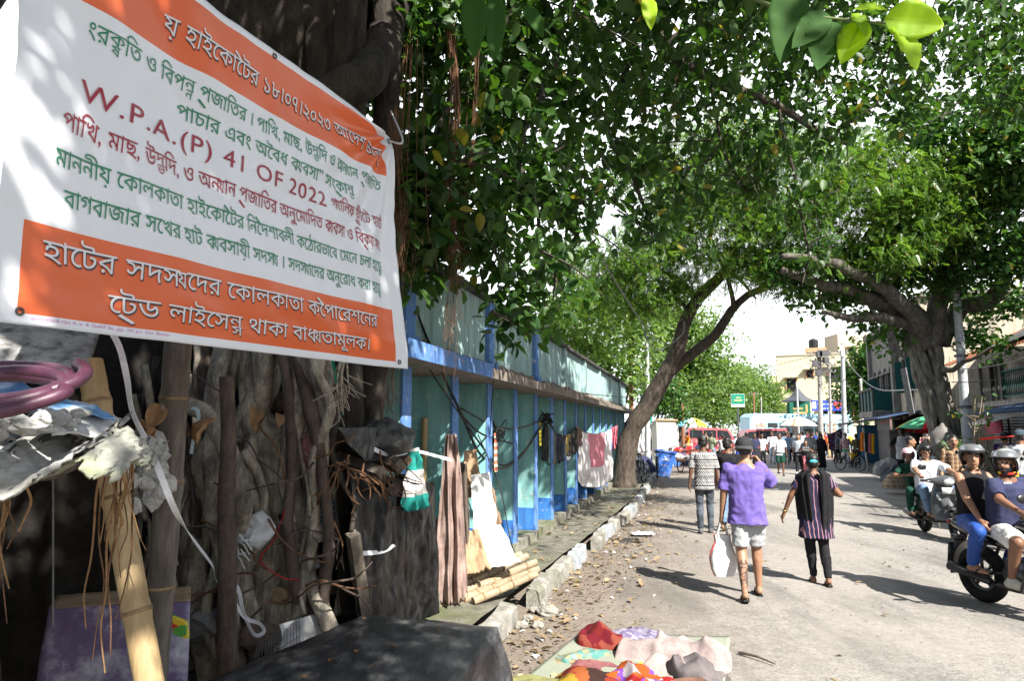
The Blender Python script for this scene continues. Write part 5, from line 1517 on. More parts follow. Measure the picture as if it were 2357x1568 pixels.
def sub_panel(parent):
    me = tw_.data; n = (41*41)
    me.materials.append(cloth('pink_cheque','diamond',[(.66,.13,.2),(.7,.48,.5)],.05,.95,.6))
    me.materials.append(cloth('pale_cheque','diamond',[(.72,.7,.7),(.72,.62,.64)],.06,.95,.55))
    k = 0; h = len(me.polygons)
    for i in range(40):
        for j in range(40):
            u = i/40; v = j/40; q = 0
            if .27 < u < .8 and v < .62: q = 1
            elif .08 < u < .93 and v < .82: q = 2
            me.polygons[k].material_index = q; me.polygons[k+1600].material_index = q; k += 1
sub_panel(tw_)
# ---------------------------------------------------------------- people
def remeshed(mb, voxel, smooth=2, disp=None):
    """one continuous skin over the collected shapes"""
    me = bpy.data.meshes.new('tmp'); me.from_pydata([tuple(q) for q in mb.v], [], mb.f); me.update()
    o = bpy.data.objects.new('tmp', me); C.objects.link(o)
    md = o.modifiers.new('r', 'REMESH'); md.mode = 'VOXEL'; md.voxel_size = voxel; md.adaptivity = 0
    if smooth:
        ms = o.modifiers.new('s', 'SMOOTH'); ms.iterations = smooth; ms.factor = .5
    dg = bpy.context.evaluated_depsgraph_get()
    out = bpy.data.meshes.new_from_object(o.evaluated_get(dg))
    C.objects.unlink(o); bpy.data.objects.remove(o); bpy.data.meshes.remove(me)
    if disp:
        nr = [v.normal.copy() for v in out.vertices]
        for v, n in zip(out.vertices, nr): v.co += n*disp(v.co)
    out.polygons.foreach_set('use_smooth', [True]*len(out.polygons))
    out.update()
    return out

def put(me, name, mats, parent):
    me.name = name
    o = bpy.data.objects.new(name, me); C.objects.link(o); o.parent = parent
    for m in (mats if isinstance(mats, (list, tuple)) else [mats]): me.materials.append(m)
    return o

SKIN = mat('brown_skin', (.2, .1, .06), .5, .12, 8, .1, spec=.4)
SKIN2 = mat('light_brown_skin', (.29, .155, .095), .5, .12, 8, .1, spec=.4)
SKIND = mat('dark_brown_skin', (.12, .058, .035), .5, .12, 8, .1, spec=.4)
M_HAIR = mat('black_hair', (.009, .008, .008), .45, .3, 50, .4, spec=.5)
M_LIP = mat('lip', (.16, .06, .045), .5, .1, 20, 0)
M_EYEW = mat('eye_white', (.5, .47, .44), .3, .05, 20, 0)
M_EYED = mat('eye_dark', (.01, .008, .008), .3, .05, 20, 0)
M_SOLE = mat('black_rubber', (.012, .012, .012), .7, .2, 20, .2)

def ik(a, b, l1, l2, pole):
    """middle joint of a two-bone limb from a to b, bending towards pole"""
    a = Vector(a); b = Vector(b); d = b - a; L_ = d.length
    if L_ > (l1+l2)*.995: b = a + d*((l1+l2)*.995/L_); d = b - a; L_ = d.length
    k = (l1*l1 - l2*l2 + L_*L_)/(2*L_)
    h = math.sqrt(max(1e-6, l1*l1 - k*k)); u = d/L_
    p = Vector(pole); p = p - u*p.dot(u); p.normalize()
    return a + u*k + p*h, b

def ring_loft(mb, secs, n=18):
    """secs: (centre, side axis, front axis, a, b) elliptical rings, capped"""
    vs = []; fs = []
    for c, sx, sy, a, b in secs:
        for k in range(n):
            th = 2*math.pi*k/n; ct, st = math.cos(th), math.sin(th)
            e = .82
            vs.append(c + sx*(a*math.copysign(abs(ct)**e, ct)) + sy*(b*math.copysign(abs(st)**e, st)))
    for i in range(len(secs)-1):
        for k in range(n): fs.append((i*n+k, i*n+(k+1)%n, (i+1)*n+(k+1)%n, (i+1)*n+k))
    fs.append(tuple(range(n))[::-1]); fs.append(tuple(range((len(secs)-1)*n, len(secs)*n)))
    mb.add(vs, fs)

def cap(mb, a, b, ra, rb, n=12):
    """tapered limb with round ends"""
    a = Vector(a); b = Vector(b); d = (b-a)
    if d.length < 1e-6: return mb.ball(a, ra)
    u = d.normalized()
    pts = [a - u*ra*.98, a - u*ra*.8, a - u*ra*.4, a, a.lerp(b,.5), b, b + u*rb*.4, b + u*rb*.8, b + u*rb*.98]
    rr = [ra*.2, ra*.6, ra*.92, ra, (ra+rb)/2, rb, rb*.92, rb*.6, rb*.2]
    mb.tube(pts, rr, n)

def sleeve(mb, a, b, ra, rb, n=14):
    """tapered tube of cloth: round at the joint, cut straight at the hem"""
    a = Vector(a); b = Vector(b); u = (b-a).normalized()
    pts = [a - u*ra*.9, a - u*ra*.7, a - u*ra*.3, a.lerp(b,.12), a.lerp(b,.5), b - u*.012, b]
    mb.tube(pts, [ra*.25, ra*.65, ra*.93, ra, (ra+rb)/2, rb, rb*.99], n)

def person(loc, rz, label, h=1.7, build=1.0, lean=0.0, pelvis=None, twist=0.0, head_yaw=0.0, head_pitch=0.0, sway=0.0,
           feet=None, hands=None, knee=None, elbow=None, top=None, bottom=None, skin=SKIN, hair='short', hair_mat=None, shoes='sandal',
           shoe_mat=None, vox=.022, face=False, beard=None, moustache=False, fingers=None, female=False, group=None, toe=(0,0), extra=None, fold=.008, grip=(False,False), seed=None, foot_pitch=(0,0)):
    """a person facing local +Y. hands/feet: targets in local metres (for a 1.7 m body, scaled), [left, right]; left is -X"""
    k = h/1.72
    seed = random.random()*50 if seed is None else seed
    P = thing('person', Vector(loc), label, 'person', rz, group)
    Z = Vector((0,0,1)); V = Vector
    pel = V(pelvis) if pelvis else V((0,0,.93))
    pel = pel*k
    ca = R(lean); cs = R(sway)
    sp = V((math.sin(cs), math.sin(ca)*math.cos(cs), math.cos(ca)*math.cos(cs))).normalized()
    sx0 = V((1,0,0)); tw = R(twist)
    fr = V((0,math.cos(ca),-math.sin(ca)))
    sx = (V((math.cos(tw), math.sin(tw), 0)) - sp*V((math.cos(tw), math.sin(tw), 0)).dot(sp)).normalized()
    fy = sp.cross(sx)*1.0
    if fy.y < 0: fy = -fy
    B = build
    sw_ = (.155 if female else .175)*k*(.6+.4*B)
    spine = lambda z: pel + sp*(z*k)
    sh_c = spine(.475); neck = spine(.55)
    hy = R(head_yaw); hp = R(head_pitch)
    hf = V((math.sin(-hy)*-1*-1, math.cos(hy), 0)); hf = V((-math.sin(hy), math.cos(hy), 0))
    hf = (hf*math.cos(hp) + Z*math.sin(hp)).normalized()
    hs = V((math.cos(hy), math.sin(hy), 0)); hu = hs.cross(hf).normalized()
    hc = neck + sp*.02*k + hu*.108*k + hf*.025*k
    kb_ = k; k_h = 1.07
    SHL = [sh_c - sx*sw_, sh_c + sx*sw_]
    HIP = [pel + sx*(-.085*k), pel + sx*(.085*k)]
    feet = feet or [(-.1,0,.08),(.1,0,.08)]
    hands = hands or [(-.27,.04,.78),(.27,.04,.78)]
    feet = [V(f)*k for f in feet]; hands = [V(q)*k for q in hands]
    knee = knee or [(0,1,0),(0,1,0)]; elbow = elbow or [(-.3,-1,0),(.3,-1,0)]
    KN, EL = [], []
    for i in (0,1):
        kn, ft = ik(HIP[i], feet[i], .425*k, .43*k, knee[i]); KN.append(kn); feet[i] = ft
        el, hd = ik(SHL[i], hands[i], .285*k, .255*k, elbow[i]); EL.append(el); hands[i] = hd
    # --- body
    b = MB()
    fm = .9 if female else 1.0
    tors = [(-.09,.15,.105),(0,.158,.115),(.12,.135*fm,.1),(.25,.148*fm,.11),(.37,.165*fm,.112),(.45,.15*fm,.088),(.5,.085,.062),(.55,.055,.055)]
    ring_loft(b, [(spine(z), sx, fy, a*k*B, d*k*B) for z, a, d in tors])
    for i in (0,1):
        cap(b, SHL[i] - sp*.014*k, EL[i], .046*k*B, .041*k*B); cap(b, EL[i], hands[i], .04*k*B, .026*k)
        cap(b, HIP[i] + V((0,0,-.02)), KN[i], .083*k*B, .055*k*B); 
        cm = KN[i].lerp(feet[i], .3) - V((0,.012*k,0))
        cap(b, KN[i], cm, .052*k*B, .052*k*B); cap(b, cm, feet[i], .051*k*B, .034*k)
        # foot
        ta = R(toe[i]); td = V((math.sin(ta), math.cos(ta), 0)); fp = R(foot_pitch[i])
        td = (td*math.cos(fp) + Z*-math.sin(fp)).normalized(); tu = (Z - td*Z.dot(td)).normalized()
        heel = feet[i] - td*.035*k - tu*.045*k; ball_ = feet[i] + td*.12*k - tu*.055*k; tip = feet[i] + td*.175*k - tu*.06*k
        cap(b, heel, ball_, .036*k, .034*k); cap(b, ball_, tip, .034*k, .02*k); cap(b, feet[i], ball_, .034*k, .026*k)
        # hand: palm, four fingers, thumb
        u = (hands[i] - EL[i]).normalized()
        if grip[i]: u = (u + V((0,.3,-.3))).normalized()
        side = sx if i == 0 else -sx                     # towards the body
        nn = (side - u*side.dot(u)).normalized()         # palm faces the thigh
        wd = u.cross(nn).normalized()
        if wd.y < 0: wd = -wd
        pc = hands[i] + u*.05*k
        cap(b, hands[i], hands[i] + u*.085*k + wd*.012*k, .026*k, .026*k, 8); cap(b, hands[i]+wd*.012*k, hands[i]+u*.085*k+wd*.024*k, .018*k, .017*k, 8); cap(b, hands[i]-wd*.01*k, hands[i]+u*.082*k-wd*.022*k, .018*k, .016*k, 8)
        if vox < .016:
            for q in range(4):
                r0 = hands[i] + u*(.088-.003*abs(q-1))*k + wd*(.03-.02*q)*k
                c1 = 1.35 if grip[i] else .35 + .08*q
                d1 = (u*math.cos(c1*.6) + nn*math.sin(c1*.6)); d2 = (u*math.cos(c1*1.5) + nn*math.sin(c1*1.5))
                l1 = (.042,.046,.044,.036)[q]*k
                cap(b, r0, r0+d1*l1, .0095*k, .009*k, 7); cap(b, r0+d1*l1, r0+d1*l1+d2*l1*.8, .009*k, .0075*k, 7)
            t0 = hands[i] + u*.03*k + wd*.028*k; t1 = t0 + (u*.7+wd*.7+nn*.15).normalized()*.035*k
            cap(b, t0, t1, .012*k, .01*k, 7); cap(b, t1, t1 + (u*.9+wd*.2+nn*.4).normalized()*.03*k, .01*k, .008*k, 7)
        else:
            cap(b, hands[i]+u*.085*k, hands[i]+u*.14*k+nn*.03*k, .024*k, .014*k, 7)
            cap(b, hands[i]+u*.03*k+wd*.02*k, hands[i]+u*.07*k+wd*.045*k, .011*k, .009*k, 6)
    # head and neck
    cap(b, spine(.49), hc - hu*.04*k - hf*.02*k, .056*k, .052*k)
    k = kb_*k_h
    HM = Matrix((hs, hf, hu)).transposed()
    b.ball(hc + hu*.025*k - hf*.01*k, (.073*k,.093*k,.09*k), 18, 12, HM)
    b.ball(hc - hu*.045*k + hf*.022*k, (.058*k,.068*k,.07*k), 14, 10, HM)
    b.ball(hc - hu*.1*k + hf*.058*k, (.026*k,.022*k,.02*k), 8, 6, HM)
    for s in (-1,1): b.ball(hc + hs*s*.076*k - hu*.012*k - hf*.01*k, (.012*k,.022*k,.032*k), 8, 6, HM)
    if face or vox < .024:
        cap(b, hc + hf*.086*k + hu*.012*k, hc + hf*.104*k - hu*.028*k, .009*k, .015*k, 8)
        b.ball(hc + hf*.074*k - hu*.072*k, (.024*k,.016*k,.014*k), 8, 6, HM)
        b.ball(hc + hf*.07*k + hu*.03*k, (.056*k,.02*k,.012*k), 10, 6, HM)
    k = kb_
    me = remeshed(b, vox*k, 2)
    body = put(me, 'body', [skin, M_LIP, M_EYEW, M_EYED, M_HAIR], P)
    if face:
        for p in me.polygons:
            c = p.center - hc
            x, y, z = c.dot(hs)/k/k_h, c.dot(hf)/k/k_h, c.dot(hu)/k/k_h
            if y < .02 or z < -.14 or z > .1: continue
            ax = abs(x)
            if (ax-.031)**2/.016**2 + (z-.006)**2/.008**2 < 1 and y > .05: p.material_index = 3 if abs(ax-.031) < .008 else 2
            elif .012 < ax < .056 and .024 < z - .1*(.03-abs(ax-.03)) < .034 and y > .05: p.material_index = 4
            elif ax < .026 and -.082 < z < -.066 and y > .06: p.material_index = 1
            if moustache and ax < .034 and -.064 < z < -.046 and y > .07: p.material_index = 4
            if beard and (z < -.05 or (ax > .045 and z < -.0)) and not (ax < .024 and -.08 < z < -.068) and z > -.135 and y > -.005: p.material_index = 4
    # --- clothes
    def wr(amp, sc=9.0):
        def f(q):
            w1 = mnoise.noise(Vector((q.x*sc*1.1+seed, q.y*sc*1.1, q.z*sc*.35)))
            w2 = 1-abs(mnoise.noise(Vector((q.x*sc*1.2+seed+q.z*sc*.8, q.y*sc*1.2-3, q.z*sc*.9-q.x*sc*.6)))*3)
            return amp*(w1 + .4*w2 - .3)
        return f
    if top:
        kind = top['kind']; tm = top['mat']; g = top.get('loose', .018)
        hem = top.get('hem', -.1); slv = top.get('sleeve', .7); flare = top.get('flare', 0.0)
        c = MB(); secs = []
        zs = [hem] + [z for z in (-.05, .03, .12, .25, .37, .45) if z > hem+.03]
        for z in zs:
            a = np.interp(z, [q[0] for q in tors], [q[1] for q in tors]); d = np.interp(z, [q[0] for q in tors], [q[2] for q in tors])
            a = max(a, .148*fm if z < .3 else a); d = max(d, .108)
            if z < -.09: a, d = .165, .12
            fl = flare*max(0, .12 - z)
            secs.append((spine(z) if z > -.1 else pel + (sp*.3+Z*.7)*(z*k), sx, fy, (a*B+g+fl)*k, (d*B+g+fl)*k))
        secs.append((spine(.5), sx, fy, (.1)*k, (.072)*k)); secs.append((spine(.528), sx, fy, (.066)*k, (.063)*k))
        ring_loft(c, secs, 22)
        if slv > 0:
            for i in (0,1):
                q = sh_c.lerp(SHL[i], .75)
                cap(c, q - sp*.004*k, SHL[i] - sp*.01*k, .055*k*B, .05*k*B+g*.3)
                if slv <= 1: sleeve(c, SHL[i] - sp*.01*k, SHL[i].lerp(EL[i], slv), .053*k*B+g*.3, (.05 if slv < .9 else .047)*k*B+g*.95)
                else:
                    cap(c, SHL[i], EL[i], .053*k*B+g*.4, .045*k*B+g*.7); sleeve(c, EL[i], EL[i].lerp(hands[i], slv-1), .044*k*B+g*.7, .034*k*B+g*.7)
        else:
            for i in (0,1): cap(c, sh_c.lerp(SHL[i], .3)+sp*.0, sh_c.lerp(SHL[i], .62), .06*k*B, .05*k*B)
        put(remeshed(c, max(.013, vox*.85)*k, 2, wr(fold)), top.get('name', 'shirt'), tm, P)
    if bottom:
        kind = bottom['kind']; bmx = bottom['mat']; g = bottom.get('loose', .014); c = MB()
        ring_loft(c, [(spine(-.1), sx, fy, .15*k*B+g*k, .108*k*B+g*k), (pel, sx, fy, (.158*B+g)*k, (.115*B+g)*k), (spine(.06), sx, fy, (.14*B+g*.4)*k, (.1*B+g*.4)*k), (spine(.1), sx, fy, (.11*B)*k, (.08*B)*k)])
        for i in (0,1):
            if kind == 'shorts':
                f = bottom.get('len', .85)
                sleeve(c, HIP[i]-V((0,0,.02)), HIP[i].lerp(KN[i], f), (.086*B+g*.6)*k, (.066*B+g*1.3)*k)
            elif kind == 'skirt':
                pass
            else:
                cap(c, HIP[i]-V((0,0,.02)), KN[i], (.084*B+g)*k, (.057*B+g)*k)
                e = KN[i].lerp(feet[i], bottom.get('len', 1.0)); taper = bottom.get('ankle', .045)
                cm = KN[i].lerp(feet[i], .3) - V((0,.012*k,0))
                cap(c, KN[i], cm, (.055*B+g)*k, (.053*B+g)*k); sleeve(c, cm, e, (.053*B+g)*k, (taper+g*.8)*k)
        if kind == 'skirt':
            lo = (feet[0]+feet[1])/2; lo.z = bottom.get('z', .1)*k
            ring_loft(c, [(lo, sx, fy, .2*k, .17*k), (pel.lerp(lo,.5), sx, fy, .19*k, .15*k), (pel, sx, fy, .175*k*B, .13*k*B)])
        put(remeshed(c, max(.013, vox*.85)*k, 2, wr(fold)), bottom.get('name', 'trousers' if kind == 'trousers' else kind), bmx, P)
    # --- shoes
    if shoes:
        for i in (0,1):
            c = MB(); ta = R(toe[i]); td = V((math.sin(ta), math.cos(ta), 0)); fp = R(foot_pitch[i])
            td = (td*math.cos(fp) + Z*-math.sin(fp)).normalized(); tu = (Z - td*Z.dot(td)).normalized(); ts = td.cross(tu)
            base = feet[i] - tu*.088*k
            if shoes == 'sandal':
                prof = [(-.085,.026),(-.05,.036),(.02,.033),(.09,.042),(.15,.04),(.19,.022)]
                poly = [base + td*y*k + ts*x*k for y, x in prof] + [base + td*y*k - ts*x*k for y, x in prof[::-1]]
                c.prism(poly, tu*-.02*k)
                for s in (-1,1):
                    c.tube(curve_pts([base + td*.06*k + ts*s*.04*k + tu*.012*k, base + td*.1*k + ts*s*.026*k + tu*.05*k, base + td*.14*k + tu*.03*k], 6), .009*k, 5)
                put_mesh = c.build('sandal', shoe_mat or M_SOLE, P, world=False)
            else:
                heel = feet[i] - td*.035*k - tu*.05*k; ball_ = feet[i] + td*.11*k - tu*.055*k; tip = feet[i] + td*.17*k - tu*.06*k
                cap(c, heel, ball_, .045*k, .043*k); cap(c, ball_, tip, .043*k, .03*k); cap(c, feet[i]-tu*.01*k, ball_, .045*k, .035*k)
                put(remeshed(c, max(.012, vox*.7)*k, 2), 'shoe', shoe_mat or M_SOLE, P)
    k = kb_*k_h
    # --- hair
    if hair:
        c = MB(); hm = hair_mat or M_HAIR
        if hair in ('short', 'curly', 'bun', 'long'):
            c.ball(hc + hu*.05*k - hf*.022*k, (.08*k,.094*k,.082*k), 18, 12, HM)
            c.ball(hc + hu*.005*k - hf*.045*k, (.076*k,.066*k,.08*k), 14, 10, HM)
            if hair == 'curly': 
                for q in range(26):
                    a = random.uniform(0,6.28); e = random.uniform(.1,1.4)
                    c.ball(hc + hu*.05*k - hf*.02*k + (hs*math.cos(a)*math.cos(e)*.078 + hf*math.sin(a)*math.cos(e)*.09 + hu*math.sin(e)*.085)*k, .02*k, 6, 5)
            if hair == 'bun':
                c.ball(hc - hf*.105*k - hu*.005*k, (.042*k,.036*k,.042*k), 10, 8, HM)
            if hair == 'long':
                cap(c, hc - hf*.06*k, hc - hf*.09*k - hu*.2*k, .06*k, .045*k)
            put(remeshed(c, max(.01, vox*.6)*k, 1, lambda q: .006*k*mnoise.noise(q*60)+.004*k*mnoise.noise(q*25)), 'hair', hm, P)
        elif hair == 'cap':
            cc = hm if hair_mat else M_HAIR
            c.ball(hc + hu*.005*k - hf*.03*k, (.077*k,.072*k,.085*k), 14, 10, HM)
            put(remeshed(c, max(.01, vox*.6)*k, 1), 'hair', M_HAIR, P)
    info = dict(P=P, k=k, kb=kb_, hc=hc, hf=hf, hs=hs, hu=hu, HM=HM, hands=hands, EL=EL, SH=SHL, HIP=HIP, KN=KN, feet=feet, pel=pel, spine=spine, sx=sx, fy=fy, sp=sp)
    return info

def child(mb, name, mtl, parent, smooth=True): return mb.build(name, mtl, parent, smooth=smooth, world=False)

def baseball_cap(I, mtl, brim=1, name='cap', brim_mat=None):
    k, hc, hf, hs, hu = I['k'], I['hc'], I['hf'], I['hs'], I['hu']
    m = MB()
    def dome(u, v):
        a = 2*math.pi*u; e = v*math.pi/2
        return hc + hu*(.028 + .098*math.sin(e))*k - hf*.014*k + (hs*math.cos(a)*.092 + hf*math.sin(a)*.108)*max(0,math.cos(e))**.8*k
    m.grid(dome, 28, 10)
    def br(u, v):
        a = math.pi*(.18+.64*u)
        return hc + hu*(.032 - .028*v*v)*k - hf*.014*k + (hs*math.cos(a)*(.092 + .02*v) + hf*brim*math.sin(a)*(.106 + .075*v))*k - hu*(.02*abs(math.cos(a))**2*v)*k
    m.m = 1; m.grid(br, 16, 5, .004); m.m = 0
    m.ball(hc + hu*.128*k - hf*.014*k, .008*k, 6, 5)
    return child(m, name, [mtl, brim_mat or mtl], I['P'])

def helmet(I, mtl, visor=None, vis_mat=None, s=1.0):
    k, hc, hf, hs, hu = I['k']*s, I['hc'], I['hf'], I['hs'], I['hu']
    m = MB(); N = 34; Q = 18
    P = {}
    def sh(u, v):
        a = 2*math.pi*u; e = -R(52) + v*(math.pi/2+R(52))
        # face opening: the shell's lower edge rises at the front
        fr = max(0, math.sin(a))
        lo = -R(52) + R(66)*(min(1, fr*1.9)**1.5)
        e = lo + v*(math.pi/2 - lo)
        r = Vector((.118*math.cos(a), .14*math.sin(a), 0))*max(0, math.cos(e))**.9
        return hc + hu*(.02+.122*math.sin(e))*k - hf*.012*k + (hs*r.x + hf*r.y)*k
    m.grid(sh, N, Q, .012)
    o = child(m, 'helmet', mtl, I['P'])
    m2 = MB()
    def edge(u):
        return sh(u, 0.0)
    m2.tube([sh(i/60, 0) + (sh(i/60,0)-hc)*.01 for i in range(61)], .007*k, 6); child(m2, 'trim', M_SOLE, o) if False else m2.build('trim', M_SOLE, o, smooth=True, world=False)
    if visor is not None:
        vz = MB()
        def vf(u, v):
            a = math.pi*(.06+.88*u); e = R(visor) + R(34)*(v-.5)
            r = Vector((.131*math.cos(a), .155*math.sin(a), 0))*max(0, math.cos(e))**.9
            return hc + hu*(.02+.135*math.sin(e))*k - hf*.008*k + (hs*r.x + hf*r.y)*k
        vz.grid(vf, 20, 7, .003)
        vz.build('visor', vis_mat, o, smooth=True, world=False)
        pv_ = MB()
        for s_ in (-1,1): pv_.ball(hc + hs*s_*.134*k + hu*.045*k, (.01*k,.02*k,.02*k), 8, 6)
        pv_.build('visor_pivot', M_SOLE, o, smooth=True, world=False)
    st = MB()
    for s_ in (-1,1): st.tube(curve_pts([hc + hs*s_*.1*k - hu*.05*k, hc + hs*s_*.075*k - hu*.11*k + hf*.03*k, hc - hu*.14*k + hf*.03*k], 8), .006*k, 5)
    st.build('strap', M_SOLE, o, smooth=True, world=False)
    return o

T = lambda m, sleeve=.75, hem=-.12, loose=.02, name='t_shirt', flare=0.0: dict(kind='t', mat=m, sleeve=sleeve, hem=hem, loose=loose, name=name, flare=flare)
LONG = lambda m, hem=-.12, loose=.014, name='shirt', sl=1.9: dict(kind='t', mat=m, sleeve=sl, hem=hem, loose=loose, name=name)
TR = lambda m, loose=.014, ln=1.0, ankle=.045: dict(kind='trousers', mat=m, loose=loose, len=ln, ankle=ankle)
SHO = lambda m, ln=.85, loose=.02: dict(kind='shorts', mat=m, len=ln, loose=loose)
def plain(n, c, var=.15, rough=.92): return mat(n, c, rough, var, 12, .25, spec=.15)
C_PURPLE = plain('purple_cotton', (.135, .1, .34)); C_GREYS = plain('light_grey_cotton', (.32, .33, .345)); C_BLACK = plain('black_cotton', (.016, .016, .018))
C_WHITE = plain('white_cotton_shirt', (.6, .61, .64), .06); C_NAVY = plain('navy_cotton', (.035, .04, .085)); C_DENIM = mat('blue_denim', (.05,.1,.2), .9, .3, 6, .3, col2=(.2,.3,.45))
C_DKDEN = mat('black_denim', (.018,.02,.025), .9, .3, 5, .3, col2=(.1,.12,.15)); C_KHAKI = plain('khaki_cotton', (.36, .27, .16)); C_GREY = plain('grey_cotton', (.22, .23, .24)); C_PINK = plain('pink_cotton', (.55, .16, .2))
C_PALEB = plain('pale_blue_cotton', (.5, .6, .7)); C_RBLUE = plain('royal_blue_cotton', (.03, .08, .5)); C_OLIVE = plain('olive_cotton', (.2, .24, .16)); C_DGREEN = plain('dark_green_cotton', (.012, .05, .035)); C_YEL = plain('yellow_cotton', (.7, .45, .02)); C_MAR = plain('maroon_cotton', (.25, .03, .05)); C_ORA = plain('orange_cotton', (.7, .22, .03))

def face_dir(p, q): return math.atan2(-(q[0]-p[0]), q[1]-p[1])
AWAY = -R(16)                                   # walking up the street, away from the camera
def walkpose(phase, s=.24, left_first=1, arm=.16):
    """feet and hands for a step; phase -1..1"""
    a = s*phase
    fl = (-.085, a, .08 + (.09 if a < -.1 else 0)); fr = (.085, -a, .08 + (.09 if -a < -.1 else 0))
    return [fl, fr], [(-.27, -arm*phase, .80), (.27, arm*phase, .80)]

# --- the four people walking away in the foreground
p = G(1728, 1378)
F, H = walkpose(-.75, .2)
I = person(p, AWAY + R(4), 'man in purple t-shirt, grey shorts and black cap walking away with a white bag', h=1.79, build=1.1, feet=[(-.08,-.2,.11),(.11,.17,.08)], hands=[(-.29,.05,.72),(.19,.2,1.44)],
           elbow=[(-.5,-1,0),(.45,-.15,-1)], top=T(C_PURPLE, .92, -.14, .032), bottom=SHO(C_GREYS, .9, .018), hair='cap', vox=.0105, foot_pitch=(16,0), head_yaw=-8, grip=(True, True), fold=.02, skin=SKIN2, seed=3)
M_CAPB = mat('black_cap_mesh', (.015,.016,.017), .8, .3, 60, .4, col2=(.035,.036,.038))
baseball_cap(I, M_CAPB, -1, brim_mat=plain('grey_cap_brim', (.05,.053,.056)))
m = MB(); hnd = I['hands'][1]; m.box(hnd + Vector((-.02,.04,.1)), (.075,.012,.15), Euler((R(-12),0,R(20))).to_matrix()); o = m.build('phone', mat('black_phone',(.01,.01,.012),.25,.1,10,0), None, world=False)
o.location = I['P'].location; o.rotation_euler = I['P'].rotation_euler; tag(o, 'black phone held up by the man in the purple t-shirt', 'phone')
o2 = bevel(o, .004, 1)
# the tattoo on the left calf is part of the skin
for o_ in I['P'].children:
    if o_.name.startswith('body'):
        o_.data.materials.append(mat('tattooed_skin', (.05,.04,.04), .5, .3, 40, .1, col2=(.16,.09,.07)))
        for p_ in o_.data.polygons:
            c_ = p_.center
            if c_.x < -.02 and .16 < c_.z < .44 and mnoise.noise(c_*28)+.5*mnoise.noise(c_*60) > -.05: p_.material_index = 5
# white carrier bag with red trim
hb = I['P'].matrix_local if False else Matrix.LocRotScale(I['P'].location, I['P'].rotation_euler, (1,1,1)) @ (I['hands'][0] + Vector((0,.03,-.09)))
bag = thing('carrier_bag', (hb.x, hb.y, hb.z-.62), 'white woven carrier bag with red edging held by the man in purple', 'bag', rz=AWAY + R(20))
def bagf(u, v):
    a = 2*math.pi*u; w = .155*(.62+.38*math.sin(math.pi*min(1,v*1.15+.1))) ; d_ = .075*(.45+.55*math.sin(math.pi*min(1,v*.9+.18)))
    c_, s_ = math.cos(a), math.sin(a)
    z = .02 + .46*v
    q = Vector((math.copysign(abs(c_)**.6,c_)*w, math.copysign(abs(s_)**.6,s_)*d_, z))
    return q + mnoise.noise_vector(q*9)*.016
m = MB(); m.grid(bagf, 40, 16); m.add([bagf(i/40, 0) for i in range(40)], [tuple(range(40))]); m.build('sack', mat('white_woven_plastic',(.68,.68,.68),.6,.1,30,.2,stain=(.5,.55,.5),stain_amt=.4), bag, smooth=True, world=False)
m = MB()
for u0 in (.0, .5, .12, .38): m.tube([bagf(u0, v/12)*1.01 for v in range(13)], .007, 4)
m.tube([bagf(.0 + i/40, .72)*1.012 for i in range(21)], .007, 4)
m.build('red_edging', plain('red_tape', (.5,.05,.05)), bag, smooth=True, world=False)
for s in (-1,1):
    m = MB(); m.tube(curve_pts([(-.07,s*.03,.46),(-.03,s*.015,.6),(0,0,.64),(.03,s*.015,.6),(.07,s*.03,.46)], 16), .008, 5); m.build('handle', plain('white_strap',(.6,.6,.58)), bag, smooth=True, world=False)

p = G(1885, 1345)
I = person(p, AWAY + R(2), 'woman in striped kurta, black shawl and black leggings walking away', h=1.58, build=1.05, female=True, feet=[(-.05,.08,.08),(.1,-.12,.1)], hands=[(-.42,.1,.83),(.16,.22,1.2)], elbow=[(-.6,-.6,0),(.7,-.5,-.3)],
           top=dict(kind='t', mat=cloth('striped_kurta','vstripe',[(.02,.02,.05),(.34,.18,.2)],.045,.9,.22), sleeve=.6, hem=-.32, loose=.02, name='kurta', flare=.08), bottom=TR(C_BLACK, .012, 1.0, .038), hair='bun', vox=.011, foot_pitch=(0,14), fold=.011, seed=5, skin=SKIN)
k_ = I['k']; sh = MB()
C_SHAWL = plain('black_shawl', (.013,.013,.015), .3)
for s in (-1, 1):
    def shf(u, v, s=s):
        a0 = I['spine'](.51) ; st = I['SH'][0 if s < 0 else 1]
        z = 1.40*k_ - v*(.78 if s > 0 else .62)*k_
        back = -.125 - .03*math.sin(v*3)
        ang = u
        x = s*(.055 + (.15 + .05*math.sin(min(1,v*1.6)*math.pi*.5) - .05*v)*ang)*k_
        y = (back*(1-ang**2.2) + .04*ang**2 + .012*math.sin(u*16+v*4) )*k_
        if v < .18: x *= .55 + .45*(v/.18); z = 1.425*k_ - (abs(x)*.12) - v*.3*k_
        return Vector((x, y - .01, z + .02*mnoise.noise(Vector((u*4,v*3,s)))))
    m = MB(); m.grid(shf, 22, 30, .006); child(m, 'shawl', C_SHAWL, I['P'])
m = MB(); m.ball(I['hc'] - I['hf']*.115*I['k'] + I['hu']*.02, (.05,.022,.022), 10, 6); child(m, 'hair_clip', plain('turquoise_clip',(.05,.4,.5),.1,.4), I['P'])
m = MB(); m.torus(I['hands'][0]-Vector((0,0,-.02)), (.3,0,1), .033, .006, 16, 6); child(m, 'bangle', mat('brass',(.4,.28,.1),.35,.1,10,0,metal=.8), I['P'])

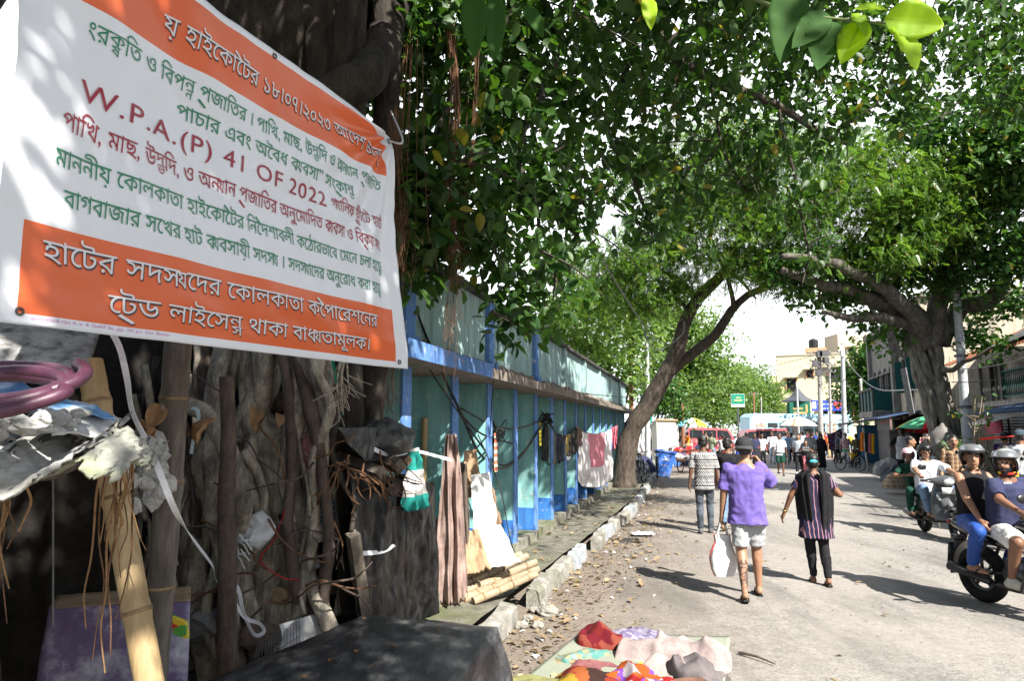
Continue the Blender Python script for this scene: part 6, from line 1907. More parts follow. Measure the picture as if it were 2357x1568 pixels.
p = G(1625, 1228)
I = person(p, AWAY + R(3), 'man in black and white patterned shirt and faded dark jeans walking away', h=1.76, build=.97, feet=[(-.09,-.08,.09),(.09,.06,.08)], hands=[(-.27,-.02,.78),(.26,.1,.8)], top=T(cloth('patterned_shirt','zigzag',[(.4,.4,.4),(.03,.03,.03),(.03,.03,.03)],.06,.9,.45), .92, -.16, .026, 'shirt'),
           bottom=TR(C_DKDEN, .012), hair='curly', shoes='shoe', shoe_mat=plain('grey_shoe',(.1,.1,.1)), vox=.013, skin=SKIND, fold=.012, foot_pitch=(8,0), seed=7)
p = G(1682, 1222)
I = person(p, AWAY - R(12), 'man in black t-shirt and jeans half hidden behind the one in purple', h=1.7, build=1.0, feet=[(-.09,-.2,.12),(.09,.1,.08)], hands=[(-.27,.05,.8),(.2,.25,1.15)], top=T(C_BLACK, .9, -.1, .022), bottom=TR(C_DENIM, .012), hair='curly', shoes='shoe', shoe_mat=plain('tan_boot',(.25,.17,.1)), vox=.014, skin=SKIN, foot_pitch=(20,0), head_yaw=-25, seed=9)
# ---------------------------------------------------------------- motorbikes, scooter, bicycles, carts
M_TYRE = mat('tyre_rubber', (.018,.018,.018), .85, .2, 30, .4, spec=.2)
M_STEEL = mat('steel', (.4,.4,.4), .3, .15, 12, .1, metal=.9)
M_ALU = mat('grey_alloy', (.12,.12,.125), .4, .2, 12, .1, metal=.7)
M_PBLACK = mat('black_plastic', (.013,.013,.014), .35, .2, 10, .1, spec=.5)
M_SEAT = mat('black_vinyl_seat', (.014,.014,.014), .5, .2, 20, .2)
def glossy(name, c, rough=.22): return mat(name, c, rough, .08, 6, 0, spec=.6)
M_GREYP = glossy('dark_grey_paint', (.075,.082,.09)); M_ORANGEP = glossy('orange_paint', (.6,.13,.01)); M_BLACKP = glossy('black_paint', (.01,.01,.011)); M_REDP = glossy('red_paint', (.45,.02,.025))
M_LAMP = glossy('lamp_glass', (.6,.6,.6), .08); M_REDL = glossy('red_lens', (.4,.01,.01), .15); M_AMBER = glossy('amber_lens', (.6,.2,.01), .15)
M_MIRR = mat('mirror_glass', (.6,.62,.65), .04, .02, 5, 0, metal=1.0)

def wheel(par, y, r, w, tyre=None, spokes=5, z=None, rim=None, name='wheel', x=0, steer=0.0):
    z = r if z is None else z
    ax = Vector((math.cos(steer), math.sin(steer), 0)); c = Vector((x, y, z))
    m = MB(); m.torus(c, ax, r-w*.55, w*.55, 30, 10); o = child(m, name, tyre or M_TYRE, par)
    m = MB(); m.torus(c, ax, r-w*1.12, w*.22, 30, 8); m.lathe([(w*.5,-w*.6),(w*.55,0),(w*.5,w*.6)], c, ax, 12)
    up = Vector((0,0,1)); fw = ax.cross(up)
    for k in range(spokes):
        a = 2*math.pi*k/spokes
        d = up*math.cos(a) + fw*math.sin(a)
        m.tube([c + d*w*.4, c + d*(r-w*1.1)], w*.16 if spokes < 12 else .002, 5)
    child(m, 'rim', rim or M_ALU, o); return o

def motorbike(loc, rz, label, tank, accent, group=None):
    o = thing('motorcycle', loc, label, 'motorcycle', rz, group)
    wheel(o, 0, .31, .12); wheel(o, 1.3, .31, .1)
    def add(name, mtl, fn, parent=o, smooth=True):
        m = MB(); fn(m); return child(m, name, mtl, parent, smooth)
    # tank: lofted
    def tank_(m):
        ring_loft(m, [(Vector((0,y,z)), Vector((1,0,0)), Vector((0,-.25,1)).normalized(), a, b) for y, z, a, b in ((.48,.8,.07,.07),(.56,.84,.12,.12),(.72,.88,.15,.15),(.86,.88,.15,.14),(.97,.84,.1,.1),(1.0,.82,.05,.05))], 16)
    t_ = add('fuel_tank', tank, tank_)
    add('tank_stripe', accent, lambda m: [m.tube(curve_pts([(s*.12,.6,.78),(s*.152,.74,.84),(s*.14,.9,.82)], 10), .012, 5) for s in (-1,1)], t_)
    add('seat', M_SEAT, lambda m: ring_loft(m, [(Vector((0,y,z)), Vector((1,0,0)), Vector((0,0,1)), a, b) for y, z, a, b in ((-.22,.86,.05,.03),(-.15,.87,.1,.045),(.1,.85,.13,.05),(.35,.79,.13,.055),(.5,.8,.1,.05),(.55,.82,.05,.03))], 14))
    tl = add('tail', tank, lambda m: ring_loft(m, [(Vector((0,y,z)), Vector((1,0,0)), Vector((0,0,1)), a, b) for y, z, a, b in ((-.38,.84,.03,.02),(-.3,.82,.07,.05),(-.05,.77,.12,.06),(.3,.7,.13,.07),(.42,.68,.1,.05))], 14))
    add('tail_lamp', M_REDL, lambda m: m.ball((0,-.37,.83), (.06,.03,.03), 10, 6), tl)
    add('grab_rail', M_PBLACK, lambda m: m.tube(curve_pts([(-.1,.05,.86),(-.12,-.2,.9),(0,-.33,.92),(.12,-.2,.9),(.1,.05,.86)], 16), .013, 6))
    fd = add('mudguard', M_PBLACK, lambda m: m.grid(lambda u, v: Vector(((v-.5)*.15, -.36*math.cos(R(-10)+u*R(120)), .31+.36*math.sin(R(-10)+u*R(120)))), 16, 4, .006))
    add('mud_flap', M_PBLACK, lambda m: (m.box((0,-.365,.47), (.17,.012,.26), Euler((R(-8),0,0)).to_matrix()), m.box((0,-.3,.66), (.04,.16,.05))), fd)
    add('mudguard', tank, lambda m: m.grid(lambda u, v: Vector(((v-.5)*.12, 1.3-.35*math.cos(R(40)+u*R(110)), .31+.35*math.sin(R(40)+u*R(110)))), 14, 4, .006))
    def eng(m):
        m.box((0,.58,.42), (.26,.34,.26)); m.tube([(0,.66,.5),(0,.8,.68)], .1, 12)
        for k in range(6): m.box((0,.68+.022*k,.53+.028*k), (.24,.2,.008), Euler((R(-40),0,0)).to_matrix())
        m.tube([(-.16,.5,.4),(.16,.5,.4)], .1, 14)
    add('engine', M_ALU, eng)
    add('exhaust', M_PBLACK, lambda m: (m.tube(curve_pts([(.06,.82,.55),(.1,.86,.35),(.13,.6,.25),(.16,.2,.27)], 14), .022, 8), m.tube([(.16,.25,.28),(.18,-.25,.36)], [.04,.055], 12)))
    add('frame', M_PBLACK, lambda m: [m.tube(q, .018, 6) for q in ([(0,1.02,.82),(0,.8,.6),(0,.5,.5),(.0,.3,.7)],[(-.1,.4,.4),(-.09,0,.31)],[(.1,.4,.4),(.09,0,.31)],[(-.1,.2,.72),(-.1,0,.36)],[(.1,.2,.72),(.1,0,.36)])])
    fk = add('fork', M_STEEL, lambda m: [m.tube([(s*.08,1.3,.31),(s*.08,1.08,.9)], .022, 8) for s in (-1,1)])
    hb = add('handlebar', M_PBLACK, lambda m: (m.tube(curve_pts([(-.36,.86,1.02),(-.24,.92,1.03),(-.1,1.04,.96),(.1,1.04,.96),(.24,.92,1.03),(.36,.86,1.02)], 20), .012, 7), [m.tube([(s*.26,.905,1.028),(s*.37,.855,1.02)], .019, 8) for s in (-1,1)]))
    for s in (-1,1):
        mi_ = add('mirror', M_PBLACK, lambda m, s=s: (m.tube(curve_pts([(s*.26,.93,1.04),(s*.28,.96,1.14),(s*.36,.94,1.2)], 8), .006, 5), m.ball((s*.41,.94,1.22), (.075,.018,.045), 12, 8)), hb)
        m = MB(); m.ball((s*.41,.928,1.22), (.066,.01,.037), 12, 8); 
        add('lever', M_STEEL, lambda m, s=s: m.tube([(s*.22,.95,1.03),(s*.36,.93,1.0)], .006, 5), hb)
        add('indicator', M_AMBER, lambda m, s=s: m.ball((s*.17,1.12,.82), (.04,.03,.025), 8, 6))
        add('footrest', M_PBLACK, lambda m, s=s: (m.tube([(s*.1,.45,.3),(s*.27,.45,.3)], .015, 6), m.tube([(s*.1,.12,.36),(s*.25,.1,.36)], .014, 6)))
    hl = add('headlight', M_PBLACK, lambda m: ring_loft(m, [(Vector((0,y,z)), Vector((1,0,0)), Vector((0,0,1)), a, b) for y, z, a, b in ((1.04,.9,.05,.05),(1.1,.9,.1,.11),(1.2,.86,.095,.1),(1.22,.85,.08,.08))], 14))
    add('lamp_glass', M_LAMP, lambda m: m.ball((0,1.21,.855), (.075,.03,.075), 12, 8), hl)
    add('guard', M_PBLACK, lambda m: [m.tube(curve_pts([(s*.08,.75,.6),(s*.24,.78,.6),(s*.27,.74,.4),(s*.22,.66,.27),(s*.08,.6,.3)], 14), .013, 6) for s in (-1,1)])
    return o

# --- motorcycle cut by the right edge, with two men on it
mc = G(2268, 1388); mh = math.atan2(-.2, -.98)       # heading (.2, -.98)
MC = motorbike(mc, mh, 'black and orange motorcycle carrying two men at the right edge', M_BLACKP, M_ORANGEP)
def ride(o_loc, rz, off):
    M = Matrix.LocRotScale(Vector(o_loc), Euler((0,0,rz)), (1,1,1)); return M @ Vector(off)
I = person(ride(mc, mh, (0,.34,0)), mh, 'bearded man in navy t-shirt, white shorts and silver helmet riding the orange motorcycle', h=1.76, build=1.14, pelvis=(0,0,.83), lean=8, feet=[(-.2,.2,.36),(.2,.2,.36)], knee=[(-.5,1,.2),(.5,1,.2)],
           hands=[(-.36,.5,1.06),(.36,.5,1.06)], elbow=[(-1,-.3,-.5),(1,-.3,-.5)], head_yaw=-66, head_pitch=2, top=T(C_NAVY, .9, -.08, .028), bottom=SHO(plain('white_shorts',(.6,.6,.58)), .92, .022), hair=None, beard=True, moustache=True, face=True, vox=.011, shoes='shoe', shoe_mat=plain('pale_clog',(.45,.43,.38)), skin=SKIN, grip=(True,True), seed=11, fold=.011)
M_SILV = glossy('silver_helmet', (.33,.34,.35), .2); M_SMOKE = mat('smoked_visor', (.28,.29,.3), .12, .05, 5, 0, metal=.6)
helmet(I, M_SILV, 32, M_SMOKE)
m = MB(); m.torus(I['spine'](.525)+I['fy']*.01, (0,-.15,1), .072, .014, 24, 8); child(m, 'collar', plain('red_trim', (.45,.04,.03)), I['P'])
m = MB()
for k in range(6): m.box((.05+.014*k, .158 - .012*(k % 2)*0 - .004*k, 1.33), (.009,.006,.016 + .008*(k % 2)), None)
child(m, 'chest_print', C_WHITE, I['P'])
I = person(ride(mc, mh, (-.02,-.08,0)), mh, 'man in black vest, blue track trousers and dark helmet sitting behind the bearded rider', h=1.74, build=1.1, pelvis=(0,0,.89), lean=4, feet=[(-.22,.16,.43),(.22,.16,.43)], knee=[(-.6,1,.2),(.6,1,.2)],
           hands=[(-.25,.3,.92),(.26,.36,.88)], elbow=[(-1,-.3,-.3),(1,-.4,-.3)], head_yaw=-35, top=dict(kind='t', mat=C_BLACK, sleeve=0, hem=-.08, loose=.012, name='vest'), bottom=TR(mat('blue_track', (.02,.07,.3), .6, .15, 12, .2), .016), hair=None, face=True, vox=.011, skin=SKIN2, seed=12)
helmet(I, glossy('gunmetal_helmet', (.06,.062,.06), .25), 38, M_SMOKE)

# --- grey scooter with a couple
def scooter(loc, rz, label):
    o = thing('scooter', loc, label, 'scooter', rz)
    def add(name, mtl, fn, parent=o, smooth=True):
        m = MB(); fn(m); return child(m, name, mtl, parent, smooth)
    X = Vector((1,0,0)); Zv = Vector((0,0,1))
    wheel(o, 0, .25, .11); wheel(o, 1.25, .26, .105)
    L_ = lambda m, rows, f=Zv: ring_loft(m, [(Vector((0,y,z)), X, f, a, b) for y, z, a, b in rows], 16)
    add('body_panel', M_GREYP, lambda m: L_(m, ((-.42,.72,.04,.03),(-.35,.68,.12,.08),(-.1,.6,.19,.14),(.15,.54,.19,.16),(.35,.5,.15,.14),(.42,.48,.1,.1))))
    add('seat', M_SEAT, lambda m: L_(m, ((-.42,.79,.05,.02),(-.35,.8,.12,.04),(-.05,.78,.15,.05),(.2,.75,.14,.05),(.38,.74,.08,.03))))
    add('footboard', M_PBLACK, lambda m: m.box((0,.58,.3), (.34,.46,.06)))
    def apron(m):
        def fn(u, v):
            z = .32 + .62*v; w = (.19 + .05*math.sin(math.pi*v) - .07*v*v)
            x = (u-.5)*2*w; y = .84 + .22*(1-abs(u-.5)*2)**.8*(1-.3*v) - .1*v + .05
            return Vector((x, y, z))
        m.grid(fn, 18, 16, .02)
    ap = add('apron', M_GREYP, apron)
    add('front_panel', glossy('silver_paint', (.12,.125,.13)), lambda m: m.grid(lambda u, v: Vector(((u-.5)*2*(.1+.07*v), 1.075-.09*v+.012-abs(u-.5)*.16, .56+.24*v)), 8, 8, .012), ap)
    add('number_plate', plain('white_plate', (.6,.6,.6)), lambda m: m.box((0,1.06,.84), (.24,.012,.11), Euler((R(12),0,0)).to_matrix()), ap)
    for s in (-1,1):
        add('indicator', M_LAMP, lambda m, s=s: m.ball((s*.15,.985,.72), (.028,.014,.06), 10, 8, Euler((0,R(s*25),0)).to_matrix()), ap)
    add('mudguard', M_GREYP, lambda m: m.grid(lambda u, v: Vector((math.sin((v-.5)*2.2)*.085, 1.25-.31*math.cos(R(35)+u*R(125)), .26+(.31-.04*abs(v-.5)*2)*math.sin(R(35)+u*R(125)))), 16, 8, .008))
    add('fork', M_PBLACK, lambda m: [m.tube([(s*.07,1.25,.26),(s*.06,1.08,.6)], .025, 8) for s in (-1,1)])
    hd = add('handlebar_cover', M_GREYP, lambda m: ring_loft(m, [(Vector((x,.9+.05*(1-abs(x)/.36)+.0,1.0)), Vector((0,1,0)), Zv, a, b) for x, a, b in ((-.3,.03,.03),(-.2,.06,.05),(-.1,.12,.08),(0,.15,.1),(.1,.12,.08),(.2,.06,.05),(.3,.03,.03))], 14))
    add('headlight', M_LAMP, lambda m: m.ball((0,1.06,.99), (.09,.045,.055), 14, 8, Euler((R(-20),0,0)).to_matrix()), hd)
    for s in (-1,1):
        add('grip', M_PBLACK, lambda m, s=s: m.tube([(s*.27,.9,1.0),(s*.38,.86,1.0)], .02, 8), hd)
        add('lever', M_STEEL, lambda m, s=s: m.tube([(s*.24,.96,1.0),(s*.37,.94,.98)], .006, 5), hd)
        mr_ = add('mirror', M_PBLACK, lambda m, s=s: (m.tube(curve_pts([(s*.22,.93,1.03),(s*.27,.96,1.14),(s*.33,.95,1.2)], 8), .006, 5), m.ball((s*.37,.95,1.24), (.075,.02,.055), 12, 8)), hd)
    add('stand', M_STEEL, lambda m: m.tube([(-.12,.25,.3),(-.2,.15,.08)], .014, 6))
    add('exhaust', M_PBLACK, lambda m: m.tube([(.16,.25,.25),(.2,-.3,.35)], [.045,.055], 12))
    add('tail_lamp', M_REDL, lambda m: m.ball((0,-.42,.7), (.09,.03,.035), 10, 6))
    return o
sf = G(2208, 1250); sh_ = R(172)
srear = sf - Vector((-math.sin(sh_), math.cos(sh_), 0))*1.25
scooter(srear, sh_, 'grey scooter with a couple riding towards the camera')
I = person(ride(srear, sh_, (0,.22,0)), sh_, 'man in white t-shirt and jeans with black helmet driving the scooter', h=1.72, build=1.16, pelvis=(0,0,.8), lean=-2, feet=[(-.15,.38,.42),(.15,.36,.42)], knee=[(-.4,1,.3),(.4,1,.3)],
           hands=[(-.35,.56,1.06),(.35,.56,1.06)], elbow=[(-1,-.3,-.5),(1,-.3,-.5)], top=T(C_WHITE, .95, -.08, .026), bottom=TR(C_DENIM, .018), hair=None, face=True, vox=.013, skin=SKIN2, shoes='sandal', grip=(True,True), seed=14, fold=.011)
helmet(I, glossy('black_helmet', (.012,.013,.016), .15), 40, M_PBLACK)
m = MB(); 
for s in (-1,1): m.ball(I['hc'] + I['hs']*s*.034*I['k'] + I['hf']*.1*I['k'] + I['hu']*.004*I['k'], (.03,.012,.022), 10, 6)
child(m, 'sunglasses', M_PBLACK, I['P'])
I = person(ride(srear, sh_, (.05,-.14,0)), sh_, 'woman in dark green kurta and pink helmet sitting behind the scooter driver', h=1.58, build=1.0, female=True, pelvis=(0,0,.88), lean=6, sway=14, feet=[(.12,.3,.44),(.25,.3,.42)], knee=[(.2,1,.2),(.5,1,.2)],
           hands=[(-.05,.3,1.18),(.27,.33,1.14)], elbow=[(-1,-.3,-.5),(1,-.3,-.5)], head_yaw=-12, head_pitch=-8, top=T(C_DGREEN, .8, -.2, .018, 'kurta'), bottom=TR(C_DGREEN, .02), hair=None, face=True, vox=.013, skin=SKIN, seed=15)
helmet(I, glossy('pink_white_helmet', (.6,.35,.4), .3))

# --- bicycles
def bicycle(loc, rz, label, col, saddle=None, group=None):
    o = thing('bicycle', loc, label, 'bicycle', rz, group)
    def add(name, mtl, fn, parent=o): m = MB(); fn(m); return child(m, name, mtl, parent)
    for y in (0, 1.08): wheel(o, y, .345, .042, None, 24, rim=M_STEEL)
    add('frame', col, lambda m: [m.tube(q, .016, 7) for q in ([(0,.36,.84),(0,.86,.8)],[(0,.36,.84),(0,.44,.3)],[(0,.44,.3),(0,.88,.68)],[(0,.86,.92),(0,.9,.66)],[(-.03,0,.345),(-.03,.4,.74)],[(.03,0,.345),(.03,.4,.74)],[(-.03,0,.345),(0,.44,.3)],[(.03,0,.345),(0,.44,.3)])])
    add('fork', col, lambda m: [m.tube(curve_pts([(s*.04,.9,.66),(s*.05,.97,.5),(s*.05,1.08,.345)], 6), .012, 6) for s in (-1,1)])
    add('handlebar', M_STEEL, lambda m: m.tube(curve_pts([(-.27,.7,1.0),(-.26,.85,1.0),(-.1,.9,.98),(0,.87,.96),(.1,.9,.98),(.26,.85,1.0),(.27,.7,1.0)], 24), .012, 6))
    add('saddle', saddle or M_SEAT, lambda m: ring_loft(m, [(Vector((0,y,.92)), Vector((1,0,0)), Vector((0,0,1)), a, b) for y, a, b in ((.2,.04,.02),(.26,.1,.04),(.36,.06,.035),(.48,.025,.02))], 12))
    add('carrier', M_PBLACK, lambda m: (m.box((0,.05,.75), (.15,.4,.015)), [m.tube([(s*.07,-.1,.75),(s*.04,0,.345)], .007, 5) for s in (-1,1)]))
    add('mudguard', M_PBLACK, lambda m: [m.grid(lambda u, v, y=y: Vector(((v-.5)*.06, y-.375*math.cos(u*R(150)), .345+.375*math.sin(u*R(150)))), 16, 3, .003) for y in (0, 1.08)])
    add('crank', M_STEEL, lambda m: (m.torus((.05,.44,.3), (1,0,0), .09, .008, 20, 6), m.tube([(.06,.44,.3),(.08,.52,.16)], .01, 5), m.box((.12,.52,.16), (.08,.06,.02)), m.tube([(-.06,.44,.3),(-.08,.36,.44)], .01, 5), m.box((-.12,.36,.44), (.08,.06,.02))))
    return o
bp0, bp1 = G(1925, 1082), G(1998, 1087)
dv = (bp1-bp0).normalized()
bicycle(bp0 + dv*.25, math.atan2(-dv.x, dv.y), 'large black bicycle with a green saddle cover parked by the right kerb', M_PBLACK, plain('green_cover', (.03,.35,.08)))
q0 = G(1432, 1092, .15); bicycle(L(-1.9, 22.6, .16), R(-20), 'bicycle standing behind the leaning neem trunk', M_PBLACK)
bicycle(L(-1.4, 25.2, .16), R(-12), 'blue bicycle leaning by the light pole', glossy('blue_paint', (.05,.2,.45)))

# --- blue wheeled bin, tilted
bq = G(1525, 1100)
bn_ = thing('wheelie_bin', bq, 'tilted blue plastic wheelie bin with white lettering at the kerb end', 'bin', rz=R(-8))
BK = Euler((0, R(9), 0)).to_matrix()
def bnf(m, rows):
    for i in range(len(rows)-1): pass
    vs = []
    for z, a, b in rows: vs += [BK @ Vector((sx*a, sy*b, z)) for sx, sy in ((-1,-1),(1,-1),(1,1),(-1,1))]
    fs = [(3,2,1,0)]
    for i in range(len(rows)-1): fs += [(i*4+k, i*4+(k+1)%4, i*4+4+(k+1)%4, i*4+4+k) for k in range(4)]
    m.add(vs, fs)
M_BIN = mat('blue_bin_plastic', (.035,.13,.5), .45, .15, 6, .2, col2=(.06,.18,.6), stain=(.35,.36,.38), stain_amt=.5, stain_scale=3)
m = MB(); bnf(m, [(.06,.25,.24),(1.0,.36,.33),(1.0,.4,.37),(1.07,.41,.38),(1.07,.34,.31),(.9,.33,.3)]); m.build('bin_body', M_BIN, bn_, world=False)
m = MB(); m.tube([BK @ Vector((-.3,.34,.1)), BK @ Vector((.3,.34,.1))], .02, 8)
m.build('axle', M_PBLACK, bn_, world=False)
for s in (-1,1): m = MB(); m.torus(BK @ Vector((s*.28,.34,.1)), (1,0,0), .075, .025, 16, 8); m.build('wheel', M_TYRE, bn_, smooth=True, world=False)
m = MB(); m.tube(curve_pts([BK @ Vector((-.3,.4,1.0)), BK @ Vector((-.3,.47,1.02)), BK @ Vector((.3,.47,1.02)), BK @ Vector((.3,.4,1.0))], 16), .016, 6); m.build('handle', M_BIN, bn_, smooth=True, world=False)
def flat_text(txt, org, ux, uz, width, h, mb, squeeze=1):
    gl, wd = compose(txt)
    for ov, tr in gl:
        if tr: mb.add([Vector(org) + Vector(ux)*(a/wd*width) + Vector(uz)*(b*h) for a, b in ov], tr)
m = MB()
flat_text('~K.M.C.', BK @ Vector((-.14,-.288,.45)), BK @ Vector((1,0,0)), BK @ Vector((0,-.09,1)).normalized(), .3, .11, m)
m.build('white_lettering', C_WHITE, bn_, world=False)
m = MB()
for k in range(9):
    m.ball(BK @ Vector((.0+random.gauss(0,.04),-.322,.78+random.gauss(0,.03))), (.02,.004,.018), 6, 4)
m.tube([BK @ Vector((-.11,-.316,.7)), BK @ Vector((.13,-.316,.7))], .012, 4)
m.build('white_emblem', C_WHITE, bn_, world=False)

# --- flat cargo tricycle
def cart(loc, rz, label):
    o = thing('cargo_tricycle', loc, label, 'cart', rz)
    rust = mat('rusty_iron', (.16,.05,.025), .8, .35, 8, .5, col2=(.28,.11,.06)); wood = M_WOODB
    def add(name, mtl, fn, parent=o, sm=False): m = MB(); fn(m); return child(m, name, mtl, parent, sm)
    add('bed', wood, lambda m: [m.box((-.4+.16*k+.08, .55, .62), (.15,1.3,.035)) for k in range(5)])
    add('side_rail', rust, lambda m: ([m.tube([(x,y,.62),(x,y,.98)], .014, 5) for x in (-.42,.42) for y in (-.08,.25,.58,.9,1.2)], [m.tube([(x,-.08,z),(x,1.2,z)], .014, 5) for x in (-.42,.42) for z in (.8,.97)], [m.tube([(-.42,y,z),(.42,y,z)], .014, 5) for y in (-.08,1.2) for z in (.8,.97)], [m.tube([(-.42+.12*k,1.2,.62),(-.36+.12*k,1.2,.97)], .009, 5) for k in range(7)]))
    add('chassis', rust, lambda m: (m.box((0,.55,.58), (.82,1.32,.04)), m.tube([(-.5,.45,.33),(.5,.45,.33)], .02, 6), [m.tube([(s*.36,.45,.34),(s*.36,.45,.6)], .02, 5) for s in (-1,1)], m.tube([(0,1.2,.55),(0,1.75,.55),(0,1.95,.8)], .022, 6)))
    for s in (-1,1): wheel(o, .45, .33, .05, None, 20, x=s*.48, rim=M_STEEL)
    wheel(o, 2.05, .33, .045, None, 20, rim=M_STEEL)
    add('fork', M_PBLACK, lambda m: (m.tube([(0,2.05,.33),(0,1.95,.95)], .018, 6), m.tube([(-.3,1.8,1.02),(0,1.95,.98),(.3,1.8,1.02)], .013, 6)), sm=True)
    add('saddle', M_SEAT, lambda m: (m.ball((0,1.5,.9), (.1,.13,.05), 10, 6), m.tube([(0,1.5,.88),(0,1.5,.55)], .015, 6)), sm=True)
    return o
cart(G(1578, 1092) + Vector((.1,.3,0)), R(-40), 'rusty cargo tricycle with a wooden bed beside the blue bin')
for i, (px, py, d, s, cl_) in enumerate(((1562,1050,28,.22,'white_bag'),(1585,1055,28,.2,'grey_bag'),(1600,1050,28.3,.2,'red_bag'))):
    rock(W(px,py,d), (s*1.2,s,s*.8), plain(cl_, ((.55,.55,.55),(.2,.2,.22),(.4,.1,.08))[i]), 'bag', ('white bag on the bed of the cargo tricycle','grey bag in the middle of the cargo tricycle','red bag at the far end of the cargo tricycle')[i], 'bag', seed=i*5+60)
hp_ = G(1545, 1075); heap('tarpaulin', 'heap of goods covered with blue tarpaulin behind the bin', 'tarpaulin', mat('bright_blue_tarpaulin', (.03,.1,.38), .45, .3, 5, .3, col2=(.08,.2,.55)), G(1548,1072,.0), 1.2,1.0,.9, 31, 0, .9)
# --- parked motorbikes further up on the left
PB = [(1598,1078),(1622,1076),(1668,1080),(1576,1066)]
lab = ['black motorcycle parked behind the man in the printed shirt','motorcycle parked beside the man bending over it','motorcycle ridden slowly in front of the barrier','motorcycle parked by the blue tarpaulin heap']
base_bike = None
for i, (px, py) in enumerate(PB):
    loc = G(px, py)
    if i == 0: base_bike = motorbike(loc, R(70), lab[0], M_REDP, M_STEEL, 'motorcycles parked along the street')
    else:
        c = copy_tree(base_bike); c.location = loc; c.rotation_euler = (0,0,R((70, 60, -10, 75)[i])); c['label'] = lab[i]
# ---------------------------------------------------------------- everyone else in the street
RNG = random.Random(17)
def at_ground(px, foot_y, z=0.0): return G(px, foot_y, z)
def std(px, py, rz, label, top, bottom, h=1.68, z=0.0, phase=0.0, vox=.024, loc=None, **kw):
    F, H = walkpose(phase) if phase else ([(-.1,0,.08),(.1,.02,.08)], [(-.26,.03,.8),(.26,.05,.8)])
    kw.setdefault('feet', F); kw.setdefault('hands', H); kw.setdefault('skin', RNG.choice([SKIN, SKIN2, SKIND]))
    return person(loc if loc is not None else G(px, py, z), rz, label, h=h, top=top, bottom=bottom, vox=vox, seed=px*.37, **kw)
TOW = R(163)        # walking towards the camera
# the five coming down the middle
std(1798, 1095, TOW, 'boy in white t-shirt and dark green shorts walking towards the camera', T(C_WHITE,.9,-.12,.022), SHO(C_DGREEN,1.0,.022), 1.72, phase=.8, face=True, vox=.017)
std(1842, 1092, TOW - R(15), 'boy in pale grey t-shirt and black trousers beside the smallest boy', T(plain('pale_grey_tee',(.42,.47,.52)),.85,-.12,.018), TR(C_BLACK,.02), 1.68, phase=-.7, face=True, vox=.017, shoes='shoe', shoe_mat=C_WHITE)
I = std(1858, 1093, TOW, 'small boy in black t-shirt with white letters and pink trousers', T(C_BLACK,.85,-.1,.018), TR(C_PINK,.02), 1.42, phase=.7, face=True, vox=.017, shoes='shoe', shoe_mat=C_WHITE, hands=[(-.2,.25,1.25),(.2,.25,1.25)])
m = MB()
flat_text('~STAY', I['spine'](.36)+I['fy']*.125+Vector((.14,.008,0)), (-1,0,0), (0,0,1), .28, .09, m); flat_text('~STILL', I['spine'](.26)+I['fy']*.125+Vector((.13,.008,0)), (-1,0,0), (0,0,1), .26, .08, m)
m.build('white_letters', C_WHITE, I['P'], world=False)
std(1868, 1082, TOW, 'tall man in grey long sleeved shirt and khaki trousers among the boys', LONG(C_GREY), TR(C_KHAKI,.018), 1.8, phase=.6, face=True, vox=.018)
I = std(1893, 1081, TOW, 'woman in a black burqa walking beside the tall man', LONG(C_BLACK,-.3,.03,'burqa'), dict(kind='skirt', mat=C_BLACK, name='skirt', z=.08), 1.66, face=True, vox=.018, hair=None, female=True)
m = MB(); k = I['k']; HMx = I['HM']
m.ball(I['hc'] - I['hf']*.025*k + I['hu']*.015*k, (.1*k,.11*k,.125*k), 14, 10, HMx); cap(m, I['hc'] - I['hu']*.1*k - I['hf']*.03*k, I['spine'](.4), .1*k, .17*k)
put(remeshed(m, .02, 2), 'headscarf', C_BLACK, I['P'])
# right pavement
PZ = .16
I = std(0, 0, R(158), 'man in brown plaid shirt with moustache standing in front of the banyan', LONG(cloth('brown_plaid','check',[(.32,.2,.11),(.12,.07,.05),(.5,.4,.28)],.085)), TR(C_BLACK,.016), 1.74, loc=W(2192,1000,14).xy.to_3d()+Vector((0,0,.02)), face=True, moustache=True, vox=.013, skin=SKIN2, hands=[(-.28,.06,.78),(.28,.06,.78)])
std(0, 0, R(-125), 'man in pale blue shirt with moustache standing at the kerb looking right', LONG(C_PALEB), TR(C_DENIM,.016), 1.7, loc=W(2092,1000,16.2).xy.to_3d()+Vector((0,0,.02)), face=True, moustache=True, vox=.016, skin=SKIN2, hands=[(-.3,.05,.72),(.25,.2,.9)])
I = std(0, 0, R(-20), 'man in pale grey waistcoat and black shirt with hands on hips, back turned', T(C_BLACK,.9,-.1,.018), TR(C_BLACK,.016), 1.78, loc=W(2076,1000,21).xy.to_3d()+Vector((0,0,PZ)), hands=[(-.2,0,1.0),(.2,0,1.0)], elbow=[(-1,-.6,0),(1,-.6,0)], vox=.018)
c = MB(); ring_loft(c, [(I['spine'](z), I['sx'], I['fy'], a, b) for z, a, b in ((-.13,.2,.15),(0,.2,.15),(.2,.19,.15),(.4,.185,.145),(.5,.12,.09))], 18); put(remeshed(c, .018, 2), 'waistcoat', plain('pale_waistcoat',(.5,.52,.56)), I['P'])
std(0, 0, R(100), 'balding man seen from the side behind the pink helmet', LONG(C_PALEB), TR(C_GREY,.016), 1.6, loc=W(2132,1000,18.5).xy.to_3d()+Vector((0,0,PZ)), vox=.02)
std(0, 0, R(120), 'man in white shirt under the green and red umbrella', LONG(C_WHITE), TR(C_BLACK,.016), 1.72, loc=W(2150,1000,21.5).xy.to_3d()+Vector((0,0,PZ)), vox=.022)
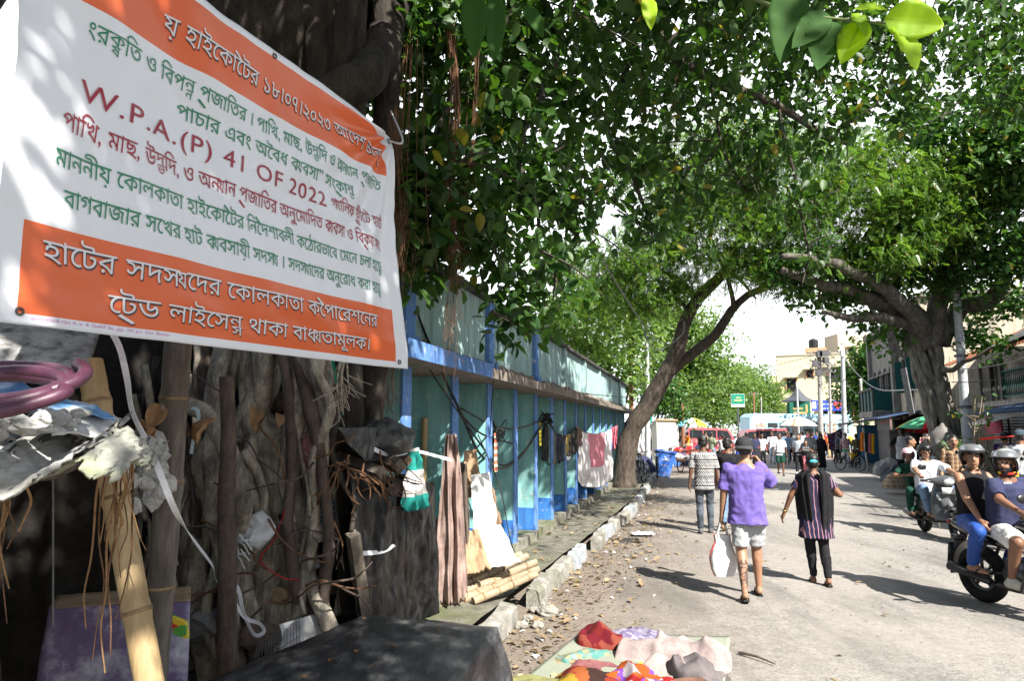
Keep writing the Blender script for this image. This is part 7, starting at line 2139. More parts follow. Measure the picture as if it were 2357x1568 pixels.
std(0, 0, R(60), 'man in dark shirt beside the banyan under the umbrella', T(C_DKDEN,.9), TR(C_BLACK,.016), 1.74, loc=W(2172,1000,21.8).xy.to_3d()+Vector((0,0,PZ)), vox=.022)
std(0, 0, R(-60), 'man in dark violet shirt by the shuttered shop on the right', LONG(plain('violet_shirt',(.06,.02,.12))), TR(C_BLACK,.016), 1.66, loc=W(2310,1000,15.5).xy.to_3d()+Vector((0,0,PZ)), vox=.02)
std(0, 0, R(75), 'man in mustard yellow t-shirt behind the helmets at the right', T(C_YEL,.9), TR(C_BLACK,.016), 1.6, loc=W(2318,1000,11.2).xy.to_3d()+Vector((0,0,.02)), vox=.015, lean=6, skin=SKIN2)
I = std(0, 0, R(-80), 'man in white shirt and grey cap leaning at the right edge', LONG(C_WHITE), TR(C_DKDEN,.016), 1.72, loc=W(2338,1000,12.2).xy.to_3d()+Vector((0,0,PZ)), vox=.016, lean=8, hair='cap', skin=SKIN)
baseball_cap(I, plain('grey_cap',(.05,.07,.09)), 1)
std(0, 0, R(60), 'man in grey striped shirt cut by the right edge of the frame', T(cloth('grey_navy_stripes','hstripe',[(.3,.36,.42),(.08,.1,.14)],.09)), TR(C_DKDEN,.016), 1.62, loc=W(2372,1000,10.6).xy.to_3d()+Vector((0,0,.02)), vox=.018)
# the far crowd
FAR = [
 (1512,1072,AWAY,'man in blue and white striped shirt walking past the white wall','hs',C_KHAKI,.5),
 (1606,1073,R(-110),'man in navy t-shirt bending over a parked motorcycle',C_NAVY,C_DKDEN,0),
 (1640,1074,R(-60),'man in grey-green t-shirt and jeans beside the parked motorcycles',C_OLIVE,C_DENIM,0),
 (1668,1079,R(-30),'rider in camouflage shirt and dark helmet in front of the barrier','camo',C_BLACK,'ride'),
 (1702,1068,TOW,'woman in pale blue top and royal blue trousers coming from the junction',C_PALEB,C_RBLUE,.5),
 (1721,1080,AWAY,'man in dark grey t-shirt just above the black cap',C_GREY,C_BLACK,.4),
 (1740,1080,TOW,'man in navy shirt to the right of the black cap',C_NAVY,C_NAVY,.5),
 (1757,1072,TOW,'man in white shirt and black trousers in mid stride',C_WHITE,C_BLACK,.8),
 (1779,1068,TOW,'young man in pale t-shirt and light jeans behind the boy in white',C_WHITE,C_PALEB,.5),
 (1793,1064,TOW,'man in cream shirt behind the boy in white',plain('cream_shirt',(.6,.55,.45)),C_GREY,.4),
 (1812,1070,AWAY,'man in sky blue shirt between the two taller boys',plain('sky_shirt',(.25,.4,.6)),C_GREY,.3),
 (1824,1066,AWAY,'person in white shirt seen from behind, left of the grey t-shirt boy',C_WHITE,C_BLACK,.4),
 (1932,1068,R(20),'man in dark grey t-shirt turned away near the tall poles',C_GREY,C_BLACK,.3),
 (1950,1076,TOW,'woman in flowered pink kurta behind the burqa','flower',C_WHITE,.3),
 (1975,1078,AWAY,'man in brown plaid shirt behind the parked bicycle','plaid2',C_DKDEN,0),
 (2004,1072,R(60),'man in white and blue shirt at the cloth stall on the right',C_PALEB,C_BLACK,0),
 (1966,1078,TOW,'child in yellow t-shirt crouching by the bicycle',C_YEL,C_DKDEN,'child'),
 (1584,1055,R(40),'man in orange and white shirt by the red van',C_ORA,C_WHITE,0),
 (1560,1056,R(120),'man in white vest beside the yellow and blue umbrella',C_WHITE,C_GREY,0),
 (1625,1055,R(-60),'man in beige shirt leaning at the barrier',C_KHAKI,C_GREY,0),
 (1664,1054,AWAY,'man in maroon shirt standing right of the barrier post',C_MAR,C_BLACK,0),
 (1758,1050,TOW,'man in white cap and shirt in front of the second red van',C_WHITE,C_WHITE,.3),
 (1774,1048,TOW,'man in pale shirt walking near the second red van',C_PALEB,C_GREY,.4),
]
special = {'hs': cloth('blue_white_hoops','hstripe',[(.45,.47,.55),(.1,.13,.35)],.11), 'camo': cloth('camouflage','blotch',[(.4,.42,.45),(.12,.15,.2),(.5,.5,.5)],.07), 'flower': cloth('pink_flowers','dots',[(.55,.42,.4),(.4,.06,.1)],.08,.9,.4), 'plaid2': cloth('dark_plaid','check',[(.28,.2,.08),(.05,.04,.03)],.1)}
for px, py, rz, lab_, top, bot_, ph in FAR:
    top = special.get(top, top); kw = {}
    h = RNG.uniform(1.62, 1.74); loc = G(px, py)
    if ph == 'ride':
        kw = dict(pelvis=(0,0,.93), feet=[(-.2,.2,.36),(.2,.2,.36)], knee=[(-.4,1,.2),(.4,1,.2)], hands=[(-.33,.5,1.06),(.33,.5,1.06)], elbow=[(-1,-.3,-.5),(1,-.3,-.5)]); ph = 0
        hd_ = R(-10); rz = hd_; loc = ride(G(1668,1080), hd_, (0,.33,0))
    elif ph == 'child':
        h = 1.25; ph = 0; kw = dict(pelvis=(0,-.1,.5), lean=25, knee=[(-.3,1,.3),(.3,1,.3)])
    elif 'bending' in lab_:
        kw = dict(lean=48, hands=[(-.15,.55,.85),(.15,.6,.85)]); ph = 0
    elif ph == 0:
        kw = dict(hands=[(-.24,.12,.85),(.22,.2,.95)]); 
    I = std(px, py, rz + RNG.uniform(-.15,.15), lab_, T(top,.9,-.12,.02,'shirt'), TR(bot_,.018), h, phase=ph, loc=loc, **kw)
# the thick of the crowd at the junction: each person placed singly
cols = [C_WHITE, C_NAVY, C_BLACK, C_GREY, C_DENIM, C_PALEB, C_MAR, C_OLIVE, C_RBLUE, C_KHAKI, plain('red_shirt',(.4,.03,.03)), C_ORA]
names = ['white','navy','black','grey','denim blue','pale blue','maroon','olive','royal blue','khaki','red','orange']
spots = [(1790,44),(1803,46),(1815,43),(1826,47),(1838,45),(1849,43),(1858,47),(1868,44),(1879,46),(1888,43),(1897,47),(1907,45),(1916,43),(1843,50),(1872,50),(1900,50)]
for i, (px, d) in enumerate(spots):
    q = i % len(cols); p = W(px, 1000, d); p.z = 0
    side = 'facing the stalls' if i % 2 else 'facing the camera'
    rank = 'first rank of the crowd' if d < 45 else ('middle of the crowd' if d < 49 else 'back of the crowd by the bus')
    std(px, 0, (TOW if i % 2 == 0 else R(RNG.uniform(-60,60))), f'person in {names[q]} shirt {side}, {rank}', T(cols[q],.9,-.12,.02,'shirt'), TR(cols[(q*5+2) % len(cols)],.018), RNG.uniform(1.6,1.74), loc=p, vox=.03, group='people crowding the junction', hands=[(-.24,.1,.85),(.24,.14,.9)])
# ---------------------------------------------------------------- houses, shops and street furniture
RA = Vector((15.13, 23, 0)); RF = Vector((.312, .95, 0)); RN = Vector((-.95, .312, 0))
def RB(s, off, z): return RA + RF*s + RN*off + Vector((0, 0, z))
def rbox(mb, s0, s1, o0, o1, z0, z1):
    vs = [RB(s, o, z) for z in (z0, z1) for (s, o) in ((s0,o0),(s1,o0),(s1,o1),(s0,o1))]
    mb.add(vs, [(0,1,2,3),(7,6,5,4),(4,5,1,0),(5,6,2,1),(6,7,3,2),(7,4,0,3)])
M_CREAM = wallpaint('stained_cream_wall', (.42,.37,.27), (.55,.5,.4), (.3,.28,.25), (.09,.085,.075))
M_GREYW = wallpaint('stained_grey_wall', (.2,.19,.18), (.34,.32,.3), (.4,.37,.32), (.035,.034,.033))
M_TILE = mat('clay_tiles', (.2,.06,.03), .85, .35, 14, .6, col2=(.4,.15,.08), stain=(.08,.06,.05), stain_amt=.6, stain_scale=2)
M_LOUV = mat('grey_louvre_wood', (.07,.068,.064), .85, .3, 8, .3, col2=(.17,.165,.155), stretch=(1,1,6))
M_GRAIL = mat('green_iron', (.01,.09,.085), .6, .3, 10, .2)
M_SHUT = mat('rolling_shutter', (.12,.125,.13), .6, .25, 5, .3, col2=(.2,.2,.205))
M_BLUED = mat('blue_boards', (.03,.13,.27), .8, .3, 5, .4, col2=(.07,.24,.4), stretch=(4,4,.5))
M_BCOR = mat('blue_corrugated', (.04,.09,.2), .6, .3, 4, .3, col2=(.1,.17,.3))

# house with the tiled roof
th = thing('tiled_house', RB(-4, -1, 0), 'two storey house with red tiled roof, grey louvres and green balcony', 'house')
b = MB(); rbox(b, -14, .6, -3, -1.0, 0, 2.6); rbox(b, -14, .6, -3, -.6, 2.62, 2.78); rbox(b, -14, .6, -3, -1.6, 2.8, 4.1); b.build('wall', M_GREYW, th)
def tiles(u, v):
    s = .8 - u*15; o = .35 - v*2.6
    return RB(s, o, 4.05 + v*1.25 + .03*math.sin(u*15*2*math.pi/.22) + .018*((v*9) % 1) + .03*mnoise.noise(Vector((u*20,v*4,0))))
b = MB(); b.grid(tiles, 300, 27); rf_ = b.build('roof', M_TILE, th, smooth=False)
b = MB(); b.grid(lambda u, v: RB(-2.6 - u*9, .1 - v*2.2, 4.28 + v*1.06 + .05*mnoise.noise(Vector((u*6,v*3,0)))), 30, 8); b.build('roof_sheet', M_TARPD, th, smooth=True)
lv = MB()
rbox(lv, -.1, .0, -.62, -.52, 2.8, 4.02); rbox(lv, -2.05, -1.95, -.62, -.52, 2.8, 4.02); rbox(lv, -1.05, -1.0, -.61, -.53, 2.8, 4.02); rbox(lv, -1.52, -1.47, -.61, -.53, 2.8, 4.02)
lvo = lv.build('louvre_frame', M_LOUV, th)
lv = MB()
for k in range(34):
    z = 2.83 + k*.035
    for s0, s1 in ((-1.0,-.1),(-1.95,-1.52)) + (((-1.47,-1.05),) if z < 3.25 or z > 3.95 else ()):
        vs = [RB(s0,-.54,z), RB(s1,-.54,z), RB(s1,-.6,z+.026), RB(s0,-.6,z+.026), RB(s0,-.545,z-.006), RB(s1,-.545,z-.006), RB(s1,-.605,z+.02), RB(s0,-.605,z+.02)]
        lv.add(vs, [(0,1,2,3),(7,6,5,4),(0,4,5,1),(2,6,7,3)])
lv.build('louvres', M_LOUV, lvo)
b = MB(); rbox(b, -1.47, -1.05, -.63, -.6, 3.25, 3.95)
for k in range(5): rbox(b, -1.45+.09*k, -1.43+.09*k, -.6, -.58, 3.25, 3.95)
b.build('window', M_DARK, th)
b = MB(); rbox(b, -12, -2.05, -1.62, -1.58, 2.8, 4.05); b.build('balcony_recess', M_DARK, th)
b = MB(); rbox(b, -12, -2.05, -.57, -.53, 3.62, 3.67); rbox(b, -12, -2.05, -.57, -.53, 2.86, 2.9)
for k in range(70):
    s = -2.1 - k*.14
    b.tube([RB(s,-.55,2.88), RB(s-.07,-.55,3.25), RB(s,-.55,3.64)], .012, 4); b.tube([RB(s-.07,-.55,2.88), RB(s,-.55,3.25), RB(s-.07,-.55,3.64)], .012, 4)
b.build('railing', M_GRAIL, th)
for s in (-2.05, -4.6, -7.2): b = MB(); rbox(b, s-.05, s+.05, -.6, -.5, 2.8, 4.05); b.build('post', M_LOUV, th)
for i, (s0, s1, m_) in enumerate(((-.9,.4,M_SHUT),(-3.0,-1.2,M_SHUT),(-5.6,-3.4,M_DARK),(-8,-6,M_SHUT))):
    b = MB()
    if m_ is M_SHUT:
        for k in range(24): 
            z = .15 + k*.09; b.add([RB(s0,-.97,z), RB(s1,-.97,z), RB(s1,-.93,z+.045), RB(s0,-.93,z+.045), RB(s1,-.97,z+.09), RB(s0,-.97,z+.09)], [(0,1,2,3),(3,2,4,5)])
    else: rbox(b, s0, s1, -.99, -.95, .15, 2.3)
    b.build('shop_shutter' if m_ is M_SHUT else 'shop_opening', m_, th)
aw = MB(); aw.grid(lambda u, v: RB(-3.2-u*5, -.55+v*1.2, 2.62-.3*v+.02*math.sin(u*170)), 120, 4, .01); tag(aw.build('awning', M_BCOR), 'blue corrugated awning over the shops under the balcony', 'awning')
aw = MB(); aw.grid(lambda u, v: RB(-1.0-u*2.1, -.6+v*1.0, 2.3-.28*v+.03*mnoise.noise(Vector((u*5,v*3,1)))), 24, 6, .01); tag(aw.build('awning', mat('grey_tin', (.25,.26,.28), .5, .3, 5, .3, col2=(.4,.41,.43))), 'sagging grey tin awning beside the white pole', 'awning')
b = MB(); b.prism([RB(-.1,-.6,1.75), RB(-1.6,-.6,1.75), RB(-1.6,-.6,2.28), RB(-.1,-.6,2.28)], RN*.04); sg = tag(b.build('shop_sign', plain('faded_pink_sign',(.35,.06,.1),.3)), 'faded pink shop sign behind the dry shrub', 'sign')
b = MB(); b.prism([RB(-4.3,-.5,1.9), RB(-5.3,-.5,1.9), RB(-5.3,-.5,2.4), RB(-4.3,-.5,2.4)], RN*.03); tag(b.build('shop_sign', plain('blue_sign',(.08,.25,.45),.3)), 'small blue sign under the awning at the right edge', 'sign')
# tall cream house behind the tiled one
cb = thing('cream_house', RB(-6, -6, 0), 'cream house with a moulded cornice rising behind the tiled roof', 'house')
b = MB(); rbox(b, -18, 3.4, -9, -3.4, 0, 5.9); b.build('wall', M_CREAM, cb)
b = MB(); rbox(b, -18, 3.5, -9, -3.25, 5.9, 6.02); rbox(b, -18, 3.6, -9, -3.05, 6.02, 6.2); b.build('cornice', mat('ochre_cornice',(.3,.19,.08),.9,.4,6,.4,col2=(.45,.36,.22)), cb)

# the old stained building with the oriel balcony
ob_ = thing('old_building', RB(11, -2, 0), 'old stained plaster building with green shutters and a corner balcony', 'building')
b = MB(); rbox(b, 4.4, 9.0, -6, 0, 0, 7.2); b.build('wall', M_CREAM, ob_)
b = MB(); rbox(b, 9.0, 15.2, -6, .12, 0, 6.7); rbox(b, 9.0, 9.35, .12, .3, 2.4, 6.7); rbox(b, 14.8, 15.2, .12, .3, 2.4, 6.7); b.build('wall', M_GREYW, ob_)
b = MB(); rbox(b, 4.2, 9.1, -6, .22, 7.2, 7.35); rbox(b, 8.9, 15.4, -6, .4, 6.7, 6.9); rbox(b, 4.4, 15.2, .0, .2, 2.5, 2.62); b.build('cornice', M_GREYW, ob_)
def win(par, s, z0, z1, w=.75, arch=False, off=.02, sh=True):
    f = MB(); rbox(f, s, s+w, off-.08, off+.0, z0, z1)
    if arch:
        c = RB(s+w/2, off, z1); pts = [c + RF*(w/2*math.cos(a)) + Vector((0,0,w/2*math.sin(a))) for a in [math.pi*k/10 for k in range(11)]]; f.prism(pts, RN*-.06)
    o = f.build('window', M_DARK, par)
    if sh:
        q = MB(); rbox(q, s+w*.02, s+w*.42, off+.005, off+.04, z0, z1); q.build('shutter', M_GRAIL, o)
        q = MB(); q.add([RB(s+w,off,z0), RB(s+w*1.1,off+.35,z0), RB(s+w*1.1,off+.35,z1), RB(s+w,off,z1)], [(0,1,2,3)]); q.build('shutter', M_GRAIL, o)
    q = MB(); rbox(q, s-.08, s, off, off+.06, z0, z1+.05); rbox(q, s+w, s+w+.08, off, off+.06, z0, z1+.05); rbox(q, s-.12, s+w+.12, off, off+.16, z1+.06, z1+.14); q.build('frame', M_GREYW, o)
win(ob_, 5.0, 3.5, 4.9); win(ob_, 7.2, 3.5, 4.9)
for s in (9.8, 11.1, 12.4, 13.7): win(ob_, s, 3.4, 4.5, .8, True, .14, s > 12)
bal = MB(); rbox(bal, 9.8, 13.6, .14, 1.1, 2.45, 2.75); bo = bal.build('balcony', M_GREYW, ob_)
b = MB(); rbox(b, 9.8, 13.6, .95, 1.0, 2.78, 3.75); rbox(b, 9.8, 9.86, .14, .95, 2.78, 3.75); b.build('balcony_grille', M_GRAIL, bo)
b = MB()
for k in range(5): s = 9.8 + k*.93; rbox(b, s, s+.08, 1.0, 1.06, 2.76, 3.85)
rbox(b, 9.8, 13.6, 1.0, 1.08, 3.76, 3.86); b.build('balcony_post', M_LOUV, bo)
b = MB(); b.tube([RB(6.7,.12,.3), RB(6.7,.12,4.2)], .07, 8); b.build('drainpipe', M_GREYW, ob_)
random.seed(8)
for k in range(14):     # roots of the banyan creeping over the plaster
    s = random.uniform(4.6, 10); q = [RB(s,.05,6.3)]
    for i in range(5): s += random.uniform(-.3,.3); q.append(RB(s,.05,6.3-(i+1)*random.uniform(.4,.8)))
    m = MB(); m.tube(curve_pts(q,14), [.05*(1-.7*i/14) for i in range(15)], 5); m.build('aerial_root', M_BARKD, ban)
# shops under it
for i, (s0, s1, o1, zt, mtl, lab_, cat_) in enumerate(((12.6,15.2,1.0,2.1,M_BLUED,'blue boarded stall at the foot of the old building','stall'),(9.4,12.2,.5,2.2,M_SHUT,'shuttered grey shop beside the blue stall','shop'),(5.0,8.8,.6,2.3,M_DARK,'dark open shop behind the green and red umbrella','shop'))):
    o = thing('shop_stall' if i == 0 else 'shop', RB((s0+s1)/2, o1, .15), lab_, cat_)
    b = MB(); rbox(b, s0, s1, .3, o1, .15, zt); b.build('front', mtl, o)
    b = MB()
    if i == 0:
        for k in range(9): rbox(b, s0+(s1-s0)*k/8-.03, s0+(s1-s0)*k/8+.03, o1+.002, o1+.03, .2, zt)
    else:
        for k in range(20): rbox(b, s0, s1, o1+.002, o1+.02, .2+k*.1, .25+k*.1)
    b.build('battens', mtl, o)
    b = MB(); b.grid(lambda u, v: RB(s0-.3+(s1-s0+.6)*u, .2+(o1+.8)*v, zt+.35-.3*v+.02*math.sin(u*60)), 60, 4, .02); b.build('roof', (M_TARPD, M_ROOFE, M_BCOR)[i], o)
b = MB(); b.prism([RB(5.2,1.1,1.85), RB(8.6,1.1,1.85), RB(8.6,1.1,2.42), RB(5.2,1.1,2.42)], RN*.04); sg = thing('shop_sign', RB(7,1.1,1.85), 'grey and red shop signboard above the umbrella', 'sign'); b.build('board', plain('grey_sign',(.14,.15,.14),.3), sg)
b = MB(); rbox(b, 5.3, 5.7, 1.142, 1.15, 1.9, 2.4); b.build('red_panel', M_REDP, sg)
m = MB(); flat_text('~VALIMI', RB(7.9,1.148,2.12), -RF, (0,0,1), 1.9, .25, m); m.build('lettering', plain('pink_letters',(.5,.2,.2)), sg)
# the taller pale building beyond
far_b = thing('apartment_block', W(2020,1000,75).xy.to_3d(), 'tall cream building peeping over the roofs behind the banyan', 'building')
b = MB(); p = W(1935,1000,92); b.box((p.x+7, 94, 7.4), (14, 4, 14.8)); b.build('wall', plain('pale_cream_wall',(.52,.45,.34),.1), far_b)
for k in range(4):
    for r in range(3): b = MB(); b.box((p.x+1.8+2.6*k, 91.96, 6.6+2.8*r), (1.1,.12,1.1)); wo = b.build('window', M_DARK, far_b); b = MB(); b.box((p.x+1.8+2.6*k, 91.7, 7.3+2.8*r), (1.7,.6,.1)); b.build('sunshade', plain('brown_ledge',(.3,.16,.12)), wo)

# --- yellow apartment building closing the street
yb = thing('apartment_building', W(1880,1000,85).xy.to_3d(), 'four storey pale yellow apartment building closing the street', 'building', rz=R(-24))
def yw(x, y, z): return (x, y, z)
M_YEL = wallpaint('pale_yellow_wall', (.58,.52,.33), (.63,.58,.4), (.52,.48,.36), (.42,.38,.27)); M_YG = wallpaint('pale_green_wall', (.55,.6,.35), (.62,.66,.42), (.5,.5,.38), (.4,.42,.3))
b = MB(); b.box((0,4,5.6), (8.6,8,11.2)); b.build('wall', M_YEL, yb, world=False)
for z in (2.6, 5.4, 8.2): b = MB(); b.box((-4.5,1.2,z), (1.4,2.2,1.1)); b.build('balcony', M_YG, yb, world=False)
for i, (x, z, w, h) in enumerate(((-2.6,3.6,1.1,1.7),(-2.6,7.4,1.1,1.7),(1.2,3.6,1.0,1.7),(3.2,3.6,2.0,1.7),(2.9,8.6,2.4,1.7),(-.4,8.8,.7,.9),(-.2,1.4,1.2,1.2),(2.2,1.4,1.2,1.2),(-4.5,4.1,.9,1.2),(-4.5,7.0,.9,1.2))):
    b = MB(); b.box((x,-.02 if x > -4 else .06,z), (w,.1,h)); wo = b.build('window', M_DARK, yb, world=False)
    b = MB(); b.box((x-w/2-.08,-.06,z), (.14,.16,h+.1)); b.box((x+w/2+.08,-.06,z), (.14,.16,h+.1)); b.build('frame', plain('orange_brown_frame',(.4,.18,.08)), wo, world=False)
    b = MB(); b.box((x,-.35,z+h/2+.18), (w+.7,.7,.1)); b.build('sunshade', M_YEL, wo, world=False)
    b = MB()
    for q in range(5): b.box((x-w/2+w*q/4,-.09,z), (.04,.04,h))
    b.build('grille', M_IRON, wo, world=False)
b = MB(); b.box((0,4,11.3), (8.8,8.2,.2)); b.build('roof', plain('roof_slab',(.45,.4,.34)), yb, world=False)
b = MB(); b.lathe([(.0,0),(.55,0),(.6,.1),(.6,1.0),(.5,1.15),(.2,1.3),(0,1.3)], (.2,2,12.2), None, 16); b.build('water_tank', M_PBLACK, yb, world=False)
b = MB(); b.box((.4,2.5,11.8), (2.6,2.2,.9)); b.build('stair_head', plain('orange_wall',(.5,.28,.16)), yb, world=False)

# kiosk tower with green panels
kp = W(1841,1000,68); kk = thing('advertising_kiosk', (kp.x,kp.y,0), 'advertising kiosk with dark pointed roof and green panels', 'kiosk', rz=R(-14))
b = MB(); b.box((0,0,1.3), (1.7,1.7,2.6)); b.build('base', plain('white_plaster',(.5,.5,.48)), kk, world=False)
b = MB(); b.box((0,0,3.6), (1.9,1.9,1.9)); b.build('panel', plain('dark_green_panel',(.02,.12,.08)), kk, world=False)
b = MB(); b.box((-.2,-.97,3.9), (.9,.03,.2)); b.box((0,-.97,3.4), (1.2,.03,.35)); b.box((.6,-.97,3.9), (.2,.03,.8)); b.build('print', plain('orange_print',(.45,.3,.12)), kk, world=False)
b = MB(); b.lathe([(1.55,0),(1.5,.12),(.8,.5),(.3,1.1),(.05,1.5),(0,1.5)], (0,0,4.6), None, 4); b.build('roof', plain('slate_roof',(.08,.085,.1)), kk, world=False)

# blue gantry banner with a red heart
bl_ = W(1868,922,58); br_ = W(1989,922,58)
gb = thing('street_banner', Vector(((bl_.x+br_.x)/2, bl_.y, 0)), 'blue street banner with white lettering and a red heart', 'banner')
Zd = Vector((0,0,1)); bx = (br_-bl_).normalized(); hh = .87
b = MB(); b.prism([bl_, br_, br_-Zd*hh, bl_-Zd*hh], (0,.06,0)); b.build('board', plain('banner_blue',(.03,.06,.42),.08), gb)
for u in (.02,.32,.66,.98): p = bl_.lerp(br_,u); b = MB(); b.tube([Vector((p.x,p.y+.1,0)), Vector((p.x,p.y+.1,p.z))], .06, 8); b.build('post', C_WHITE, gb)
wd_ = (br_-bl_).length
m = MB(); fy_ = Vector((0,-.012,0)); 
flat_text('আমরা সবাই', bl_+bx*wd_*.1-Zd*.42+fy_, bx, Zd, wd_*.3, .26, m); flat_text('সুন্দর থািক', bl_+bx*wd_*.12-Zd*.78+fy_, bx, Zd, wd_*.27, .24, m)
flat_text('ফলতাসী', bl_+bx*wd_*.6-Zd*.55+fy_, bx, Zd, wd_*.29, .42, m); flat_text('ওয়াডF নং-১৬', bl_+bx*wd_*.66-Zd*.8+fy_, bx, Zd, wd_*.2, .14, m)
m.add([bl_+bx*wd_*a-Zd*z+fy_ for a, z in ((.01,.12),(.08,.12),(.08,.7),(.01,.7))], [(0,1,2,3)]); m.add([bl_+bx*wd_*a-Zd*z+fy_ for a, z in ((.92,.12),(.99,.12),(.99,.7),(.92,.7))], [(0,1,2,3)])
m.build('white_lettering', C_WHITE, gb)
m = MB(); hp = []
for k in range(40):
    a = 2*math.pi*k/40; hp.append(bl_+bx*(wd_*.49 + .024*16*math.sin(a)**3)+Zd*(-.4+.024*(13*math.cos(a)-5*math.cos(2*a)-2*math.cos(3*a)-math.cos(4*a)))+fy_*2)
m.prism(hp, (0,-.02,0)); m.build('red_heart', glossy('heart_red',(.65,.03,.04),.5), gb)
# green billboard
gp = W(1698,922,66); gg = thing('billboard', Vector((gp.x,gp.y,0)), 'green billboard on a tall pole above the traffic', 'billboard')
b = MB(); b.box(gp, (1.3,.1,1.25)); b.build('board', plain('billboard_white',(.55,.6,.58)), gg)
b = MB(); b.box(gp + Vector((0,-.06,.12)), (1.24,.03,.95)); b.build('panel', plain('billboard_green',(.02,.2,.13)), gg)
b = MB(); b.box(gp + Vector((.05,-.085,.25)), (.5,.02,.1)); b.box(gp + Vector((.0,-.085,.0)), (.8,.02,.12)); b.build('print', plain('billboard_print',(.5,.45,.2)), gg)
b = MB(); b.tube([Vector((gp.x,gp.y+.1,0)), gp+Vector((0,.1,-.5))], .08, 8); b.build('pole', M_GREYP, gg)

# --- bus, vans, car at the junction
def veh(name, label, cat, px, d, ln, rz, z=0): p = W(px,1000,d); return thing(name, (p.x,p.y,z), label, cat, rz=rz)
def prof_body(o, name, mtl, side, width, inset=0.0, parent=None):
    m = MB(); n = len(side)
    rows = [(-width/2+.06, .0), (-width/2, .06), (width/2, .06), (width/2-.06, 0)]
    vs = []
    cx_ = sum(q[0] for q in side)/n; cz_ = sum(q[1] for q in side)/n
    for y, e in ((-width/2, .03), (-width/2+.05, 0), (width/2-.05, 0), (width/2, .03)):
        vs += [Vector((x + (cx_-x)*e*.4, y, z + (cz_-z)*e)) for x, z in side]
    fs = [tuple(range(n)), tuple(range(3*n,4*n))[::-1]]
    for r in range(3): fs += [(r*n+(k+1)%n, r*n+k, r*n+n+k, r*n+n+(k+1)%n) for k in range(n)]
    m.add(vs, fs); return m.build(name, mtl, parent or o, world=False)
M_GLASS = mat('dark_window_glass', (.02,.025,.03), .12, .1, 4, 0, spec=.6)
def car_windows(o, ws, y, par):
    for poly in ws:
        for s in (-1,1):
            m = MB(); m.prism([Vector((x, s*(y+.004), z)) for x, z in poly], (0, s*.012, 0)); m.build('window', M_GLASS, par, world=False)
def wheels4(o, xs, r, w, y):
    for x in xs:
        for s in (-1,1):
            m = MB(); m.torus((x, s*y, r), (0,1,0), r-w*.5, w*.5, 22, 8); q = m.build('wheel', M_TYRE, o, smooth=True, world=False)
            m = MB(); m.lathe([(0,-.02*s),(r*.55,-.02*s),(r*.6,.03*s),(0,.06*s)], (x, s*(y+.03), r), (0,1,0), 16); m.build('rim', M_STEEL, q, world=False)
bus = veh('bus', 'long sky blue bus standing across the junction', 'bus', 1833, 58, 8.6, R(0))
M_SKYB = glossy('sky_blue_paint', (.3,.53,.64), .35); M_YELP = glossy('yellow_paint', (.65,.45,.05), .35)
bb_ = prof_body(bus, 'body', M_SKYB, [(-4.3,.4),(4.2,.4),(4.3,.7),(4.3,2.7),(4.05,3.1),(-4.0,3.2),(-4.35,2.9),(-4.4,1.0)], 2.4)
b = MB(); b.box((0,-1.22,1.05), (8.4,.03,.5)); b.build('stripe', M_YELP, bb_, world=False)
b = MB(); b.box((0,-1.215,2.62), (8.3,.03,.25)); b.build('signband', glossy('pale_blue_band',(.45,.6,.65),.4), bb_, world=False)
for k in range(8):
    m = MB(); x = -3.8+.98*k; m.box((x+.4,-1.215,1.95), (.82,.03,.9)); wo = m.build('window', M_GLASS if k % 3 else mat('bus_interior',(.25,.12,.1),.8,.4,4,.2,col2=(.5,.45,.35)), bb_, world=False)
    m = MB(); m.box((x+.4,-1.235,1.98), (.82,.02,.05)); m.box((x+.4,-1.235,1.5), (.86,.03,.06)); m.build('window_bar', M_SKYB, wo, world=False)
wheels4(bus, (-2.8,2.6), .48, .26, 1.1)
b = MB(); b.box((4.32,0,2.0), (.04,2.1,1.1)); b.build('windscreen', M_GLASS, bb_, world=False)
for s in (-1,1): b = MB(); b.ball((4.34,s*.9,.8), (.06,.16,.13), 10, 6); b.build('headlight', M_LAMP, bb_, smooth=True, world=False)
VS = [(-1.75,.35),(1.6,.35),(1.75,.6),(1.72,.95),(1.3,1.08),(.9,1.72),(-1.6,1.8),(-1.75,1.5)]
vw = [[(-1.6,1.12),(-.75,1.12),(-.75,1.62),(-1.55,1.65)],[(-.68,1.12),(.12,1.12),(.12,1.62),(-.68,1.62)],[(.2,1.12),(1.12,1.1),(.85,1.58),(.2,1.62)]]
for px, d, sc_, rz_, lab_ in ((1636,50,1.12,0,'red van behind the barrier on the left of the junction'),(1744,49,1.08,180,'red van in the middle of the junction before the blue bus')):
    v = veh('van', lab_, 'van', px, d, 3.5, R(rz_)); v.scale = (sc_,)*3
    body = prof_body(v, 'body', glossy('van_red',(.4,.1,.11),.3), VS, 1.55); car_windows(v, vw, .775, body); wheels4(v, (-1.1,1.15), .29, .18, .68)
    b = MB(); b.box((0,-.79,.72), (3.2,.02,.12)); b.build('stripe', plain('white_stripe',(.6,.55,.55)), body, world=False)
    for s in (-1,1): b = MB(); b.ball((1.73,s*.55,.75), (.05,.14,.1), 10, 6); b.build('headlight', M_LAMP, body, smooth=True, world=False)
c_ = veh('car', 'silver blue car standing between the two red vans', 'car', 1692, 53, 4, R(178))
CS = [(-2,.3),(2,.3),(2.05,.6),(1.9,.85),(1.0,.95),(.4,1.45),(-1.0,1.47),(-1.7,.98),(-2.05,.9)]
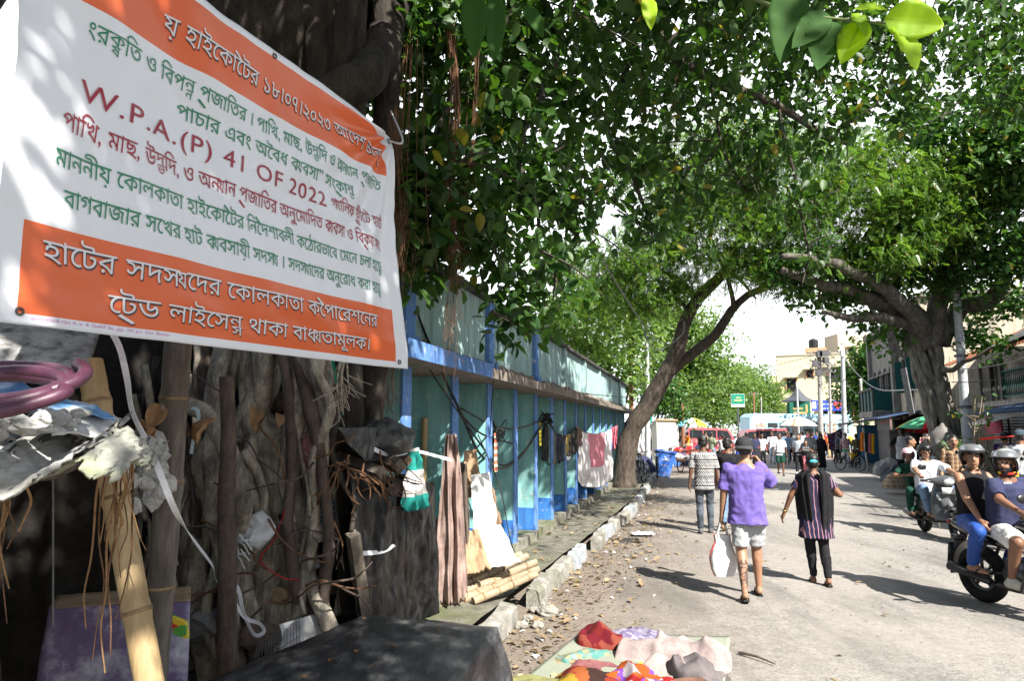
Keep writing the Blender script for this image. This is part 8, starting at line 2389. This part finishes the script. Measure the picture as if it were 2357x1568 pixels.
body = prof_body(c_, 'body', glossy('silver_blue_paint',(.35,.45,.55),.25), CS, 1.65); car_windows(c_, [[(-1.4,.98),(-.3,.98),(-.3,1.36),(-.95,1.38)],[(-.22,.98),(.8,.98),(.35,1.36),(-.22,1.37)]], .825, body); wheels4(c_, (-1.3,1.3), .3, .18, .72)
# steel crowd barriers with red panels
def barrier(px, d, label):
    p = W(px,1000,d); o = thing('barrier', (p.x,p.y,0), label, 'barrier', rz=R(RNG.uniform(-8,8)), group='steel barriers at the junction')
    b = MB(); b.tube(curve_pts([(-.95,0,.05),(-.95,0,1.0),(-.85,0,1.1),(.85,0,1.1),(.95,0,1.0),(.95,0,.05)],30), .025, 6); b.tube([(-.95,0,.2),(.95,0,.2)], .018, 6); b.build('frame', M_STEEL, o, smooth=True, world=False)
    b = MB()
    for k in range(13): b.tube([(-.84+.14*k,0,.2),(-.84+.14*k,0,1.1)], .014, 5)
    b.build('bars', plain('white_bar',(.65,.62,.62)), o, world=False)
    b = MB(); b.box((0,-.03,.78), (1.6,.015,.4)); b.build('panel', plain('red_panel',(.5,.06,.1)), o, world=False)
    for s in (-1,1): b = MB(); b.tube([(s*.8,-.3,.03),(s*.8,.3,.03)], .025, 6); b.build('foot', M_STEEL, o, world=False)
for i, px in enumerate((1622, 1654, 1686, 1718)):
    barrier(px, 45.5, ('leftmost steel barrier, before the first red van','steel barrier with a red panel before the nose of the first red van','steel barrier in front of the silver blue car','rightmost steel barrier, before the second red van')[i])

# --- umbrellas
def umbrella(loc, r, h, cols_, label, tilt=(0,0), n=8):
    o = thing('umbrella', loc, label, 'umbrella'); o.rotation_euler = (R(tilt[0]), R(tilt[1]), 0)
    ms_ = [plain('umbrella_' + c[0], c[1], .1) for c in cols_]
    m = MB()
    for k in range(n):
        m.m = k % len(cols_)
        def fn(u, v, k=k):
            a = 2*math.pi*(k+u)/n; rr_ = r*v*(1 - .05*math.sin(math.pi*u)*v)
            return Vector((math.cos(a)*rr_, math.sin(a)*rr_, h + .42*r*(1-v**1.8)*1.0 - .06*v*v - .02*math.sin(math.pi*u)*v))
        m.grid(fn, 6, 10, .004)
    m.build('canopy', ms_, o, smooth=True, world=False)
    m = MB(); m.tube([(0,0,0),(0,0,h+.45*r)], .02, 7); m.build('pole', M_STEEL, o, world=False)
    for k in range(n): a = 2*math.pi*k/n; m = MB(); m.tube(curve_pts([(math.cos(a)*r*v, math.sin(a)*r*v, h+.42*r*(1-v**1.8)-.06*v*v-.02) for v in (0,.35,.7,1)],8), .006, 4); m.build('rib', M_STEEL, o, world=False)
    return o
p = W(2126,1000,20.4); umbrella((p.x,p.y,.16), .98, 1.72, (('green',(.1,.4,.22)),('red',(.55,.03,.04)),('red',(.55,.03,.04)),('yellow',(.55,.4,.05))), 'big green and red market umbrella by the banyan', (0,8))
p = W(1594,1000,38); umbrella((p.x,p.y,0), 1.0, 2.1, (('yellow',(.65,.5,.04)),('sky',(.15,.4,.55)),('pale',(.55,.6,.6))), 'yellow and blue market umbrella on the left of the junction')
p = W(1838,1000,44); umbrella((p.x,p.y,0), 1.25, 2.15, (('white',(.7,.68,.66)),('peach',(.7,.42,.3)),('white',(.7,.68,.66)),('leaf',(.15,.4,.2))), 'white and peach market umbrella over the crowd')

# --- poles and lines
def pole(a, b, r0, r1, mtl, label, group=None, rings=(), arms=()):
    o = thing('utility_pole', a, label, 'pole', group=group)
    m = MB(); q = [Vector(a).lerp(Vector(b), k/12) for k in range(13)]; m.tube(q, [r0+(r1-r0)*k/12 for k in range(13)], 14); m.build('shaft', mtl, o, smooth=True)
    for k in rings: m = MB(); c = Vector(a).lerp(Vector(b), k); m.tube([c-Vector((0,0,.03)), c+Vector((0,0,.03))], r0*1.15, 12); m.build('band', M_ALU, o)
    for k, w in arms: 
        c = Vector(a).lerp(Vector(b), k); m = MB(); m.box(c, (w,.07,.07)); m.build('crossarm', M_ALU, o)
        for s in (-1,-.4,.4,1): m = MB(); m.lathe([(.02,0),(.05,.03),(.03,.07),(.05,.1),(0,.14)], c+Vector((s*w*.45,0,.04)), None, 8); m.build('insulator', plain('porcelain',(.35,.3,.28)), o)
    return o
M_WPOLE = mat('whitewashed_pole', (.42,.45,.47), .6, .2, 5, .3, col2=(.6,.63,.65), stain=(.15,.13,.12), stain_amt=.7, stain_scale=5)
pole(W(2230,1060,18.2).xy.to_3d()+Vector((0,0,.1)), W(2192,560,18.6), .14, .08, M_WPOLE, 'whitewashed pole standing against the banyan trunk', rings=(.35,.55,.8))
lp = G(1491, 1082, .15); LD = lp.y
o = pole(lp, W(1488,690,LD*.99), .13, .07, M_WPOLE, 'white light pole with black foot beyond the neem', rings=(.3,.45))
m = MB(); m.tube([lp+Vector((0,0,.0)), lp+Vector((0,0,.9))], .136, 14); m.build('black_foot', M_PBLACK, o, smooth=True)
m = MB(); m.box(lp+Vector((0,0,.2)), (.62,.62,.42)); q = m.build('footing', M_PLINTH, o); roughen(q, .05, 3, 4, 3)
m = MB(); m.torus(lp+Vector((-.1,-.2,2.2)), (0,1,.1), .28, .05, 24, 8); m.torus(lp+Vector((-.1,-.22,2.16)), (0,1,.1), .24, .04, 24, 8); tag(m.build('hose', plain('green_hose',(.05,.3,.25),.1,.5), smooth=True), 'green hose coiled on the white light pole', 'hose')
M_CONC = mat('concrete_pole', (.3,.29,.28), .85, .2, 5, .3, col2=(.42,.41,.4))
M_RUSTP = plain('brown_pole',(.25,.12,.07),.3)
for px, y1, d, r, mtl, arms, lab_ in ((1735,905,62,.09,M_RUSTP,((.97,.9),),'thin brown pole left of the yellow building'),(1752,915,70,.08,M_CONC,(),'slim grey lamp post among the pale trees'),(1837,880,50,.09,M_WPOLE,(),'slim white pole in front of the kiosk'),
        (1888,806,45,.17,M_CONC,((.97,1.6),(.9,1.3),(.82,1.3)),'tall concrete pole crowded with crossarms and wires'),(1911,830,47,.1,M_CONC,((.95,.9),(.88,.9)),'thin grey pole with two crossarms'),(1942,806,42,.16,M_WPOLE,((.98,.6),),'tall white pole right of the crossarm pole'),(1984,872,48,.11,M_CONC,(),'grey pole at the right end of the blue banner'),
        (1571,930,40,.1,M_RUSTP,(),'brown timber post at the end of the white wall'),(1452,760,30,.12,M_RUSTP,(),'dark post rising over the turquoise roof')):
    p = W(px,1000,d); p.z = 0; pole(p, W(px-(3 if px > 1800 else 0),y1,d), r, r*.75, mtl, lab_, arms=arms)
m = MB(); c = W(1888,830,44.8)
for k in range(6): m.box(c+Vector((random.uniform(-.4,.4),-.1,random.uniform(-1.4,.5))), (.3,.3,.4))
for k in range(14): a_ = c+Vector((random.uniform(-.5,.5),-.2,random.uniform(-1.6,.6))); m.tube(curve_pts([a_, a_+Vector((random.gauss(0,.4),0,-.5)), a_+Vector((random.gauss(0,.6),0,.1))],8), .02, 4)
tag(m.build('junction_boxes', M_ALU), 'cluster of boxes and looped wire on the crossarm pole', 'electrical box')
for a, b, sag, r, lab_ in ((W(1940,820,42),W(2110,898,24),.8,.03,'pale cable sagging from the white pole to the banyan'),(W(1888,815,45),W(1560,860,60),.5,.02,'cable running left from the crossarm pole'),(W(1942,870,42),W(2010,915,36),.5,.02,'cable running from the white pole to the old building'),(W(1888,835,45),W(1730,905,62),.4,.02,'cable between the crossarm pole and the brown pole'),
        (W(2215,850,18),W(2420,800,13),.1,.012,'pale cable crossing in front of the tiled roof'),(W(2190,880,18),W(2420,830,13),.15,.012,'dark cable crossing in front of the louvres')):
    a, b = Vector(a), Vector(b); cable('cable', lab_, [a, a.lerp(b,.3)-Vector((0,0,sag*.8)), a.lerp(b,.6)-Vector((0,0,sag)), b], r, M_WIREG if 'pale' in lab_ else M_WIRE, group=None)

# --- left end: white wall, cloths, goods
ww = thing('white_wall', W(1535,1000,33).xy.to_3d(), 'whitewashed wall beyond the light pole', 'wall'); b = MB(); p0, p1 = W(1512,1000,33), W(1562,1000,36); p0.z = p1.z = 0
b.prism([p0, p1, p1+Vector((0,0,2.3)), p0+Vector((0,0,2.3))], (-.2,.3,0)); b.build('face', plain('whitewash',(.6,.58,.54),.15), ww); b = MB(); b.tube([p0+Vector((0,0,2.33)), p1+Vector((0,0,2.33))], .08, 6); b.build('coping', plain('thatch_brown',(.3,.22,.14)), ww)
drape('hanging_cloth', 'white cloth hung between the neem and the light pole', 'cloth', C_WHITE, W(1462,985,27), W(1482,990,27), W(1460,1042,27), W(1484,1040,27), 2, .05)
drape('hanging_cloth', 'pink cloth hung left of the neem trunk', 'cloth', C_PINK, W(1408,985,20.5), W(1422,980,20.5), W(1410,1040,20.5), W(1418,1030,20.5), 1.5, .04)
drape('hanging_cloth', 'red towel on the rail behind the white chequered cloth', 'cloth', C_MAR, W(1352,1000,19.5), W(1366,1000,20), W(1352,1050,19.5), W(1364,1046,20), 1.5, .04)
for i, (px, py, d) in enumerate(((1455,1060,27),(1470,1068,28),(1590,1040,36),(1608,1042,38))):
    heap('goods_heap', ('heap of dark bundles under the white hanging cloth','heap of blue and grey bundles beside the light pole','heap of dark goods under the yellow and blue umbrella','heap of grey sacks right of the umbrella pole')[i], 'goods', (C_DKDEN, C_NAVY, C_GREY, C_KHAKI)[i], W(px,py,d).xy.to_3d(), .7,.6,.8, 50+i, 0, 1, 40, 14)
# --- right: cloth stall, covered goods, sack, dry shrub, tape
pole(G(1999,1088), W(1986,985,G(1999,1088).y), .05, .04, M_CONC, 'short pale stake at the cloth stall on the kerb')
for i, (px, w, cl_, lab_) in enumerate(((1984,8,C_ORA,'orange scarf hanging at the cloth stall'),(1994,5,C_BLACK,'black scarf hanging at the cloth stall'),(2002,6,C_PINK,'pink scarf hanging at the cloth stall'),(2009,7,C_YEL,'yellow scarf hanging at the cloth stall'))):
    d = 29.5; drape('scarf', lab_, 'scarf', cl_, W(px-w/2,996+i,d), W(px+w/2,996+i,d), W(px-w/2,1038+i*2,d), W(px+w/2,1040+i*2,d), 2, .03, group=None)
drape('net', 'dark violet net hung on the white pole at the junction', 'net', cloth('violet_net','diamond',[(.1,.05,.1),(.16,.1,.15)],.3), W(1905,1002,40), W(1938,985,40), W(1908,1035,40), W(1940,1045,40), 1.5, .1)
heap('goods_heap', 'goods under a pale cloth on the right pavement', 'goods', plain('dusty_white_cloth',(.3,.29,.28),.3), W(2040,1000,26).xy.to_3d()+Vector((0,0,.15)), .55,.5,.6, 61, 0, 1.3)
heap('goods_heap', 'dark tyres and bundles under the pale covered goods', 'goods', C_DKDEN, W(2062,1000,22.5).xy.to_3d()+Vector((0,0,.15)), .55,.5,.55, 62, 0, 1.2)
heap('sack', 'beige checked sack standing on the kerb by the goods', 'sack', cloth('checked_sack','check',[(.42,.34,.24),(.25,.17,.12)],.12), W(2050,1000,20.5).xy.to_3d()+Vector((0,0,.15)), .32,.3,.42, 63, 0, .5)
c = W(2170,1012,17.6); m = MB(); m.ball(c, (.27,.24,.36), 22, 14); m.v = [tuple(Vector(q)+mnoise.noise_vector(Vector(q)*4)*.07+mnoise.noise_vector(Vector(q)*11)*.02) for q in m.v]; m.tube([c+Vector((0,0,.2)), c+Vector((.02,0,.42))], [.14,.03], 8)
tag(m.build('sack', plain('pale_plastic_sack',(.17,.16,.15),.15,.6), smooth=True), 'big pale plastic sack hanging on the banyan trunk', 'sack')
drape('hanging_cloth', 'striped cream cloth hanging under the pale plastic sack', 'cloth', cloth('cream_stripes','vstripe',[(.45,.4,.32),(.25,.1,.12)],.14,.9,.3), W(2118,1008,18), W(2150,1005,18), W(2116,1050,18), W(2152,1050,18), 2, .05)
m = MB(); m.prism([W(2072,850,18.3), W(2084,846,18.1), W(2104,952,18.0), W(2092,958,18.2)], (.04,.02,0)); tag(m.build('tin_sign', plain('bent_tin',(.16,.16,.165),.3,.5)), 'bent tin signboard fixed to the side of the banyan', 'sign')
m = MB(); m.prism([W(2042,765,18.4), W(2052,755,18.4), W(2085,830,18.2), W(2046,805,18.4)], (.02,.04,0)); tag(m.build('tin_sign', M_PBLACK), 'black board seen from behind high on the banyan', 'sign')
shb = thing('dry_shrub', W(2232,1000,15.6).xy.to_3d()+Vector((0,0,.15)), 'half dry shrub with bare pale twigs at the foot of the white pole', 'shrub')
random.seed(31); m = MB(); tips = []
b0 = Vector(shb.location)
for k in range(34):
    a = random.uniform(0,6.28); hgt = random.uniform(.5,1.5) if k > 5 else random.uniform(1.8,2.5); sp_ = random.uniform(.1,.5)
    q = [b0+Vector((random.gauss(0,.15),random.gauss(0,.15),0))]; q.append(q[0]+Vector((math.cos(a)*sp_*.4,math.sin(a)*sp_*.4,hgt*.5))); q.append(q[0]+Vector((math.cos(a)*sp_,math.sin(a)*sp_,hgt)))
    m.tube(curve_pts(q,8), [.03*(1-.7*i/8) for i in range(9)], 5); tips.append(q[2])
    for j in range(3): e = q[1].lerp(q[2], random.random()); f_ = e+Vector((random.gauss(0,.2),random.gauss(0,.2),random.uniform(0,.3))); m.tube([e,f_], [.012,.005], 4); tips.append(f_)
m.build('stem', mat('dry_twig',(.22,.17,.11),.85,.3,12,.4,col2=(.36,.29,.2)), shb)
crown(shb, 'leaves', L_BAN2, [(t_, .18, 7) for t_ in tips[::3]], .13, LEAF6, .2, 3, .06)
o = ribbon([W(2255,1012,14), W(2310,1006,13), W(2420,998,12)], .05, plain('red_tape_strip',(.6,.04,.03)), 'tape', 30); tag(o, 'red tape stretched across in front of the shops', 'tape')

# --- litter
def strew(name, label, mtl, n, fn, size, thick=None, seed=1):
    global rng
    P = []; 
    rr_ = np.random.default_rng(seed)
    for _ in range(n): P.append(fn(rr_))
    P = np.array(P); sz = size*rr_.uniform(.4,1.3,n)
    T_, F_ = LEAF6
    a = rr_.uniform(0,2*np.pi,n); tip = np.stack([np.cos(a),np.sin(a),rr_.normal(0,.22,n)],1); nrm = np.stack([rr_.normal(0,.35,n),rr_.normal(0,.35,n),np.ones(n)],1)
    nrm -= tip*(nrm*tip).sum(1)[:,None]; nrm /= np.linalg.norm(nrm,axis=1)[:,None]; sd = np.cross(tip,nrm)
    Vv = P[:,None,:]+sz[:,None,None]*(T_[None,:,0:1]*sd[:,None,:]+T_[None,:,1:2]*tip[:,None,:]+(T_[None,:,2:3]*2+.08)*nrm[:,None,:])
    o = mesh_np(name, Vv.reshape(-1,3), (F_[None]+(np.arange(n)*6)[:,None,None]).reshape(-1,4), mtl)
    o['kind'] = 'stuff'; o['label'] = label; o['category'] = 'litter'; return o
def near_kerb(r):
    t = 4.5 + abs(r.normal(0,1))*9; w = wline(t) + .08 + abs(r.normal(0,.55)); p = L(w,t); return (p.x,p.y,.012)
def on_road(r):
    t = 3 + abs(r.normal(0,1))*10; w = r.uniform(-1.5, 5); p = L(w,t); return (p.x,p.y,.01)
def on_pave(r):
    t = 4.5 + r.uniform(0,1)*20; w = wline(t) - .15 - r.uniform(0,.7); p = L(w,t); return (p.x,p.y,.185)
L_LIT = leafmat('fallen_leaf', (.17,.115,.07), (.36,.28,.18), .1, c3=(.4,.33,.06)); 
strew('fallen_leaves', 'dry brown leaves strewn along the kerb', L_LIT, 380, near_kerb, .095, seed=3)
strew('fallen_leaves', 'few dry leaves scattered over the road', L_LIT, 110, on_road, .075, seed=4)
strew('fallen_leaves', 'dry leaves on the left pavement', L_LIT, 120, on_pave, .09, seed=5)
strew('ground_debris', 'fine twigs, chips and crumbs of dirt over the verge', mat('dark_debris',(.05,.04,.03),.9,.4,30,.2,col2=(.25,.2,.15)), 2600, near_kerb, .03, seed=8)
strew('ground_debris', 'pale chips and grit scattered on the road', mat('pale_debris',(.3,.27,.23),.9,.4,30,.2), 1200, on_road, .022, seed=9)
strew('paper_litter', 'scraps of white paper and plastic along the kerb', plain('white_scrap',(.55,.55,.54)), 90, near_kerb, .07, seed=6)
for i, (px, py, s) in enumerate(((1262,1410,.13),(1215,1425,.1),(1238,1440,.07),(1200,1440,.08),(1252,1392,.08),(1228,1405,.06))):
    rock(G(px,py,.03), (s,s*.8,s*.6), M_KERB, 'broken_stone', 'broken lump of kerb concrete lying in the gutter', 'stone', 'broken kerb stones', i*3+80)
for i, (px, py, sx_, ry) in enumerate(((1290,1238,.3,.2),(1480,1232,.28,.6),(1300,1265,.2,1.2))):
    p = G(px,py,.02); m = MB(); m.grid(lambda u, v: p+Vector(((u-.5)*sx_*1.4, (v-.5)*sx_, .04*mnoise.noise(Vector((u*4,v*4,i)))+.03)), 10, 10, .004)
    tag(m.build('newspaper', plain('newsprint',(.5,.5,.5),.2)), ('sheet of newspaper lying on the drain grating','crumpled newspaper lying on the road past the drain','torn grey paper at the kerb gap')[i], 'newspaper')
m = MB(); p = G(1440,1245,.006)
for k in range(8): m.box(p+Vector((.06*k-.2,0,.004)), (.025,.42,.012))
m.box(p+Vector((0,-.21,.004)), (.5,.03,.014)); m.box(p+Vector((0,.21,.004)), (.5,.03,.014)); tag(m.build('drain_grating', M_ALU), 'iron drain grating beside the kerb', 'grating')
m = MB(); m.tube(curve_pts([G(1700,1503,.02), G(1740,1512,.03), G(1785,1530,.02)],10), [.012,.014,.013,.012,.011,.01,.009,.008,.007,.006,.004], 6); tag(m.build('stick', M_STICK), 'dark stick lying on the road right of the bedding', 'stick')
# the font object was only a source of outlines
C.objects.unlink(_fo); bpy.data.objects.remove(_fo)
